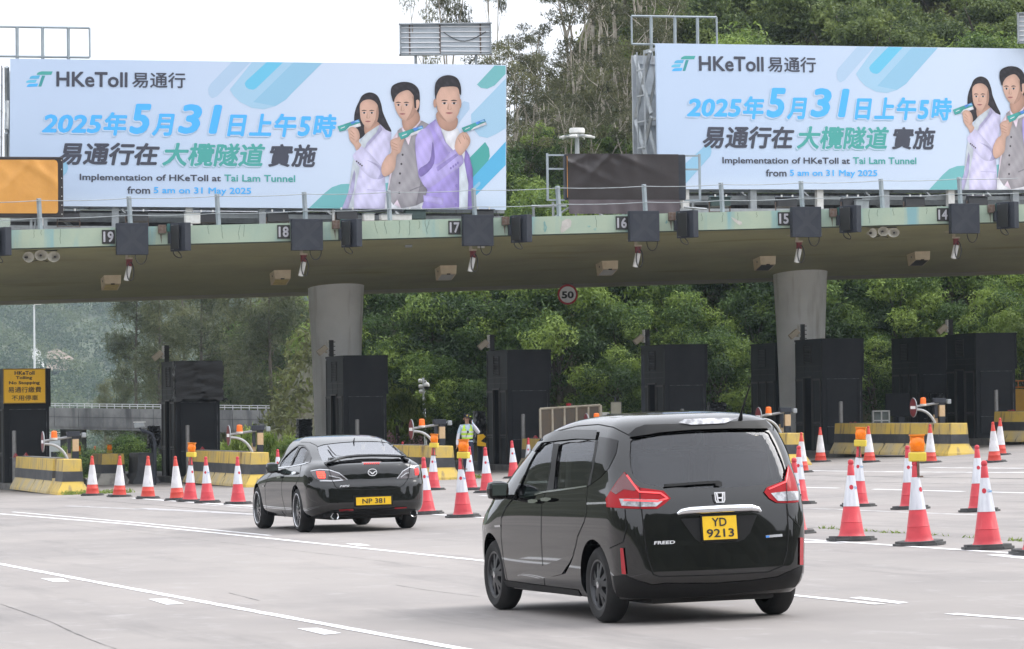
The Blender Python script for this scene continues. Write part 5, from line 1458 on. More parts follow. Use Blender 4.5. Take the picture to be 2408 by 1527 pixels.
def pchip(pts):
    xs = [p[0] for p in pts]; ys = [p[1] for p in pts]; n = len(xs)
    h = [xs[i + 1] - xs[i] for i in range(n - 1)]; d = [(ys[i + 1] - ys[i]) / h[i] for i in range(n - 1)]
    m = [d[0]] + [0 if d[i - 1] * d[i] <= 0 else 2 * d[i - 1] * d[i] / (d[i - 1] + d[i]) for i in range(1, n - 1)] + [d[-1]]
    def f(x):
        if x <= xs[0]: return ys[0]
        if x >= xs[-1]: return ys[-1]
        i = max(k for k in range(n - 1) if xs[k] <= x)
        t = (x - xs[i]) / h[i]
        return (2 * t ** 3 - 3 * t * t + 1) * ys[i] + (t ** 3 - 2 * t * t + t) * h[i] * m[i] + (-2 * t ** 3 + 3 * t * t) * ys[i + 1] + (t ** 3 - t * t) * h[i] * m[i + 1]
    return f
class Car:
    def __init__(s, name, label, pose, scl, xr, xf, wd, zs, Rr, Ry, Rf=.5, bow=.06, axles=(), wr=.3, arch=.36, inset=.06, cabin=(.6, 1.6), side=(0, 0), zk=1.0):
        p, yaw = pose
        zm = lambda z: z if z < .6 else .6 + (z - .6) * zk
        xr, xf, wd = ([(zm(a), b) for a, b in q] for q in (xr, xf, wd)); zs = [zm(z) for z in zs]; cabin = (cabin[0], zm(cabin[1]))
        s.xr, s.xf, s.wd = pchip(xr), pchip(xf), pchip(wd)
        s.Rr, s.Ry, s.Rf, s.bow, s.side = Rr, Ry, Rf, bow, side
        s.axles, s.wr, s.arch, s.inset, s.cabin = axles, wr, arch, inset, cabin
        h = Vector((-math.sin(yaw), math.cos(yaw), 0)); e = .5
        gx_ = (gz(p.x + e, p.y) - gz(p.x - e, p.y)) / (2 * e)
        up = Vector((-gx_, 0, 1)).normalized()
        h = (h - up * h.dot(up)).normalized(); lf = up.cross(h)
        s.M = Matrix(((h.x, lf.x, up.x, p.x), (h.y, lf.y, up.y, p.y), (h.z, lf.z, up.z, p.z), (0, 0, 0, 1)))
        s.root = thing(name, label, 'car', None, mat=s.M)
        s.root.scale = (scl, scl, scl); s.M = s.M @ Matrix.Scale(scl, 4); s.Mi = s.M.inverted()
        s.zs = zs
        s.solid = s.loft(zs, 0)
        bm = bmesh.new(); bm.from_mesh(s.solid); s.bvh = BVHTree.FromBMesh(bm); bm.free()
    def ring(s, z, ins):
        xr, xf, w = s.xr(z) + ins, s.xf(z) - ins, max(.04, s.wd(z) - ins)
        Ry = min(s.Ry, .75 * w); Rr = min(s.Rr, .28 * (xf - xr)); Rf = min(s.Rf, .3 * (xf - xr))
        b = s.bow * min(1, w / .8)
        h = []
        for i in range(12):
            y = (w - Ry) * i / 12; h.append((xr + b * (y / w) ** 2, y))
        b1 = b * ((w - Ry) / w) ** 2
        for i in range(12):
            t = math.pi / 2 * i / 12
            h.append((xr + b1 + Rr * (1 - math.cos(t)), w - Ry + Ry * math.sin(t)))
        x0, x1 = xr + b1 + Rr, xf - b1 - Rf
        for i in range(46): h.append((x0 + (x1 - x0) * i / 46, w))
        for i in range(12):
            t = math.pi / 2 * i / 12
            h.append((x1 + Rf * math.sin(t), w - Ry + Ry * math.cos(t)))
        for i in range(13):
            y = (w - Ry) * (1 - i / 12); h.append((xf - b * (y / w) ** 2, y))
        xm = (xr + xf) / 2; hl = (xf - xr) / 2
        h = [(x, y * (1 - (s.side[0] if x < xm else s.side[1]) * (abs(x - xm) / hl) ** 3)) for x, y in h]
        return [(x, y, z) for x, y in h] + [(x, -y, z) for x, y in h[-2:0:-1]]
    def loft(s, zs, ins):
        mb = MB(); rs = [s.ring(z, ins) for z in zs]; N = len(rs[0])
        mb.add([q for r_ in rs for q in r_], [(j * N + i, j * N + (i + 1) % N, (j + 1) * N + (i + 1) % N, (j + 1) * N + i) for j in range(len(zs) - 1) for i in range(N)], 0, True)
        mb.f.append(list(range(N))[::-1]); mb.m.append(0); mb.sm.append(False)
        mb.f.append([(len(zs) - 1) * N + i for i in range(N)]); mb.m.append(0); mb.sm.append(True)
        return fixn(mb.mesh('body', PAINTB))
    # ---- tracing onto the shell
    def hit(s, u, v):
        o = s.Mi @ CAM; d = (s.Mi.to_3x3() @ ray(u, v)).normalized()
        loc, nor, _, _ = s.bvh.ray_cast(o, d)
        if loc is None:
            c = Vector((2, 0, .8)); t = (c - o).dot(d)
            loc, nor, _, _ = s.bvh.find_nearest(o + d * t)
        if nor.dot(d) > 0: nor = -nor
        return loc, nor
    def patch(s, name, px, mat, off=.004, mirror=False, step=7, parent=None, label=None, smooth=False):
        if smooth: px = smooth_loop(px, 3)
        bm = bmesh.new()
        bm.faces.new([bm.verts.new((u, v, 0)) for u, v in px])
        us = [p[0] for p in px]; vs = [p[1] for p in px]
        for ax, (lo, hi) in ((0, (min(us), max(us))), (1, (min(vs), max(vs)))):
            n = max(1, int((hi - lo) / step))
            for k in range(1, n):
                c = [0, 0, 0]; c[ax] = lo + (hi - lo) * k / n; no = [0, 0, 0]; no[ax] = 1
                bmesh.ops.bisect_plane(bm, geom=bm.verts[:] + bm.edges[:] + bm.faces[:], plane_co=c, plane_no=no)
        for v in bm.verts:
            loc, nor = s.hit(v.co.x, v.co.y); v.co = loc + nor * (off((v.co.y - min(vs)) / (max(vs) - min(vs))) if callable(off) else off)
        bm.normal_update()
        if sum(f.normal.dot(s.hit(px[0][0], px[0][1])[1]) for f in bm.faces) < 0: bmesh.ops.reverse_faces(bm, faces=bm.faces[:])
        for f in bm.faces: f.smooth = True
        me = bpy.data.meshes.new(name); bm.to_mesh(me)
        res = [part(name, me, mat, parent or s.root, label, fix=False)]
        if mirror:
            for v in bm.verts: v.co.y *= -1
            bmesh.ops.reverse_faces(bm, faces=bm.faces[:])
            me2 = bpy.data.meshes.new(name); bm.to_mesh(me2)
            res.append(part(name, me2, mat, parent or s.root, label, fix=False))
        bm.free()
        return res
    def loop(s, px):
        px = smooth_loop(px, 2)
        return [s.hit(u, v)[0] for u, v in px]
    def line(s, name, px, wid, mat, off=.003, mirror=False, parent=None, n=6):
        pts = []
        for i in range(len(px) - 1):
            for k in range(n):
                t = k / n; pts.append((px[i][0] + (px[i + 1][0] - px[i][0]) * t, px[i][1] + (px[i + 1][1] - px[i][1]) * t))
        pts.append(px[-1]); hs = [s.hit(*q) for q in pts]
        vs = []
        for i, (l, nn) in enumerate(hs):
            t = (hs[min(i + 1, len(hs) - 1)][0] - hs[max(0, i - 1)][0]).normalized()
            sd = nn.cross(t).normalized() * wid / 2
            vs += [l + nn * off - sd, l + nn * off + sd]
        mb = MB().add(vs, [(2 * i, 2 * i + 1, 2 * i + 3, 2 * i + 2) for i in range(len(hs) - 1)], 0, True)
        res = [part(name, mb, mat, parent or s.root, fix=False)]
        if mirror:
            mb2 = MB().add([(x, -y, z) for x, y, z in vs], mb.f, 0, True)
            res.append(part(name, mb2, mat, parent or s.root, fix=False))
        return res
    def tail(s, u, v, lift=.006, tilt=0.0):
        """a flat frame on the rear: (right, up, out) -> car coordinates"""
        o, n = s.hit(u, v)
        up = Vector((math.sin(tilt), 0, math.cos(tilt))); rt = Vector((0, -1, 0)); out = Vector((-math.cos(tilt), 0, math.sin(tilt)))
        return lambda x, y, z=0: o + rt * x + up * y + out * (z + lift)
    def cut(s, side_loops, rear_loop, screen):
        me = s.solid.copy(); ob = bpy.data.objects.new('body', me); COL.objects.link(ob)
        tmp = []
        def cutter(me_):
            o = bpy.data.objects.new('cutter', me_); COL.objects.link(o); tmp.append(o)
            md = ob.modifiers.new('cut', 'BOOLEAN'); md.operation = 'DIFFERENCE'; md.solver = 'EXACT'; md.object = o
        for x in s.axles:
            for sg in (-1, 1):
                mb = MB().lathe([(s.arch, sg * .52), (s.arch, sg * 1.2)], 40, axis='Y', c=(x, 0, s.wr + .01))
                mb.f += [list(range(40)), list(range(40, 80))]; mb.m += [0, 0]; mb.sm += [False, False]
                cutter(fixn(mb.mesh('cutter', PLAST)))
        z0, z1 = s.cabin
        zz = [z0 + (z1 - z0) * k / 14 for k in range(15)]
        sv = s.xf; s.xf = lambda z, f=sv: min(f(z), f(1.0)); cm = s.loft(zz, s.inset); s.xf = sv
        cm.materials.clear(); cm.materials.append(SEAT); cutter(cm)
        for lp in side_loops:
            for sg in (1, -1):
                mb = MB().prism([(p.x, sg * .35, p.z) for p in lp], (0, sg * .9, 0)); cutter(fixn(mb.mesh('cutter', PLAST)))
        mb = MB().prism([(-.6, p.y, p.z) for p in rear_loop], (1.0 + max(p.x for p in rear_loop), 0, 0)); cutter(fixn(mb.mesh('cutter', PLAST)))
        mb = MB().prism([(screen[0], y, z) for y, z in screen[1]], (3, 0, 0)); cutter(fixn(mb.mesh('cutter', PLAST)))
        dg = bpy.context.evaluated_depsgraph_get(); dg.update()
        nm = bpy.data.meshes.new_from_object(ob.evaluated_get(dg))
        bpy.data.objects.remove(ob)
        for o in tmp: bpy.data.objects.remove(o)
        nm.set_sharp_from_angle(angle=R(32))
        s.body = bpy.data.objects.new('body', nm); COL.objects.link(s.body); s.body.parent = s.root
        # wheel wells
        for x in s.axles:
            for sg in (-1, 1):
                mb = MB()
                o_ = len(mb.v); n = 24
                for yy, rr in ((.70, s.arch - .002), (.53, s.arch - .002), (.525, .0)):
                    for k in range(n + 1):
                        a = math.pi * (-.12 + 1.24 * k / n); mb.v.append((x + rr * math.cos(a), sg * yy, s.wr + .01 + rr * math.sin(a)))
                for j in range(2):
                    for k in range(n): mb.f.append([o_ + j * (n + 1) + k, o_ + j * (n + 1) + k + 1, o_ + (j + 1) * (n + 1) + k + 1, o_ + (j + 1) * (n + 1) + k]); mb.m.append(0); mb.sm.append(False)
                part('wheel_well', mb, UNDER, s.root, fix=False)
    def wheel(s, x, y, w_, rim_r, style):
        r = s.wr; h = w_ / 2
        prof = [(rim_r, -h + .012), (rim_r + .02, -h), (r - .045, -h - .004), (r - .012, -h + .022), (r, -h + .05), (r, h - .05), (r - .012, h - .022), (r - .045, h + .004), (rim_r + .02, h), (rim_r, h - .012)]
        wl = part('wheel', MB().lathe(prof, 48, axis='Y', c=(x, y, r)), RUBT, s.root, fix=False)
        sg = 1 if y > 0 else -1
        mb = MB().lathe([(rim_r + .004, sg * (h - .01)), (rim_r - .012, sg * (h - .012)), (rim_r - .03, sg * (h - .05)), (rim_r - .045, sg * (-h + .03)), (.0, sg * (-h + .06))], 48, axis='Y', c=(x, y, r))
        part('rim', mb, GUNM if style == 'f' else GUNM, wl, fix=False)
        mb = MB(); n = 10
        for k in range(n):
            a = 2 * math.pi * (k // 2) / 5 + (R(15) if k % 2 else -R(15)) + .3 if style == 'f' else 2 * math.pi * k / n
            a2 = 2 * math.pi * (k // 2) / 5 + (R(7) if k % 2 else -R(7)) + .3 if style == 'f' else a + R(9)
            wv = .02 if style == 'f' else .013
            pin = Vector((.055 * math.cos(a2), 0, .055 * math.sin(a2))); pout = Vector(((rim_r - .012) * math.cos(a), 0, (rim_r - .012) * math.sin(a)))
            d = (pout - pin).normalized(); sd = Vector((-d.z, 0, d.x)) * wv
            c = Vector((x, y, r)); yo = sg * (h - .03); yi = sg * (h - .012)
            lp = [pin - sd, pin + sd, pout + sd * 1.25, pout - sd * 1.25]
            mb.prism([c + q + Vector((0, (yi if i < 2 else yo), 0)) for i, q in enumerate(lp)], (0, -sg * .03, 0), 0)
        mb.lathe([(.0, sg * (h - .005)), (.03, sg * (h - .005)), (.07, sg * (h - .015)), (.075, sg * (h - .05))], 20, axis='Y', c=(x, y, r))
        part('spokes', mb, GUNM if style == 'f' else M('polished_dark_spokes', (.16, .16, .17), .22, metal=.85), wl)
        if style != 'f': part('rim_lip', MB().lathe([(rim_r + .003, sg * (h + .0)), (rim_r - .006, sg * (h + .003)), (rim_r - .014, sg * (h - .004))], 48, axis='Y', c=(x, y, r)), SILV, wl, fix=False)
        else: part('hub_cap', MB().lathe([(.0, sg * (h + .001)), (.028, sg * (h - .003))], 16, axis='Y', c=(x, y, r)), SILV, wl, fix=False)
        part('brake_disc', MB().lathe([(.0, sg * (h - .095)), (rim_r * .72, sg * (h - .095)), (rim_r * .72, sg * (h - .11))], 28, axis='Y', c=(x, y, r)), STEEL, wl, fix=False)
    def seats(s, rows, zb, hr):
        for x, ys in rows:
            for y in ys:
                rm = Matrix.Rotation(R(-14), 3, 'Y')
                st = part('seat', MB().bbox((x - .05, y, zb + .32), (.16, .46, .62), .05, rm=rm.copy()).bbox((x + .22, y, zb), (.5, .48, .16), .05), SEAT, s.root)
                part('headrest', MB().bbox((x - .16, y, zb + .32 + hr), (.1, .26, .18), .04), SEAT, st)
def screen_mesh(car, zr, k):
    vs = []
    for j in range(7):
        z = zr[0] + (zr[1] - zr[0]) * j / 6
        for i in range(9):
            y = car.wd(z) * k * (i - 4) / 4 * 1.25 if j < 9 else 0
            loc, nor, _, _ = car.bvh.ray_cast(Vector((7, y, z)), Vector((-1, 0, 0)))
            vs.append((loc if loc else Vector((car.xf(z), y, z))) - Vector((.012, 0, .004)))
    return MB().add(vs, [(j * 9 + i, j * 9 + i + 1, j * 9 + i + 10, j * 9 + i + 9) for j in range(6) for i in range(8)], 0, True)
K = 2408 / 4095
def Z3(*p): return [((1850 + x / 1.39310) * K, (1500 + y / 1.39310) * K) for x, y in p]
def Z2(*p): return [((950 + x / 1.69636) * K, (1250 + y / 1.69636) * K) for x, y in p]
def zlist(*seg):
    out = []
    for a, b, n in seg: out += [a + (b - a) * i / n for i in range(n)]
    return out + [seg[-1][1]]
# ================= black minivan
r1 = G(1425.6, 1464.6); yaw = R(17.9); hd = Vector((-math.sin(yaw), math.cos(yaw), 0)); lf = Vector((-math.cos(yaw), -math.sin(yaw), 0))
o_ = r1 - hd * .74 - lf * .735; o_.z = gz(o_.x, o_.y)
van = Car('minivan', 'glossy black minivan with yellow plate YD 9213, the nearest vehicle', (o_, yaw), 1.0,
    xr=[(.2, .16), (.28, .05), (.38, .0), (.5, .004), (.62, .010), (.72, .017), (.84, .028), (.95, .044), (1.06, .075), (1.2, .135), (1.4, .23), (1.52, .295), (1.57, .335), (1.61, .41), (1.64, .55), (1.655, .72), (1.67, 1.0), (1.675, 1.2)],
    xf=[(.2, 4.14), (.33, 4.25), (.5, 4.265), (.7, 4.22), (.82, 4.12), (.9, 3.98), (.98, 3.86), (1.03, 3.72), (1.1, 3.56), (1.3, 3.14), (1.46, 2.78), (1.54, 2.52), (1.60, 2.22), (1.64, 1.95), (1.665, 1.7), (1.675, 1.55)],
    wd=[(.2, .77), (.3, .815), (.42, .826), (.56, .835), (.68, .842), (.76, .8455), (.84, .8445), (.92, .839), (1.0, .829), (1.1, .812), (1.3, .785), (1.46, .74), (1.54, .695), (1.59, .645), (1.62, .585), (1.65, .46), (1.665, .35), (1.675, .2)],
    zs=zlist((.2, .45, 8), (.45, .95, 16), (.95, 1.08, 7), (1.08, 1.52, 16), (1.52, 1.675, 16)), Rr=.30, Ry=.24, Rf=.8, bow=.09, axles=(.74, 3.48), wr=.305, arch=.355, inset=.05, cabin=(.62, 1.60), side=(.045, .05))
W1 = Z3((318, 668), (342, 560), (398, 445), (445, 392), (503, 384), (488, 520), (463, 650))
W2 = Z3((512, 640), (528, 480), (545, 386), (640, 374), (738, 372), (716, 520), (692, 618), (600, 634))
W3 = Z3((712, 612), (738, 480), (760, 345), (820, 352), (868, 366), (855, 440), (815, 520), (770, 570))
RG = Z3((945, 352), (1100, 326), (1280, 312), (1500, 304), (1680, 304), (1728, 350), (1770, 440), (1800, 520), (1800, 585), (1690, 612), (1450, 630), (1200, 630), (1020, 612), (945, 560), (925, 480), (928, 400))
van.cut([van.loop(W1), van.loop(W2)], van.loop(grow(RG, .985)), (2.3, [(-.66, 1.08), (.66, 1.08), (.58, 1.53), (-.58, 1.53)]))
van.patch('front_window', grow(W1, 1.04), GLS, -.012, True); van.patch('rear_window', grow(W2, 1.03), GLP, -.012, True)
van.patch('quarter_window', W3, GLOSSB, .004, True)
van.patch('rear_screen', grow(RG, 1.02), GLR, -.010)
ws = screen_mesh(van, (1.07, 1.54), .60)
part('windscreen', ws, GLS, van.root, fix=False)
van.patch('window_visor', Z3((392, 425), (440, 356), (515, 318), (640, 310), (757, 312), (748, 362), (640, 358), (535, 368), (448, 380), (405, 430)), GLOSSB, .014, True)
van.patch('pillar_trim', Z3((494, 520), (508, 384), (540, 384), (524, 480), (508, 645), (470, 652)), PLAST, .005, True)
van.patch('pillar_trim', Z3((700, 618), (722, 520), (742, 370), (758, 368), (738, 480), (714, 612)), PLAST, .005, True)
# lamps
l1 = Z3((906, 543), (925, 570), (955, 605), (992, 632), (1060, 640), (1118, 648), (1158, 690), (1122, 722), (1085, 746), (990, 747), (900, 744), (810, 737), (803, 692), (826, 655), (868, 590))
tl = van.patch('tail_lamp', l1, TRED, .012, False, 5)[0]
van.patch('clear_lens', Z3((880, 692), (985, 694), (1090, 698), (1112, 706), (1076, 735), (985, 736), (892, 730)), TCLR, .018, False, 5, tl)
van.patch('dark_lens', Z3((835, 650), (872, 590), (906, 548), (940, 595), (978, 632), (960, 650), (905, 640), (862, 668)), TREDD, .016, False, 5, tl)
van.line('light_guide', Z3((920, 562), (985, 655), (1100, 662), (1140, 690), (1085, 706), (905, 700)), .014, M('bright_red_guide', (.75, .05, .06), .25, emit=(1, .08, .08), estr=.4), .02, False, tl)
van.line('lamp_seam', Z3((988, 630), (990, 748)), .008, PLAST, .019, False, tl)
l2 = Z3((1808, 503), (1826, 535), (1845, 580), (1862, 650), (1864, 710), (1800, 714), (1745, 713), (1705, 690), (1676, 655), (1692, 628), (1740, 610), (1788, 592))
tr_ = van.patch('tail_lamp', l2, TRED, .012, False, 4)[0]
van.patch('clear_lens', Z3((1712, 662), (1790, 652), (1860, 650), (1861, 700), (1800, 704), (1750, 704)), TCLR, .018, False, 4, tr_)
van.line('light_guide', Z3((1806, 520), (1795, 600), (1700, 640)), .012, bpy.data.materials['bright_red_guide'], .02, False, tr_)
van.line('lamp_seam', Z3((1797, 592), (1803, 712)), .007, PLAST, .019, False, tr_)
# tailgate pieces
van.patch('plate_recess', Z3((1213, 803), (1300, 798), (1640, 778), (1600, 880), (1570, 915), (1530, 930), (1420, 938), (1330, 938), (1295, 915)), PLAST, .003, False, 6)
gp = [h[0] + h[1] * .022 for h in (van.hit(*q) for q in Z3((1192, 776), (1215, 764), (1260, 757), (1340, 753), (1430, 748), (1520, 744), (1600, 742), (1640, 749), (1655, 762)))]
gm = MB().tube(gp, [.012, .024, .030, .032, .032, .032, .029, .022, .012], 14)
part('chrome_garnish', gm, CHROME, van.root)
van.patch('lower_bumper', Z3((838, 1120), (905, 1115), (960, 1140), (1060, 1170), (1130, 1160), (1400, 1160), (1600, 1145), (1750, 1125), (1890, 1062), (1888, 1090), (1870, 1150), (1850, 1180), (1700, 1198), (1400, 1225), (1150, 1240), (930, 1242), (860, 1230)), PLAST, .006, False, 9)
seam = M('panel_gap', (.0015, .0015, .0015), .9)
van.line('tailgate_gap', Z3((985, 640), (998, 760), (1010, 880), (1030, 1010), (1062, 1112), (1100, 1124), (1400, 1115), (1700, 1098), (1785, 1062), (1808, 980), (1815, 880), (1806, 720)), .010, seam)
van.line('door_gap', Z3((515, 330), (488, 520), (462, 655), (440, 720), (437, 900), (446, 1060), (460, 1184)), .010, seam, .003, True)
van.line('door_gap', Z3((755, 330), (715, 520), (696, 630), (688, 700), (690, 760), (676, 820), (640, 900), (628, 960), (610, 1020), (560, 1110)), .009, seam, .003, True)
van.line('door_gap', Z3((300, 668), (240, 740), (215, 800), (214, 900), (228, 1040), (250, 1150)), .010, seam, .003, True)
van.line('slide_rail', Z3((694, 717), (770, 714), (848, 711)), .016, SILV, .006, True)
van.line('waist_moulding', Z3((318, 690), (462, 652), (600, 634), (696, 620)), .014, CHROME, .008, True)
van.line('bumper_gap', Z3((905, 750), (912, 850), (895, 930), (820, 965)), .008, seam)
van.line('bumper_gap', Z3((1806, 725), (1815, 780), (1880, 850)), .008, seam)
van.patch('side_crease', Z3((312, 1112), (380, 1088), (455, 1062), (540, 1030), (622, 993), (600, 1045), (562, 1108), (500, 1124), (460, 1130), (380, 1132), (330, 1130)), PAINTB, lambda t: .002 + .018 * t, True)
van.line('sill', Z3((240, 1160), (460, 1190), (655, 1215)), .06, PLAST, .006, True)
for k, pts in enumerate((Z3((384, 700), (405, 694), (436, 697), (440, 707), (415, 716), (388, 714)), Z3((455, 690), (480, 684), (512, 688), (514, 697), (490, 706), (458, 705)))):
    h = van.patch('door_handle', pts, CHROME, .035, True, 4)
    van.patch('handle_cup', grow(pts, 1.25), GLOSSB, .004, True, 4)
van.patch('reflector', Z3((883, 964), (900, 965), (916, 1110), (893, 1108)), REFL, .012, False, 6); van.patch('reflector', Z3((1874, 905), (1891, 907), (1891, 1058), (1872, 1058)), REFL, .012, False, 6)
van.patch('roof_spoiler', Z3((922, 345), (968, 305), (1015, 288), (1200, 282), (1400, 274), (1680, 262), (1712, 300), (1690, 306), (1500, 305), (1280, 312), (1100, 327), (945, 353)), PLAST, .022, False, 6)
sp = van.patch('high_brake_lamp', Z3((1198, 279), (1235, 264), (1400, 257), (1530, 256), (1455, 281), (1270, 290)), TCLR, .03, False, 5)[0]
van.line('roof_gap', Z3((530, 312), (640, 285), (757, 276), (840, 292), (930, 338)), .008, seam, .003, True)
van.line('rear_wiper', Z3((1425, 600), (1300, 607), (1120, 622)), .022, PLAST, .02); van.patch('wiper_hub', Z3((1405, 595), (1440, 600), (1440, 625), (1405, 622)), PLAST, .02, False, 6)
ant = van.tail(*Z3((1550, 238))[0], 0)
a_, _n = van.hit(*Z3((1548, 246))[0])
part('aerial', MB().tube([a_, a_ + Vector((-.03, -.0, .06)), a_ + Vector((-.16, -.03, .27))], [.02, .008, .005], 8), PLAST, van.root)
# mirror, plate, lettering, emblem
def mirror(car, u, v, s_, mat):
    l, n_ = car.hit(u, v)
    c = Vector((l.x + .02, l.y + .13, l.z)); rm = Matrix.Rotation(R(-8), 3, 'Z')
    mh = part('wing_mirror', MB().bbox(c, (.15, .19, .16), .065, rm=rm), mat, car.root)
    part('mirror_glass', MB().bbox(c + Vector((-.075, .0, .005)), (.008, .14, .10), .003, rm=rm), M('mirror_glass', (.07, .09, .085), .03, metal=1), mh)
    part('mirror_stalk', MB().box(c + Vector((.0, -.13, -.06)), (.08, .12, .04)), PLAST, mh)
    c2 = Vector((c.x, -c.y, c.z)); part('wing_mirror', MB().bbox(c2, (.15, .19, .16), .065), mat, car.root)
mirror(van, *Z3((280, 640))[0], 1, GLOSSB)
def plate(car, u, v, w_, h_, lines, lift, tilt=.06):
    f = car.tail(u, v, lift, tilt)
    vs = [f(x, y, z) for z in (0, .012) for x, y in ((-w_ / 2, -h_ / 2), (w_ / 2, -h_ / 2), (w_ / 2, h_ / 2), (-w_ / 2, h_ / 2))]
    pl_ = part('number_plate', MB().add(vs, [(0, 1, 2, 3), (4, 5, 6, 7), (0, 1, 5, 4), (1, 2, 6, 5), (2, 3, 7, 6), (3, 0, 4, 7)]), PLY, car.root)
    vs = [f(x, y, z) for z in (-.006, .004) for x, y in ((-w_ / 2 - .012, -h_ / 2 - .012), (w_ / 2 + .012, -h_ / 2 - .012), (w_ / 2 + .012, h_ / 2 + .012), (-w_ / 2 - .012, h_ / 2 + .012))]
    part('plate_frame', MB().add(vs, [(0, 1, 2, 3), (4, 5, 6, 7), (0, 1, 5, 4), (1, 2, 6, 5), (2, 3, 7, 6), (3, 0, 4, 7)]), PLAST, pl_)
    mb = MB()
    for body, rc in lines: text_into(mb, body, rc, lambda x, y, z: f(x, y, .0145 + z), bold=.018)
    part('plate_lettering', mb, SBLACK, pl_, fix=False)
plate(van, *Z3((1428, 852))[0], .285, .185, [('YD', (-.066, .058, .012, .078)), ('9213', (-.115, .115, -.075, -.008))], .012, .10)
f = van.tail(*Z3((1121, 934))[0], .016, .04)
mb = MB(); text_into(mb, 'FREED', (-.088, .088, -.013, .013), lambda x, y, z: f(x, y, z), bold=.03, shear=.1); part('badge_lettering', mb, BADGE, van.root, fix=False)
van.patch('hybrid_badge', Z3((1686, 894), (1778, 886), (1780, 900), (1688, 908)), SILV, .008, False, 4); van.patch('hybrid_badge', Z3((1686, 897), (1706, 895), (1707, 905), (1688, 907)), M('badge_blue', (.03, .2, .6), .3), .010, False, 4)
f = van.tail(*Z3((1427, 684))[0], .02, .1)
mb = MB(); ro = [(-.046, .042), (.046, .042), (.043, -.02), (.034, -.042), (-.034, -.042), (-.043, -.02)]; ri = [(x * .8, y * .8) for x, y in ro]; n = 6
mb.add([f(x, y, .008) for x, y in ro] + [f(x, y, .008) for x, y in ri], [(i, (i + 1) % n, n + (i + 1) % n, n + i) for i in range(n)])
for pts in ([(-.033, .034), (-.019, .034), (-.013, -.034), (-.024, -.034)], [(.033, .034), (.019, .034), (.013, -.034), (.024, -.034)], [(-.018, .002), (.018, .002), (.018, -.010), (-.018, -.010)]): mb.poly([f(x, y, .0095) for x, y in pts])
part('emblem', mb, BADGE, van.root, fix=False)
for x in van.axles:
    for sg in (1, -1): van.wheel(x, sg * .71, .185, .20, 'f')
van.seats([(2.05, (-.38, .38)), (1.2, (-.4, .4)), (.62, (-.35, .35))], .72, .42)
part('dashboard', MB().bbox((2.95, 0, .92), (.5, 1.3, .2), .05), SEAT, van.root)
part('steering_wheel', MB().lathe([(.17, -.012), (.185, 0), (.17, .012), (.16, 0), (.17, -.012)], 24, axis='X', c=(2.62, -.38, 1.0)), PLAST, van.root)
part('underbody', MB().bbox((2.1, 0, .22), (3.7, 1.05, .13), .03).box((.74, 0, .28), (.16, 1.2, .12)).tube([(.25, -.35, .22), (1.4, -.35, .2)], .05, 8), UNDER, van.root)
van.patch('side_badge', Z3((180, 838), (212, 836), (214, 846), (182, 848)), SILV, .006, False, 4)
# ================= black saloon car
r1 = G(711, 1252); yaw = R(16.0); hd = Vector((-math.sin(yaw), math.cos(yaw), 0)); lf = Vector((-math.cos(yaw), -math.sin(yaw), 0))
o_ = r1 - hd * 1.08 - lf * .835; o_.z = gz(o_.x, o_.y)
sal = Car('saloon_car', 'glossy black saloon car with rear wing, lit brake lamps and yellow plate NP 381', (o_, yaw), 1.04,
    xr=[(.22, .22), (.30, .06), (.40, .0), (.5, .004), (.6, .012), (.68, .02), (.75, .046), (.84, .053), (.92, .066), (.985, .10), (1.03, .25), (1.06, .42), (1.12, .62), (1.2, .86), (1.28, 1.13), (1.35, 1.42), (1.39, 1.66), (1.42, 1.92), (1.435, 2.15), (1.44, 2.25)],
    xf=[(.22, 4.6), (.34, 4.72), (.48, 4.74), (.6, 4.68), (.7, 4.5), (.78, 4.2), (.86, 3.78), (.92, 3.45), (.97, 3.3), (1.1, 3.08), (1.2, 2.92), (1.3, 2.72), (1.36, 2.58), (1.4, 2.47), (1.43, 2.4), (1.44, 2.35)],
    wd=[(.22, .80), (.3, .858), (.42, .872), (.55, .882), (.66, .889), (.74, .8905), (.82, .887), (.9, .872), (.96, .838), (1.0, .805), (1.1, .775), (1.2, .735), (1.3, .685), (1.36, .63), (1.4, .555), (1.425, .45), (1.44, .22)],
    zs=zlist((.22, .6, 12), (.6, .9, 11), (.9, 1.08, 11), (1.08, 1.34, 10), (1.34, 1.44, 10)), Rr=.40, Ry=.32, Rf=.7, bow=.13, axles=(1.04, 3.80), wr=.325, arch=.362, inset=.05, cabin=(.5, 1.385), side=(.01, .06), zk=.958)
V1 = Z2((280, 1048), (318, 985), (360, 945), (408, 908), (413, 914), (385, 970), (352, 1044))
V2 = Z2((364, 1040), (395, 975), (424, 918), (452, 914), (474, 934), (452, 990), (432, 1026))
V3 = Z2((452, 1026), (468, 985), (482, 955), (494, 985), (488, 1012))
RG2 = Z2((545, 908), (640, 888), (780, 876), (900, 874), (1010, 880), (1080, 912), (1125, 940), (1152, 968), (1060, 966), (900, 964), (760, 970), (650, 985), (578, 1006), (556, 960))
sal.cut([sal.loop(V1), sal.loop(V2)], sal.loop(RG2), (2.5, [(-.66, 1.02), (.66, 1.02), (.54, 1.31), (-.54, 1.31)]))
sal.patch('front_window', grow(V1, 1.05), GLS, -.010, True, 5); sal.patch('rear_window', grow(V2, 1.05), GLS, -.010, True, 5); sal.patch('quarter_window', V3, GLOSSB, .003, True, 5)
sal.patch('rear_screen', grow(RG2, 1.01), GLM, -.006, False, 5)
ws = screen_mesh(sal, (1.0, 1.32), .60)
part('windscreen', ws, GLS, sal.root, fix=False)
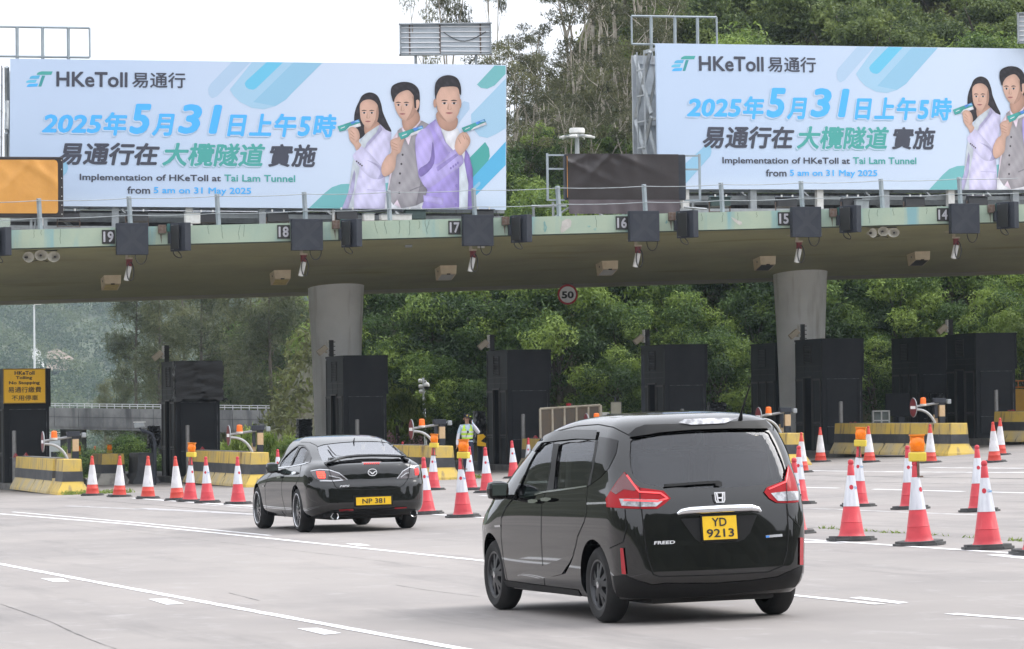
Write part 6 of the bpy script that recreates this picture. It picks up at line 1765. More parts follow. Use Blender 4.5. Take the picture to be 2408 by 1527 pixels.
sal.line('window_trim', Z2((278, 1052), (318, 982), (360, 940), (410, 900), (455, 905), (482, 940), (498, 985), (490, 1016)), .02, GLOSSB, .006, True)
sal.line('window_trim', Z2((278, 1054), (352, 1048), (432, 1032), (490, 1016)), .014, CHROME, .006, True)
sal.line('pillar_trim', Z2((356, 1046), (386, 975), (416, 912)), .07, GLOSSB, .004, True); sal.line('pillar_trim', Z2((442, 1030), (462, 985), (478, 940)), .05, GLOSSB, .004, True)
# wing
wg = [((578, 1012), (600, 1030)), ((612, 996), (640, 1016)), ((650, 984), (680, 1000)), ((720, 974), (740, 986)), ((800, 967), (815, 979)), ((900, 964), (905, 976)), ((1000, 965), (1000, 977)), ((1080, 967), (1075, 980)), ((1120, 968), (1112, 984)), ((1150, 976), (1134, 1000)), ((1166, 988), (1158, 1006))]
vt = []
for i, (a, b) in enumerate(wg):
    k = 1 - abs(i / 5 - 1) ** 6
    la, na = sal.hit(*Z2(b)[0]); dl = (sal.Mi.to_3x3() @ ray(*Z2(b)[0])).normalized()
    base = la - dl * (.05 + .13 * k) + Vector((0, 0, .006))
    vt += [base + Vector((.14, 0, .022)), base + Vector((-.02, 0, .03)), base + Vector((-.045, 0, .012)), base + Vector((-.03, 0, -.012)), base + Vector((.14, 0, .0))]
n = len(wg)
mb = MB().add(vt, [(i * 5 + j, i * 5 + (j + 1) % 5, (i + 1) * 5 + (j + 1) % 5, (i + 1) * 5 + j) for i in range(n - 1) for j in range(5)], 0, True); mb.poly(vt[:5]); mb.poly(vt[-5:])
wing = part('rear_wing', mb, PAINTB, sal.root)
for i in (1, 9):
    la, _n = sal.hit(*Z2(wg[i][1])[0]); part('wing_foot', MB().bbox(la + Vector((.06, 0, .02)), (.16, .06, .1), .02), PAINTB, wing)
bl = sal.patch('high_brake_lamp', Z2((842, 1016), (975, 1014), (965, 1032), (850, 1034)), TREDD, .004, False, 4)[0]
mb = MB()
f = sal.tail(*Z2((908, 1024))[0], .006, .2)
for k in range(8): x = -.105 + k * .03; mb.poly([f(x - .011, -.008, .004), f(x + .011, -.008, .004), f(x + .011, .008, .004), f(x - .011, .008, .004)])
part('brake_led', mb, TGLOW, bl, fix=False)
t1 = sal.patch('tail_lamp', Z2((497, 1076), (530, 1069), (580, 1066), (625, 1070), (680, 1086), (720, 1108), (748, 1136), (700, 1147), (640, 1149), (575, 1147), (530, 1128), (508, 1100)), SMOKE, .010, False, 4)[0]
sal.line('lamp_rim', Z2((500, 1078), (560, 1068), (625, 1071), (690, 1092), (746, 1136)), .012, SILV, .014, False, t1); sal.line('lamp_rim', Z2((620, 1108), (690, 1122), (715, 1138), (640, 1144), (560, 1142)), .016, SILV, .014, False, t1)
sal.line('lamp_seam', Z2((620, 1070), (645, 1148)), .008, seam, .016, False, t1)
sal.patch('brake_glow', Z2((535, 1080), (585, 1078), (600, 1100), (592, 1130), (555, 1128), (540, 1105)), TGLOW, .014, False, 4, t1)
mb = MB()
for i in range(5):
    for j in range(4):
        l_, n_ = sal.hit(*Z2((547 + i * 10 + j * 2, 1086 + j * 11))[0]); c = l_ + n_ * .02
        a = n_.cross(Vector((0, 0, 1))).normalized() * .010; b = n_.cross(a).normalized() * .010
        mb.poly([c - a - b, c + a - b, c + a + b, c - a + b])
part('brake_led', mb, TCORE, t1, fix=False)
t2 = sal.patch('tail_lamp', Z2((1077, 1129), (1095, 1100), (1120, 1074), (1165, 1050), (1200, 1041), (1226, 1041), (1234, 1080), (1230, 1112), (1190, 1122), (1140, 1128)), SMOKE, .010, False, 4)[0]
sal.line('lamp_rim', Z2((1080, 1128), (1118, 1078), (1165, 1052), (1226, 1042)), .012, SILV, .014, False, t2); sal.line('lamp_rim', Z2((1105, 1118), (1140, 1092), (1160, 1088)), .014, SILV, .014, False, t2)
sal.line('lamp_seam', Z2((1166, 1050), (1158, 1126)), .008, seam, .016, False, t2)
sal.patch('brake_glow', Z2((1196, 1062), (1218, 1056), (1226, 1080), (1222, 1104), (1200, 1106)), TGLOW, .014, False, 4, t2)
sal.line('boot_gap', Z2((590, 1030), (625, 1060), (648, 1148), (664, 1182), (700, 1202), (880, 1202), (1060, 1196), (1120, 1178), (1150, 1140), (1166, 1050), (1172, 1012)), .010, seam)
sal.line('door_gap', Z2((352, 1046), (312, 1110), (298, 1160), (300, 1240), (318, 1320), (330, 1366)), .010, seam, .003, True)
sal.line('door_gap', Z2((432, 1032), (420, 1110), (385, 1190), (375, 1240), (366, 1310), (366, 1368)), .010, seam, .003, True)
sal.line('door_gap', Z2((262, 1062), (205, 1120), (186, 1180), (190, 1280), (205, 1370)), .010, seam, .003, True)
sal.line('bumper_gap', Z2((510, 1130), (480, 1150), (465, 1200)), .009, seam)
sal.line('roof_gap', Z2((430, 880), (490, 882), (530, 900), (545, 912)), .008, seam, .003, True)
for pts in (Z2((276, 1116), (288, 1110), (304, 1112), (302, 1122), (280, 1126)), Z2((378, 1090), (392, 1082), (408, 1084), (406, 1094), (382, 1102))):
    sal.patch('door_handle', pts, CHROME, .03, True, 3); sal.patch('handle_cup', grow(pts, 1.3), GLOSSB, .003, True, 3)
sal.patch('reflector', Z2((690, 1337), (785, 1332), (786, 1343), (692, 1348)), REFL, .006, False, 4); sal.patch('reflector', Z2((1064, 1323), (1148, 1318), (1149, 1326), (1066, 1332)), REFL, .006, False, 4)
sal.patch('lower_valance', Z2((480, 1395), (560, 1370), (640, 1345), (900, 1335), (1130, 1322), (1240, 1345), (1250, 1372), (1100, 1395), (900, 1408), (640, 1415), (520, 1412)), PLAST, .006, False, 7)
sal.patch('plate_recess', Z2((785, 1245), (1050, 1236), (1056, 1306), (790, 1318)), PLAST, .004, False, 5)
plate(sal, *Z2((921, 1278))[0], .52, .113, [('NP 381', (-.17, .17, -.036, .036))], .012, .02)
mirror(sal, *Z2((262, 1030))[0], 1, PAINTB)
f = sal.tail(*Z2((913, 1085))[0], .010, .06)
mb = MB(); n = 28
for (a, b, a2, b2) in ((.070, .054, .060, .044),):
    ro = [f(a * math.cos(2 * math.pi * i / n), b * math.sin(2 * math.pi * i / n), .008) for i in range(n)]; ri = [f(a2 * math.cos(2 * math.pi * i / n), b2 * math.sin(2 * math.pi * i / n), .008) for i in range(n)]
    mb.add(ro + ri, [(i, (i + 1) % n, n + (i + 1) % n, n + i) for i in range(n)])
for sg in (-1, 1): mb.poly([f(x * sg, y, .010) for x, y in ((.0, -.012), (.03, .012), (.062, .014), (.06, .004), (.035, .0), (.012, -.028), (.0, -.03))])
part('emblem', mb, BADGE, sal.root, fix=False)
f = sal.tail(*Z2((726, 1178))[0], .008, .05)
mb = MB(); text_into(mb, 'MPS', (-.075, .075, -.013, .013), lambda x, y, z: f(x, y, z), bold=.03, shear=.35); part('badge_lettering', mb, BADGE, sal.root, fix=False)
for u, v in ((652, 1381), (1185, 1359)):
    l_, n_ = sal.hit(*Z2((u, v))[0]); c = Vector((l_.x - .05, l_.y, l_.z))
    ex = part('exhaust_tip', MB().lathe([(.048, .12), (.06, -.035), (.054, -.045), (.042, -.035), (.04, .1)], 24, axis='X', c=c), CHROME, sal.root, fix=False)
    part('exhaust_bore', MB().lathe([(.041, -.02), (.0, -.02)], 20, axis='X', c=c), VOID, ex, fix=False)
sal.line('rear_wiper', Z2((612, 916), (640, 955), (668, 982)), .022, PLAST, .025); sal.line('rear_wiper', Z2((668, 982), (720, 990), (778, 1000)), .02, PLAST, .025)
l_, n_ = sal.hit(*Z2((788, 876))[0]); part('aerial', MB().tube([l_, l_ + Vector((-.05, 0, .05))], [.012, .006], 6), PLAST, sal.root)
sal.line('sill_skirt', Z2((200, 1415), (300, 1424), (390, 1438)), .05, GLOSSB, .012, True)
sal.line('splitter', Z2((474, 1422), (540, 1408), (640, 1412)), .03, GLOSSB, .03)
sal.patch('side_repeater', Z2((168, 1174), (180, 1172), (182, 1182), (170, 1184)), SILV, .006, True, 3)
for x in sal.axles:
    for sg in (1, -1): sal.wheel(x, sg * .77, .215, .245, 'm')
sal.seats([(2.5, (-.38, .38)), (1.75, (-.36, .36))], .40, .36)
part('dashboard', MB().bbox((3.25, 0, .82), (.45, 1.3, .2), .05), SEAT, sal.root)
part('parcel_shelf', MB().box((.95, 0, .98), (.7, 1.2, .03)), SEAT, sal.root)
part('underbody', MB().bbox((2.4, 0, .25), (4.0, 1.1, .14), .03).bbox((.75, .0, .28), (.5, .7, .2), .06).box((1.04, 0, .3), (.14, 1.2, .1)), UNDER, sal.root)
# ------------------------------------------------------------------ traffic officer
SKIN = M('skin', (.42, .245, .17), .55); SHIRT = M('pale_blue_shirt', (.50, .62, .74), .8, col2=(.42, .53, .66), scale=7); SLEEVE = M('white_oversleeve', (.70, .69, .76), .75, col2=(.58, .57, .65), scale=8)
NAVY = M('navy_trousers', (.012, .014, .034), .85, col2=(.02, .023, .05), scale=9); SHOE = M('black_leather', (.012, .012, .012), .4)
HIVIS = M('lime_vest', (.52, .80, .06), .6, col2=(.45, .70, .05), scale=8); REFT = M('reflective_tape', (.66, .68, .68), .4, metal=.2); CAPN = M('navy_cap', (.01, .011, .02), .7); GOLD = M('gold_badge', (.55, .38, .08), .4, metal=.6)
off_p = G(1100, 1117)
pr = thing('person', 'traffic officer in a lime vest and navy cap holding a phone to the ear', 'person', off_p, R(8))
def skin(chains, name, mats, matfn, levels=2):
    vs, es, rs = [], [], []
    idx = {}
    for ch in chains:
        prev = None
        for key, co, rad in ch:
            if key in idx: i = idx[key]
            else:
                i = len(vs); idx[key] = i; vs.append(co); rs.append(rad)
            if prev is not None and prev != i: es.append((prev, i))
            prev = i
    me = bpy.data.meshes.new(name); me.from_pydata(vs, es, []); me.update()
    o = bpy.data.objects.new(name, me); COL.objects.link(o)
    md = o.modifiers.new('skin', 'SKIN'); md.use_smooth_shade = True
    for i, v in enumerate(me.skin_vertices[0].data):
        r = rs[i]; v.radius = r if isinstance(r, tuple) else (r, r); v.use_root = (i == 0)
    sd = o.modifiers.new('sub', 'SUBSURF'); sd.levels = levels; sd.render_levels = levels
    dg = bpy.context.evaluated_depsgraph_get(); dg.update()
    nm = bpy.data.meshes.new_from_object(o.evaluated_get(dg)); bpy.data.objects.remove(o)
    nm.name = name; nm.materials.clear()
    for m in mats: nm.materials.append(m)
    for p in nm.polygons:
        p.use_smooth = True; p.material_index = matfn(p.center)
    return nm
def V(*a): return Vector(a)
pel, wai, che, ubr, nkb, nk, hd0, hd1, hd2 = V(0, 0, .93), V(0, 0, 1.07), V(0, .0, 1.25), V(0, .0, 1.37), V(0, .01, 1.445), V(-.005, -.01, 1.495), V(-.012, -.03, 1.555), V(-.012, -.022, 1.625), V(-.012, -.01, 1.70)
ch = [[('p', pel, (.155, .115)), ('w', wai, (.145, .105)), ('c', che, (.175, .12)), ('u', ubr, (.16, .10)), ('nb', nkb, .07), ('n', nk, .054), ('h0', hd0, (.066, .072)), ('h1', hd1, (.078, .092)), ('h2', hd2, (.06, .07))]]
ra = [V(-.175, .01, 1.385), V(-.225, .03, 1.24), V(-.262, .02, 1.10), V(-.29, -.01, .97), V(-.305, -.03, .87)]
ch.append([('u', ubr, (.16, .10))] + [('ra%d' % i, q, r) for i, (q, r) in enumerate(zip(ra, (.068, .062, .055, .048, .034)))])
la = [V(.175, .0, 1.385), V(.265, -.04, 1.28), V(.33, -.07, 1.19), V(.25, -.115, 1.32), V(.155, -.125, 1.445)]
ch.append([('u', ubr, (.16, .10))] + [('la%d' % i, q, r) for i, (q, r) in enumerate(zip(la, (.068, .062, .058, .05, .033)))])
for sg, nm_ in ((-1, 'r'), (1, 'l')):
    lg = [(V(sg * .09, 0, .86), .105), (V(sg * .1, -.01, .66), .088), (V(sg * .105, -.02, .48), .07), (V(sg * .108, .01, .28), .066), (V(sg * .11, .02, .09), .052), (V(sg * .12, -.06, .05), .05), (V(sg * .13, -.16, .035), .034)]
    ch.append([('p', pel, (.155, .115))] + [(nm_ + 'g%d' % i, q, r) for i, (q, r) in enumerate(lg)])
def hand_chain(base, fwd, side, nm_, curl):
    """palm, four fingers of unequal length and a thumb leaving the side of the palm"""
    fwd, side = fwd.normalized(), side.normalized(); dn = fwd.cross(side)
    palm = base + fwd * .055; out = []
    for k, (off, ln) in enumerate(((-.03, .062), (-.01, .072), (.01, .068), (.028, .052))):
        k0 = palm + side * off + fwd * .02; k1 = k0 + (fwd * math.cos(curl * .5) + dn * math.sin(curl * .5)) * ln * .5; k2 = k1 + (fwd * math.cos(curl) + dn * math.sin(curl)) * ln * .5
        out.append([('%sp' % nm_, palm, (.034, .018)), ('%sf%da' % (nm_, k), k0, .011), ('%sf%db' % (nm_, k), k1, .0095), ('%sf%dc' % (nm_, k), k2, .008)])
    t0 = base + fwd * .03 - side * .03; t1 = t0 - side * .025 + fwd * .03; t2 = t1 + fwd * .03 + dn * .01
    out.append([('%sp' % nm_, palm, (.034, .018)), ('%st0' % nm_, t0, .014), ('%st1' % nm_, t1, .011), ('%st2' % nm_, t2, .009)])
    return [[(('ra4' if nm_ == 'R' else 'la4'), base, .033), ('%sp' % nm_, palm, (.034, .018))]] + out
ch += hand_chain(ra[4], V(-.05, -.15, -1), V(-.1, -1, .1), 'R', .7)
ch += hand_chain(la[4], V(-.42, .1, .9), V(-.4, -.9, 0), 'L', .9)
def omat(c):
    x, y, z = c
    if z < .075 and y < .12: return 4
    if z < .95 and abs(x) < .24 and y > -.3: return 3 if not (x < -.23) else 0
    if (x < -.15 and z < .865) : return 0
    if z > 1.462 and abs(x) < .12 and not (x > .10 and z < 1.44): return 0
    if (x > .2 and z < 1.40 and y < -.03) or (x < -.225 and z < 1.2) or (x > .13 and y < -.085 and z < 1.455): return 2
    return 1
part('body', skin(ch, 'body', [SKIN, SHIRT, SLEEVE, NAVY, SHOE], omat), None, pr, fix=False)
# hi-vis vest as a shell over the chest
mb = MB(); n = 28
def tor(z):
    return pchip([(1.03, .158), (1.12, .168), (1.25, .188), (1.36, .178), (1.42, .13), (1.455, .10)])(z), pchip([(1.03, .122), (1.12, .126), (1.25, .138), (1.36, .125), (1.42, .11), (1.455, .09)])(z)
zz = [1.03, 1.08, 1.14, 1.20, 1.26, 1.32, 1.37, 1.41, 1.44]
for j, z in enumerate(zz):
    a, b = tor(z)
    for i in range(n): mb.v.append((a * math.cos(2 * math.pi * i / n), b * math.sin(2 * math.pi * i / n), z))
for j in range(len(zz) - 1):
    for i in range(n):
        ang = 360 * (i + .5) / n; z = (zz[j] + zz[j + 1]) / 2
        if z > 1.27 and (ang < 32 or ang > 328 or 148 < ang < 212): continue           # armholes
        if z > 1.25 and abs(ang - 270) < (z - 1.23) * 190: continue                      # V neck
        mb.f.append([j * n + i, j * n + (i + 1) % n, (j + 1) * n + (i + 1) % n, (j + 1) * n + i]); mb.sm.append(True); mb.m.append(1 if j in (1, 3) else 0)
part('vest', mb, [HIVIS, REFT], pr, fix=False)
part('belt', MB().lathe([(.152, .985), (.158, .985), (.158, 1.035), (.152, 1.035)], 24).v and MB().add([(x * 1.02, y * .76, z) for x, y, z in MB().lathe([(.158, .99), (.162, 1.0), (.162, 1.035), (.156, 1.04)], 24).v], MB().lathe([(.158, .99), (.162, 1.0), (.162, 1.035), (.156, 1.04)], 24).f, 0, True), SHOE, pr, fix=False)
mb = MB()
def headring(z, k): return [(-.012 + .088 * k * math.cos(2 * math.pi * i / 24), -.016 + .103 * k * math.sin(2 * math.pi * i / 24), z) for i in range(24)]
rg = [headring(1.655, 1.03), headring(1.69, 1.05), headring(1.73, .98), headring(1.745, .7), headring(1.75, .0)]
for j in range(4): mb.add(rg[j] + rg[j + 1], [(i, (i + 1) % 24, 24 + (i + 1) % 24, 24 + i) for i in range(24)], 0, True)
cp = part('cap', mb, CAPN, pr, fix=False)
part('peak', MB().prism([(-.012 + .09 * math.cos(t), -.07 - .13 * math.sin(t) * 1.0, 1.662 - .02 * math.sin(t)) for t in [math.pi * i / 12 for i in range(13)]], (0, 0, .008)), CAPN, cp)
part('cap_badge', MB().lathe([(0, -.004), (.022, -.003), (.026, .004)], 14, axis='Y', c=(-.012, -.121, 1.70)), GOLD, cp)
part('cap_band', MB().box((.07, -.07, 1.675), (.05, .06, .02), M4=Matrix.Rotation(R(40), 3, 'Z')), HIVIS, cp)
mb = MB()                                                   # face
for sx_ in (-1, 1):
    mb.lathe([(0, -.003), (.011, -.002), (.012, .003)], 10, axis='Y', c=(-.012 + sx_ * .031, -.112, 1.622), mi=0)
    mb.box((-.012 + sx_ * .033, -.113, 1.643), (.036, .008, .007), 1)
mb.box((-.012, -.106, 1.553), (.045, .008, .009), 2)
part('face_features', mb, [M('eye_dark', (.02, .015, .013), .3), M('eyebrow', (.02, .016, .014), .8), M('lips', (.28, .1, .085), .5)], pr)
part('nose', MB().prism([(-.012 - .008, -.115, 1.63), (-.012 + .008, -.115, 1.63), (-.012 + .018, -.132, 1.585), (-.012 - .018, -.132, 1.585)], (0, .03, 0)), SKIN, pr)
for sx_ in (-1, 1): part('ear', MB().bbox((-.012 + sx_ * .09, -.01, 1.605), (.018, .04, .06), .008), SKIN, pr)
part('hair', MB().add([(-.012 + (x + .012) * 1.02, y * 1.02 + .012, z - .025 * j) for j in (0, 1) for x, y, z in headring(1.655, 1.0)][6:6 + 0] + [(x, y + .01, z) for x, y, z in headring(1.657, 1.02)][0:13] + [(x, y + .012, z) for x, y, z in headring(1.585, .97)][0:13], [(i, i + 1, 14 + i, 13 + i) for i in range(12)], 0, True), M('short_dark_hair', (.015, .013, .012), .8), pr, fix=False)
mb = MB()
for sx_ in (-1, 1):
    for k in range(2): mb.box((sx_ * (.135 + .025 * k), -.01, 1.435 - .008 * k), (.012, .09, .012))
    mb.box((sx_ * .15, 0, 1.428), (.06, .07, .01), 1)
part('shoulder_strap', mb, [REFT, SHOE], pr)
part('radio_microphone', MB().bbox((.0, -.155, 1.235), (.05, .03, .06), .01).tube([(0, -.15, 1.21), (-.04, -.155, 1.15), (-.06, -.14, 1.06)], .006, 6), SHOE, pr)
t = tag(part('mobile_phone', MB().bbox((0, 0, 0), (.012, .07, .14), .004, rm=Matrix.Rotation(R(18), 3, 'X')), SHOE), 'dark mobile phone held to the ear of the officer', 'phone')
t.location = off_p + Matrix.Rotation(R(8), 3, 'Z') @ V(.10, -.06, 1.60); t.rotation_euler = (0, R(-8), R(20))
# ------------------------------------------------------------------ hills
import numpy as np
def sm(t): t = max(0, min(1, t)); return t * t * (3 - 2 * t)
def drop(x, y): return 4.6 * sm((y - 133) / 22) * sm((-x - 4.5) / 6)
def crest(x):
    f = pchip([(-60, 1.5), (-14, 1.8), (-8.5, 12), (-1, 16), (3, 24), (5, 31), (8, 40), (14, 44), (60, 46)])
    return f(x)
def near_z(x, y):
    r = max(0, y - 139) * .52 * sm((x + 15) / 8)
    c = crest(x)
    r = c * (1 - math.exp(-r / c * 1.15)) if r > 0 else 0
    return gz(x, y) - .15 - drop(x, y) + r + .35 * math.sin(x * .9 + y * .4) * sm((y - 141) / 10) + .25 * math.sin(x * .37 - y * .8) * sm((y - 141) / 10)
HILL = M('hillside_earth', (.06, .065, .032), .95, col2=(.10, .085, .05), scale=.5, bump=.6, bscale=1.6)
struct('hillside', sheet([-60 + i * 2 for i in range(0, 61)], [133 + j * 2 for j in range(0, 50)], near_z), HILL)
def far_z(x, y): return -8 + max(0, y - 1000) * .13 + 12 * math.sin(x * .012 + 1) * sm((y - 1000) / 220) + 7 * math.sin(x * .035 + y * .012) * sm((y - 1000) / 150) + .10 * max(0, -x - 60) * sm((y - 1000) / 400)
struct('far_hill', sheet([-420 + i * 16 for i in range(0, 34)], [960 + j * 16 for j in range(0, 55)], far_z), M('far_hill_earth', (.05, .075, .035), .95, col2=(.09, .10, .05), scale=.06))
# unseen ring of hills, added and humped to darken the car paint's reflections
def ring_hill(a0, a1, nm, r0=90):
    mb = MB(); na, nr = 60, 14; vs = []
    for j in range(nr + 1):
        for i in range(na + 1):
            a = R(a0 + (a1 - a0) * i / na); r_ = r0 + j * 10
            x, y = r_ * math.sin(a), r_ * math.cos(a)
            e = min(1, min(i, na - i) / 5)
            z = -1 + (24 + 46 * sm(1 - abs(a - R(148)) / R(42)) + 6 * math.sin(a * 9) + 5 * math.sin(a * 23 + 1)) * sm(j / nr) * e + rnd.uniform(-1.3, 1.3) * (j > 0)
            vs.append((x, y, z))
    mb.add(vs, [(j * (na + 1) + i, j * (na + 1) + i + 1, (j + 1) * (na + 1) + i + 1, (j + 1) * (na + 1) + i) for j in range(nr) for i in range(na)])
    struct(nm, mb, M('reflection_hill_dark', (.028, .034, .02), .95, col2=(.05, .055, .034), scale=.12))
ring_hill(22, 344, 'unseen_reflection_hill')
# ------------------------------------------------------------------ foliage
def leaf_mat(name, c0, c1, c2, transl=.36):
    m = bpy.data.materials.new(name); m.use_nodes = True
    t = m.node_tree; b = t.nodes['Principled BSDF']; out = t.nodes['Material Output']
    at = t.nodes.new('ShaderNodeAttribute'); at.attribute_name = 'tint'
    oi = t.nodes.new('ShaderNodeObjectInfo')
    ad = t.nodes.new('ShaderNodeMath'); ad.operation = 'MULTIPLY_ADD'; ad.inputs[1].default_value = .46; ad.inputs[2].default_value = -.21
    t.links.new(oi.outputs['Random'], ad.inputs[0])
    a2_ = t.nodes.new('ShaderNodeMath'); a2_.operation = 'ADD'
    t.links.new(at.outputs['Fac'], a2_.inputs[0]); t.links.new(ad.outputs[0], a2_.inputs[1])
    r = t.nodes.new('ShaderNodeValToRGB'); e = r.color_ramp.elements
    e[0].position, e[0].color = .05, (*c0, 1); e[1].position, e[1].color = .95, (*c2, 1)
    k = e.new(.5); k.color = (*c1, 1)
    t.links.new(a2_.outputs[0], r.inputs[0]); t.links.new(r.outputs[0], b.inputs['Base Color'])
    b.inputs['Roughness'].default_value = .55; b.inputs['Specular IOR Level'].default_value = .3
    tr = t.nodes.new('ShaderNodeBsdfTranslucent'); t.links.new(r.outputs[0], tr.inputs[0])
    mx = t.nodes.new('ShaderNodeMixShader'); mx.inputs[0].default_value = transl
    t.links.new(b.outputs[0], mx.inputs[1]); t.links.new(tr.outputs[0], mx.inputs[2]); t.links.new(mx.outputs[0], out.inputs[0])
    return m
LEAF = dict(acacia=leaf_mat('acacia_leaf', (.030, .056, .019), (.084, .145, .038), (.215, .295, .062)),
            gum=leaf_mat('gum_leaf', (.05, .055, .03), (.11, .115, .06), (.20, .20, .10)),
            pine=leaf_mat('feathery_leaf', (.055, .07, .035), (.11, .125, .06), (.18, .19, .09)),
            scrub=leaf_mat('scrub_leaf', (.055, .068, .03), (.125, .13, .06), (.20, .225, .08)),
            upland=leaf_mat('upland_leaf', (.045, .068, .026), (.105, .145, .048), (.20, .25, .075)),
            mango=leaf_mat('drooping_leaf', (.06, .11, .018), (.14, .21, .035), (.27, .34, .08)),
            far=leaf_mat('far_leaf', (.03, .055, .02), (.055, .09, .03), (.10, .13, .045)),
            pink=leaf_mat('pink_blossom', (.06, .10, .03), (.30, .22, .2), (.7, .42, .45)))
BARK = M('grey_bark', (.12, .10, .08), .9, col2=(.07, .06, .05), scale=3)
PALE = M('pale_gum_bark', (.46, .41, .32), .8, col2=(.28, .24, .18), scale=2.5, amt=(.42, .66))
PALEG = M('grey_gum_bark', (.42, .38, .32), .85, col2=(.24, .21, .17), scale=2.5, amt=(.42, .66))
def leaves_mesh(name, clumps, lsz, wsz, seed, mat, droop=0.0, spread=.45, flat=.0):
    """clumps: (centre, radii, count, tint). Leaf-sized rhombs spread through each clump."""
    g = np.random.default_rng(seed); VV, TT = [], []
    for c, r, n, tint in clumps:
        d = g.normal(size=(n, 3)); d /= np.linalg.norm(d, axis=1)[:, None]
        rad = g.uniform(0.25, 1.0, n) ** .5
        rad *= 1 + .35 * np.sin(d[:, 0] * 5 + c[0] * 3) * np.cos(d[:, 2] * 4 + c[2])
        p = np.array(c) + d * rad[:, None] * np.array(r)
        nrm = d * (1 - spread) + g.normal(size=(n, 3)) * spread; nrm[:, 2] += flat
        nrm /= np.linalg.norm(nrm, axis=1)[:, None]
        ax = g.normal(size=(n, 3)); ax[:, 2] -= droop * 2.5
        ax -= nrm * (ax * nrm).sum(1)[:, None]; ax /= np.linalg.norm(ax, axis=1)[:, None] + 1e-6
        sd = np.cross(nrm, ax)
        L_ = (lsz * g.uniform(.6, 1.35, n))[:, None]; W_ = (wsz * g.uniform(.65, 1.3, n))[:, None]
        q = np.stack([p - ax * L_ * .5, p + sd * W_ * .5 - ax * L_ * .06, p + ax * L_ * .5 - nrm * L_ * .12, p - sd * W_ * .5 - ax * L_ * .06], 1)
        VV.append(q.reshape(-1, 3)); TT.append(np.clip(tint + g.normal(size=n) * .13, 0, 1))
    V_ = np.concatenate(VV); T_ = np.concatenate(TT); nf = len(T_)
    me = bpy.data.meshes.new(name)
    me.vertices.add(len(V_)); me.vertices.foreach_set('co', V_.astype(np.float32).ravel())
    me.loops.add(nf * 4); me.loops.foreach_set('vertex_index', np.arange(nf * 4, dtype=np.int32))
    me.polygons.add(nf); me.polygons.foreach_set('loop_start', np.arange(0, nf * 4, 4, dtype=np.int32)); me.polygons.foreach_set('loop_total', np.full(nf, 4, dtype=np.int32))
    at = me.attributes.new('tint', 'FLOAT', 'FACE'); at.data.foreach_set('value', T_.astype(np.float32))
    me.materials.append(mat); me.update(calc_edges=True)
    return me
def limb(mb, p0, p1, r0, r1, r, wob=.12, n=6):
    pts = []
    off = Vector((0, 0, 0)); Ln = (p1 - p0).length
    for i in range(n + 1):
        k = i / n
        off += Vector((r.uniform(-1, 1), r.uniform(-1, 1), r.uniform(-.3, .3))) * wob * Ln / n
        pts.append(p0.lerp(p1, k) + off * math.sin(math.pi * min(1, k * 1.0)) * 1.0 + (off * k * .3))
    mb.tube(pts, [r0 + (r1 - r0) * i / n for i in range(n + 1)], 6, cap=True)
    return pts
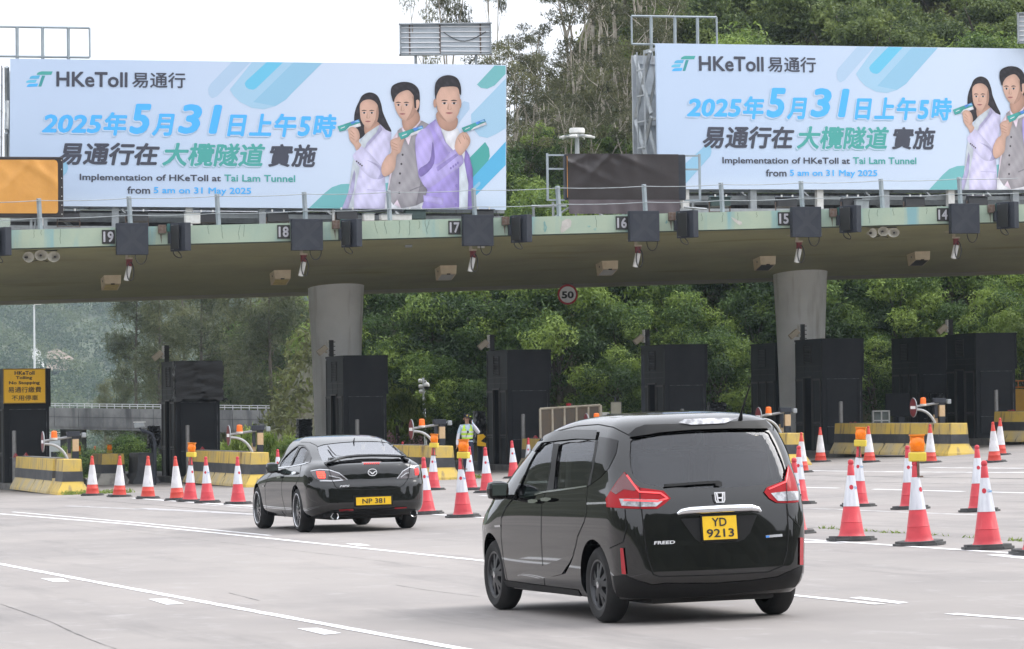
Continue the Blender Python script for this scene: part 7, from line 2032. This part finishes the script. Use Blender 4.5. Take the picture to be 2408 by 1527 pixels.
def make_tree(kind, seed):
    r = random.Random(seed); tr = MB(); cl = []
    if kind == 'acacia':
        H, W_ = r.uniform(5.6, 6.8), r.uniform(2.2, 2.8)
        top = Vector((r.uniform(-.3, .3), r.uniform(-.3, .3), H * .55)); limb(tr, Vector((0, 0, -.6)), top, .16, .09, r)
        for k in range(30):
            a = r.uniform(0, 2 * math.pi); el = r.uniform(-.25, 1.0) ** 1; rr = math.sqrt(max(0, 1 - max(0, el) ** 2)) * r.uniform(.55, 1.0)
            c = Vector((W_ * rr * math.cos(a), W_ * rr * math.sin(a), H * (.47 + .45 * el)))
            s = r.uniform(.55, 1.05)
            cl.append((c, (s, s, s * .72), int(560 * s * s) + 130, r.choice((.12, .22, .32, .42, .5, .62, .8, .95))))
            if k < 9: limb(tr, top * r.uniform(.5, 1), c, .06, .02, r, .2, 5)
        cl.append((Vector((0, 0, H * .5)), (W_ * .8, W_ * .8, H * .34), 2400, .25))
        me = leaves_mesh('crown', cl, .20, .068, seed, LEAF['acacia'], .1, .5, .3); bark = BARK
    elif kind == 'gum':
        H = r.uniform(8.5, 11); nst = r.choice((2, 3, 3, 4)); base = Vector((0, 0, -.8))
        fork = Vector((r.uniform(-.3, .3), r.uniform(-.3, .3), H * r.uniform(.18, .4))); limb(tr, base, fork, .11, .09, r, .06)
        for k in range(nst):
            a = 2 * math.pi * k / nst + r.uniform(-.5, .5); rr = r.uniform(.7, 2.0)
            tip = Vector((rr * math.cos(a), rr * math.sin(a), H * r.uniform(.78, 1)))
            pts = limb(tr, fork, tip, .082, .022, r, .18, 8)
            for j in range(r.randint(4, 6)):
                q = pts[r.randint(3, 8)]; e = q + Vector((r.uniform(-1.1, 1.1), r.uniform(-1.1, 1.1), r.uniform(.5, 1.6)))
                limb(tr, q, e, .03, .012, r, .2, 4)
                if r.random() < .85:
                    s = r.uniform(.38, .75); cl.append((e, (s * 1.25, s * 1.25, s * .7), int(260 * s) + 40, r.choice((.2, .35, .45, .55, .75))))
            s = r.uniform(.45, .8); cl.append((tip, (s * 1.3, s * 1.3, s * .8), int(200 * s) + 40, r.choice((.3, .45, .6))))
        me = leaves_mesh('crown', cl, .24, .062, seed, LEAF['gum'], .5, .7); bark = PALE if seed % 2 else PALEG
    elif kind == 'scrub':
        H, W_ = r.uniform(3.0, 4.2), r.uniform(1.8, 2.4)
        for k in range(5):
            a = r.uniform(0, 6.28); limb(tr, Vector((0, 0, -.5)), Vector((W_ * .6 * math.cos(a), W_ * .6 * math.sin(a), H * r.uniform(.5, .9))), .07, .02, r, .2)
        for k in range(22):
            a = r.uniform(0, 6.28); el = r.uniform(-.1, 1); rr = math.sqrt(max(0, 1 - max(0, el) ** 2)) * r.uniform(.5, 1)
            s = r.uniform(.4, .85); cl.append((Vector((W_ * rr * math.cos(a), W_ * rr * math.sin(a), H * (.35 + .55 * el))), (s, s, s * .75), int(260 * s) + 60, r.choice((.15, .3, .4, .5, .6, .8))))
        me = leaves_mesh('crown', cl, .24, .10, seed, LEAF['scrub'] if seed % 2 else LEAF['upland'], .0, .6, .2); bark = BARK
    elif kind == 'pine':
        H = r.uniform(13, 16); limb(tr, Vector((0, 0, -1)), Vector((0, 0, H)), .2, .03, r, .03, 8)
        for k in range(46):
            z = H * r.uniform(.12, 1.0); a = r.uniform(0, 6.28); ln = (1.15 - z / H) * r.uniform(1.6, 3.2) + .3
            e = Vector((ln * math.cos(a), ln * math.sin(a), z + ln * .35)); limb(tr, Vector((0, 0, z)), e, .035, .01, r, .15, 4)
            s = .5 + .35 * ln; cl.append((e * .8 + Vector((0, 0, z)) * .2, (s, s, s * .8), int(130 * s) + 40, r.choice((.2, .35, .5, .65))))
        me = leaves_mesh('crown', cl, .62, .05, seed, LEAF['pine'], .25, .8); bark = BARK
    elif kind == 'mango':
        H, W_ = 2.6, 1.3; limb(tr, Vector((0, 0, -.3)), Vector((0, 0, 1.4)), .08, .05, r)
        for k in range(26):
            a = r.uniform(0, 6.28); el = r.uniform(-.3, 1); rr = math.sqrt(max(0, 1 - max(0, el) ** 2)) * r.uniform(.6, 1)
            s = r.uniform(.28, .45); cl.append((Vector((W_ * rr * math.cos(a), W_ * rr * math.sin(a), H * (.42 + .5 * el))), (s, s, s), 130, r.choice((.2, .35, .5, .7, .85))))
        me = leaves_mesh('crown', cl, .26, .055, seed, LEAF['mango'], .9, .5); bark = BARK
    else:
        H, W_ = 1.4, .7; limb(tr, Vector((0, 0, -.2)), Vector((0, 0, .7)), .04, .02, r)
        for k in range(12):
            a = r.uniform(0, 6.28); s = r.uniform(.2, .32); cl.append((Vector((W_ * .7 * math.cos(a), W_ * .7 * math.sin(a), r.uniform(.3, 1.2))), (s, s, s), 90, r.choice((.1, .25, .6, .9))))
        me = leaves_mesh('crown', cl, .13, .06, seed, LEAF['pink'], .1, .6); bark = BARK
    return me, tr.mesh('trunk', bark)
LIB = {}
for kind, n in (('acacia', 6), ('gum', 6), ('scrub', 5), ('pine', 4), ('mango', 2), ('pink', 1)):
    LIB[kind] = [make_tree(kind, 31 * (i + 1) + len(kind) * (1 + i)) for i in range(n)]
NAME = dict(acacia='acacia_tree', gum='gum_tree', scrub='hillside_shrub', pine='feathery_tree', mango='bush', pink='flowering_shrub')
CAT = dict(acacia='tree', gum='tree', scrub='shrub', pine='tree', mango='bush', pink='shrub')
GRP = dict(acacia='acacia trees on the bank behind the booths', gum='gum trees on the hillside above the canopy', scrub='shrubs on the upper hillside', pine='feathery trees behind the viaduct', mango='bushes at the plaza edge', pink='flowering shrubs')
cnt = {}
rt = random.Random(99)
def tree(kind, x, y, label, sc=1.0, z=None, var=None, zs=1.0):
    k = cnt.get(kind, 0); cnt[kind] = k + 1
    me, tk = LIB[kind][(k if var is None else var) % len(LIB[kind])]
    zz = near_z(x, y) if z is None else z
    t = thing(NAME[kind], label, CAT[kind], (x, y, zz), rt.uniform(0, 6.28), GRP[kind])
    s = sc * rt.uniform(.92, 1.1); t.scale = (s, s, s * zs * rt.uniform(.92, 1.08))
    for nm, m_ in (('crown', me), ('trunk', tk)):
        o = bpy.data.objects.new(nm, m_); COL.objects.link(o); o.parent = t
    return t
def xa(u, d): return (u - CX) / FPX * d
MARKS = [(640, 'left of the nearer column'), (760, 'right behind the nearer column'), (880, 'over the booth in front of the nearer column'), (980, 'above the white camera mast'), (1090, 'above the officer'),
         (1210, 'over the booth beside the officer'), (1320, 'below the round 50 sign'), (1430, 'right of the round 50 sign'), (1560, 'over the booth behind the minivan roof'), (1700, 'left of the farther column'),
         (1800, 'touching the left edge of the farther column'), (1930, 'over the booth in front of the farther column'), (2040, 'right of the farther column'), (2150, 'over the closed booth near the truck'), (2260, 'over the last booth by the truck'), (2380, 'at the photo edge above the yellow truck')]
def where(u): return min(MARKS, key=lambda m: abs(m[0] - u))[1]
used_l = set()
def uniq(base, u, extra):
    s = f'{base} {where(u)}'
    for e in [''] + extra:
        c = (e + ' ' + s).strip()
        if c not in used_l: used_l.add(c); return c
    return s
rows = [(141.5, 'front-row', .80, 112), (146, 'second-row', .98, 118), (151.5, 'third-row', 1.02, 126), (157.5, 'high', 1.0, 150)]
for ri, (d, rn, sc, st) in enumerate(rows):
    u = 888 + ri * 30
    while u < 2480:
        uu = u + rt.uniform(-22, 22); dd = d + rt.uniform(-1.2, 1.2)
        s_ = sc * (rt.uniform(.86, 1.12))
        if ri > 1 and 1185 < uu < 1575: s_ *= .68
        tree('acacia', xa(uu, dd), dd, uniq(f'{rn} dense green acacia', uu, ['pale-tipped', 'broad', 'narrow', 'darker']), s_)
        u += st * rt.uniform(.85, 1.15)
for uu, dd, s_ in ((905, 140, .6), (1010, 139.5, .72), (1080, 139.5, .6), (1440, 138.5, .62), (1690, 138.5, .7), (2060, 138, .72), (2420, 139, .8)):
    tree('acacia', xa(uu, dd), dd, uniq('low bushy acacia', uu, ['small', 'spreading', 'rounded']), s_)
# gum trees on the hillside between and above the boards
GM = ['close to the right edge of the complete billboard', 'above the high mast lamp', 'left of the high mast lamp', 'right of the high mast lamp', 'beside the steel side of the cut-off billboard', 'above the covered brown sign']
def gwhere(u): return GM[0] if u < 1240 else GM[2] if u < 1320 else GM[1] if u < 1395 else GM[3] if u < 1460 else GM[4]
gl_ = {}
ADJ = ['forked pale', 'slender leaning', 'tall twin-stemmed', 'thin grey', 'sparse-crowned', 'crooked', 'wide-branching', 'bare-limbed', 'straight']
for d, us, sc in ((155, (1230, 1325, 1410, 1500), .62), (160, (1215, 1300, 1395, 1480, 1560), .72), (164, (1180, 1255, 1345, 1440, 1530), .62), (169, (1215, 1290, 1385, 1465, 1545), .78), (175, (1190, 1330, 1420, 1510), .9), (182, (1370, 1450, 1530, 1600), .9), (190, (1400, 1490, 1570, 1340), .85)):
    for u in us:
        uu = u + rt.uniform(-15, 15); w_ = gwhere(uu); k = gl_.get(w_, 0); gl_[w_] = k + 1
        if d > 168 and u < 1340: sc_ = sc * .62
        else: sc_ = sc
        tree('gum', xa(uu, d), d + rt.uniform(-1.5, 1.5), f'{ADJ[k % 9]} gum tree {w_}' + ('' if k < 9 else ' high on the slope'), sc_)
for uu, d, sc, lb in ((990, 205, (.62, 1.75), 'gum tree on the skyline left of the open light box'), (1062, 203, (.66, 2.15), 'tallest gum tree on the skyline above the open light box'), (1120, 206, .8, 'gum tree on the skyline at the right end of the light box'),
                      (1166, 198, (.42, 3.0), 'thin dark gum tree on the skyline just right of the light box'), (890, 207, .8, 'low gum tree on the skyline far left of the light box'), (935, 206, .85, 'rounded gum tree on the skyline near the left end of the light box'),
                      (1215, 192, .55, 'gum tree on the skyline in the sky gap right of the light box'), (1262, 190, .55, 'gum tree at the edge of the sky gap'), (1395, 196, .95, 'big gum tree closing the sky gap on its right')):
    tree('gum', xa(uu, d), d, lb, sc[0] if isinstance(sc, tuple) else sc, zs=sc[1] if isinstance(sc, tuple) else 1)
k = 0
UP = ['left of the empty steel frame', 'behind the empty steel frame', 'above the toll logo of the cut-off billboard', 'above the diagonal stripes of the cut-off billboard', 'above the long-haired man of the cut-off billboard', 'beside the light box at the photo edge']
def uw(u): return UP[0] if u < 1520 else UP[1] if u < 1700 else UP[2] if u < 1930 else UP[3] if u < 2180 else UP[4] if u < 2330 else UP[5]
UA = ['bright green', 'dull olive', 'dark green', 'greyish', 'yellow-green', 'rounded', 'spreading', 'tangled', 'feathery', 'tall']
uc = {}
for d, st, sc, kd in ((170, 88, .85, 'scrub'), (175.5, 96, .95, 'scrub'), (181, 105, 1.1, 'scrub'), (187.5, 110, 1.3, 'scrub'), (195, 120, .8, 'acacia'), (203, 150, .8, 'gum'), (180, 260, .62, 'gum')):
    u = 1575 + rt.uniform(-40, 20)
    while u < 2470:
        uu = u + rt.uniform(-20, 20); w_ = uw(uu); i = uc.get((w_, kd), 0); uc[(w_, kd)] = i + 1
        o = tree(kd, xa(uu, d), d + rt.uniform(-1.5, 1.5), f'{UA[i % 10]} {dict(scrub="shrub", acacia="acacia", gum="gum tree")[kd]} {w_}' + ('' if i < 10 else ' higher up'), sc * rt.uniform(.85, 1.2))
        if kd == 'acacia': o['group'] = 'acacia trees on the upper slope'
        u += st * rt.uniform(.85, 1.2)
for uu, d, sc, lb in ((1205, 158, .8, 'shrub beside the lower right corner of the complete billboard'), (1270, 157, .75, 'shrub left of the covered brown sign'), (1240, 162, .9, 'olive shrub above the canopy near lane 17'), (1300, 166, .8, 'olive shrub below the high mast lamp'), (1420, 163, .9, 'dark shrub right of the high mast pole'), (1465, 160, .8, 'shrub at the foot of the cut-off billboard'),
                      (1580, 158, .8, 'shrub under the left end of the cut-off billboard'), (1750, 158, .8, 'shrub under the middle of the cut-off billboard')):
    tree('scrub', xa(uu, d), d, lb, sc)
# feathery trees and bushes on the low side
for i, (uu, d, sc, lb) in enumerate(((322, 262, .95, 'feathery tree farthest from the column, above the viaduct'), (375, 250, 1.0, 'feathery tree above the plastic-wrapped booth'), (425, 268, 1.1, 'tall feathery tree right above the wrapped booth'), (480, 255, 1.05, 'dense feathery tree right of the wrapped booth'),
                                     (535, 262, 1.12, 'olive feathery tree midway between the wrapped booth and the column'), (590, 246, 1.05, 'browner feathery tree nearer the column'), (640, 236, 1.0, 'feathery tree just left of the column'), (690, 250, 1.1, 'feathery tree touching the column'), (290, 285, .6, 'small dark feathery tree above the viaduct rail'), (245, 300, .55, 'small feathery tree above the barrier with the whitish foot'))):
    tree('pine', xa(uu, d), d, lb, sc, z=-3.5)
for uu, d, sc, lb in ((612, 262, 1.75, 'round green tree behind the viaduct left of the column'), (668, 252, 1.7, 'dark green tree over the end of the viaduct'), (735, 246, 1.6, 'green tree half hidden by the nearer column'), (800, 240, 1.5, 'green tree seen between the nearer column and its booth'), (700, 285, 2.1, 'taller green tree rising behind the others left of the column')):
    tree('acacia', xa(uu, d), d, lb, sc, z=-1.8)
for i, (uu, d, sc, z, lb) in enumerate(((545, 138, .82, -.9, 'pale green bush right of the wrapped booth'), (600, 136, .85, -.8, 'pale drooping bush behind the gate left of the saloon car'), (655, 138, .78, -.9, 'pale bush left of the nearer column'), (930, 128, 1.02, .0, 'yellow-green drooping bush right of the booth in front of the nearer column'))):
    tree('mango', xa(uu, d), d, lb, sc, z=gz(xa(uu, d), d) + z)
for uu, d, sc, z, lb in ((205, 142, .42, -1.6, 'dark bush behind the small lamp cone on the left'), (262, 141, .45, -1.7, 'dark bush above the weathered barrier block'), (305, 139, .42, -1.5, 'dark bush beside the bent camera pole'), (340, 143, .45, -1.5, 'dark bush behind the bent camera pole'), (165, 145, .42, -1.9, 'dark bush below the small white building'), (700, 134, .36, -1.2, 'dark bush at the foot of the nearer column')):
    o = tree('acacia', xa(uu, d), d, lb, sc, z=gz(xa(uu, d), d) + z); o['group'] = 'dark bushes at the plaza edge'
tree('pink', xa(943, 126), 126, 'pink-flowered shrub at the foot of the drooping bush', .95, z=gz(-3.6, 126) - .1)
# uncountable growth: scrub floor of the hillside, far woodland
g = np.random.default_rng(4); cl = []
for i in range(2600):
    x = g.uniform(-13, 27); y = g.uniform(141, 212)
    if x < -8 and y > 190: continue
    s = g.uniform(.3, .8); cl.append(((x, y, near_z(x, y) + s * .5), (s * 1.2, s * 1.2, s * .9), int(24 + 30 * s), float(np.clip(.42 + .3 * math.sin(x * .5 + y * .3) + g.normal() * .15, 0, 1))))
uo = bpy.data.objects.new('undergrowth', leaves_mesh('undergrowth', cl, .34, .11, 8, LEAF['scrub'], 0, .7)); COL.objects.link(uo); tag(uo, 'brownish olive scrub covering the hillside between the trees', 'undergrowth', None, 'stuff')
cl = []
for i in range(1500):
    x = g.uniform(-210, -30); y = g.uniform(985, 1650)
    s = g.uniform(2.4, 5.4); cl.append(((x, y, far_z(x, y) + s * .6), (s * 1.1, s * 1.1, s * .9), int(80 + 18 * s), float(np.clip(.45 + .3 * math.sin(x * .11 + y * .05) + g.normal() * .18, 0, 1))))
for i in range(420):
    x = g.uniform(-60, -8); y = g.uniform(300, 400); s = g.uniform(1.0, 2.2)
    cl.append(((x, y, -5.8 + s * .4), (s * 1.1, s * 1.1, s * 1.1), 60, float(np.clip(.4 + g.normal() * .2, 0, 1))))
fo = bpy.data.objects.new('far_woodland', leaves_mesh('far_woodland', cl, 1.15, .6, 9, LEAF['far'], 0, .6, .3)); COL.objects.link(fo); tag(fo, 'hazy blue-green woodland covering the far hill', 'woodland', None, 'stuff')
cl = []
for i in range(330):
    a = g.uniform(24.0, 24.9) if i % 2 else g.uniform(13.4, 15.2)
    b = g.uniform(99.5, 100.6) if i % 2 else g.uniform(97.6, 98.3)
    q = L(a, b); cl.append(((q.x, q.y, q.z + .04), (.10, .06, .06), 5, .6))
for i in range(160):
    k = i / 160; q = G(1930 + 480 * k, 1243 + 31 * k + g.uniform(-.5, .5)); 
    if g.uniform() < .22: cl.append(((q.x, q.y, q.z + .01), (.07, .02, .015), 4, .6))
wo_ = bpy.data.objects.new('grass', leaves_mesh('grass', cl, .09, .018, 10, LEAF['mango'], -.6, .9)); COL.objects.link(wo_); tag(wo_, 'thin weeds in the road joints and at the barrier feet', 'grass', None, 'stuff')
# ------------------------------------------------------------------ far structures
VC = M('weathered_viaduct', (.20, .20, .20), .9, col2=(.10, .10, .105), scale=.5, amt=(.4, .66), streak=((.05, .05, .055), (1.1, 1.1, .22), .9), streak_amt=(.52, .7))
p0, p1 = P(-90, 957, 252), P(742, 967, 224)
t = thing('viaduct', 'weathered grey concrete viaduct with a steel rail, left of the nearer column', 'viaduct', p0, 0)
d = p1 - p0; ex = d.normalized(); nv = Vector((-ex.y, ex.x, 0)).normalized()
def seg(mb, a, b, y0, y1, z0, z1): 
    vs = [q + nv * y + Vector((0, 0, z)) for q in (a - p0, b - p0) for y in (y0, y1) for z in (z0, z1)]
    mb.add(vs, [(0, 1, 3, 2), (4, 6, 7, 5), (0, 4, 5, 1), (2, 3, 7, 6), (0, 2, 6, 4), (1, 5, 7, 3)])
N_ = 14
mb = MB(); m2 = MB()
for i in range(N_):
    a, b = p0 + d * (i / N_), p0 + d * ((i + 1) / N_) - ex * .05
    seg(mb, a, b, 0, .3, -1.2, -.0)
    seg(m2, a, b + ex * .05, .04, 7, -1.35, -.62)
part('parapet', mb, VC, t); part('deck', m2, VC, t)
part('shadow_line', MB().v and None or (lambda q: (seg(q, p0, p1, -.012, .02, -.58, -.55), q)[1])(MB()), M('joint_shadow', (.05, .05, .05), .9), t)
m2 = MB()
seg(m2, p0, p1, .1, .16, .12, .17); seg(m2, p0, p1, .1, .15, .26, .3)
part('rail', m2, M('pale_rail', (.48, .49, .5), .5), t)
mb = MB()
for i in range(46):
    a = p0 + d * (i / 46); mb.box(a - p0 + nv * .12 + Vector((0, 0, .12)), (.05, .05, .36))
part('rail_post', mb, bpy.data.materials['pale_rail'], t)
for k in (.245, .62):
    a = p0 + d * k; part('pier', MB().box(a - p0 + nv * 2.5 + Vector((0, 0, -4.5)), (1.4, 2.5, 6.4)), VC, t)
q = p0 + d * .955; part('abutment', MB().box(q - p0 + nv * 1.2 + Vector((0, 0, -2.2)), (3.2, 2, 2.4)), VC, t)
q = P(81, 865, 300)
t = thing('street_lamp', 'tall slim pale street lamp rising above the yellow sign', 'street lamp', Vector((q.x, q.y, -4)), 0)
top = P(80, 718, 300) - Vector(t.location)
part('pole', MB().tube([(0, 0, 0), top], [.11, .07], 8), M('pale_lamp_paint', (.62, .64, .67), .5), t)
part('arm', MB().tube([top, top + Vector((.12, 0, .05)), top + Vector((.25, 0, .07))], .05, 6), WHITEP, t); part('lamp_head', MB().bbox(top + Vector((.3, 0, .07)), (.5, .22, .12), .03), WHITEP, t)
q = P(1357, 322, 151)
gz_ = near_z(q.x, q.y)
t = thing('high_mast_lamp', 'high mast with a ring of six white floodlights among the gum trees', 'street lamp', Vector((q.x, q.y, gz_)), 0)
h = q.z - gz_
part('mast', MB().tube([(0, 0, -.5), (0, 0, h)], [.16, .085], 12), M('mast_grey', (.46, .48, .50), .5, metal=.2), t)
part('crown_cap', MB().lathe([(0, .36), (.28, .34), (.31, .28), (.31, .16), (.25, .10), (.1, .08)], 20, c=(0, 0, h)), WHITEP, t)
part('ring', MB().lathe([(.55, .03), (.58, .05), (.58, .0), (.55, .0), (.55, .03)], 24, c=(0, 0, h)), STEEL, t)
for k in range(6):
    a = 2 * math.pi * (k + .25) / 6; c = Vector((.5 * math.cos(a), .5 * math.sin(a), h + .0)); rm = Matrix.Rotation(a, 3, 'Z') @ Matrix.Rotation(R(10), 3, 'Y')
    part('floodlight', MB().bbox(c, (.42, .3, .1), .03, rm=rm), WHITEP, t)
q = P(160, 1080, 300); t = thing('white_building', 'small white flat-roofed building under the viaduct', 'building', q, 0)
part('wall', MB().box((-.5, 0, .35), (2.8, 3, 1.9)).box((-1.0, .5, 1.5), (2.2, 2.2, .5)), M('white_render', (.36, .38, .39), .8), t)
mb = MB()
for z in (1.9, 2.1): mb.box((-.9, .0, z), (2.0, .03, .03))
for k in range(5): mb.box((-1.8 + k * .45, 0, 1.95), (.03, .03, .4))
part('roof_rail', mb, WHITEP, t); part('door', MB().box((.3, -1.51, -.1), (.5, .03, .9)), STEEL, t); part('window', MB().box((-.8, -1.51, .4), (.7, .03, .4)), VOID, t)
def fp(u, v):
    for s in range(960, 1900, 3):
        q = CAM + ray(u, v) * s
        if q.z < far_z(q.x, q.y): break
    return CAM + ray(u, v) * (s * .975)
t = tag(part('drainage_chute', MB().prism([fp(73, 820), fp(92, 819), fp(107, 868), fp(80, 868)], (0, .6, -.3)), M('pale_shotcrete', (.45, .45, .44), .9, col2=(.36, .36, .35), scale=.3)), 'pale concrete drainage chute on the far slope behind the yellow sign', 'chute')
t = tag(part('bare_slope', MB().prism([fp(*p) for p in ((112, 828), (135, 820), (172, 842), (182, 868), (108, 872))], (0, .6, -.3)), M('bare_slope_earth', (.24, .17, .13), .95, col2=(.15, .13, .09), scale=.25)), 'patch of bare brown earth beside the drainage chute', 'slope')
# ------------------------------------------------------------------ haze
hz = bpy.data.materials.new('thin_haze'); hz.use_nodes = True
t = hz.node_tree; t.nodes.clear(); o = t.nodes.new('ShaderNodeOutputMaterial'); v = t.nodes.new('ShaderNodeVolumePrincipled')
v.inputs['Color'].default_value = (.72, .86, 1, 1); v.inputs['Density'].default_value = .00013
t.links.new(v.outputs[0], o.inputs['Volume'])
ho_ = part('haze', MB().box((-70, 880, 66), (1020, 2320, 212)), hz); ho_['kind'] = 'stuff'
hz_on = True
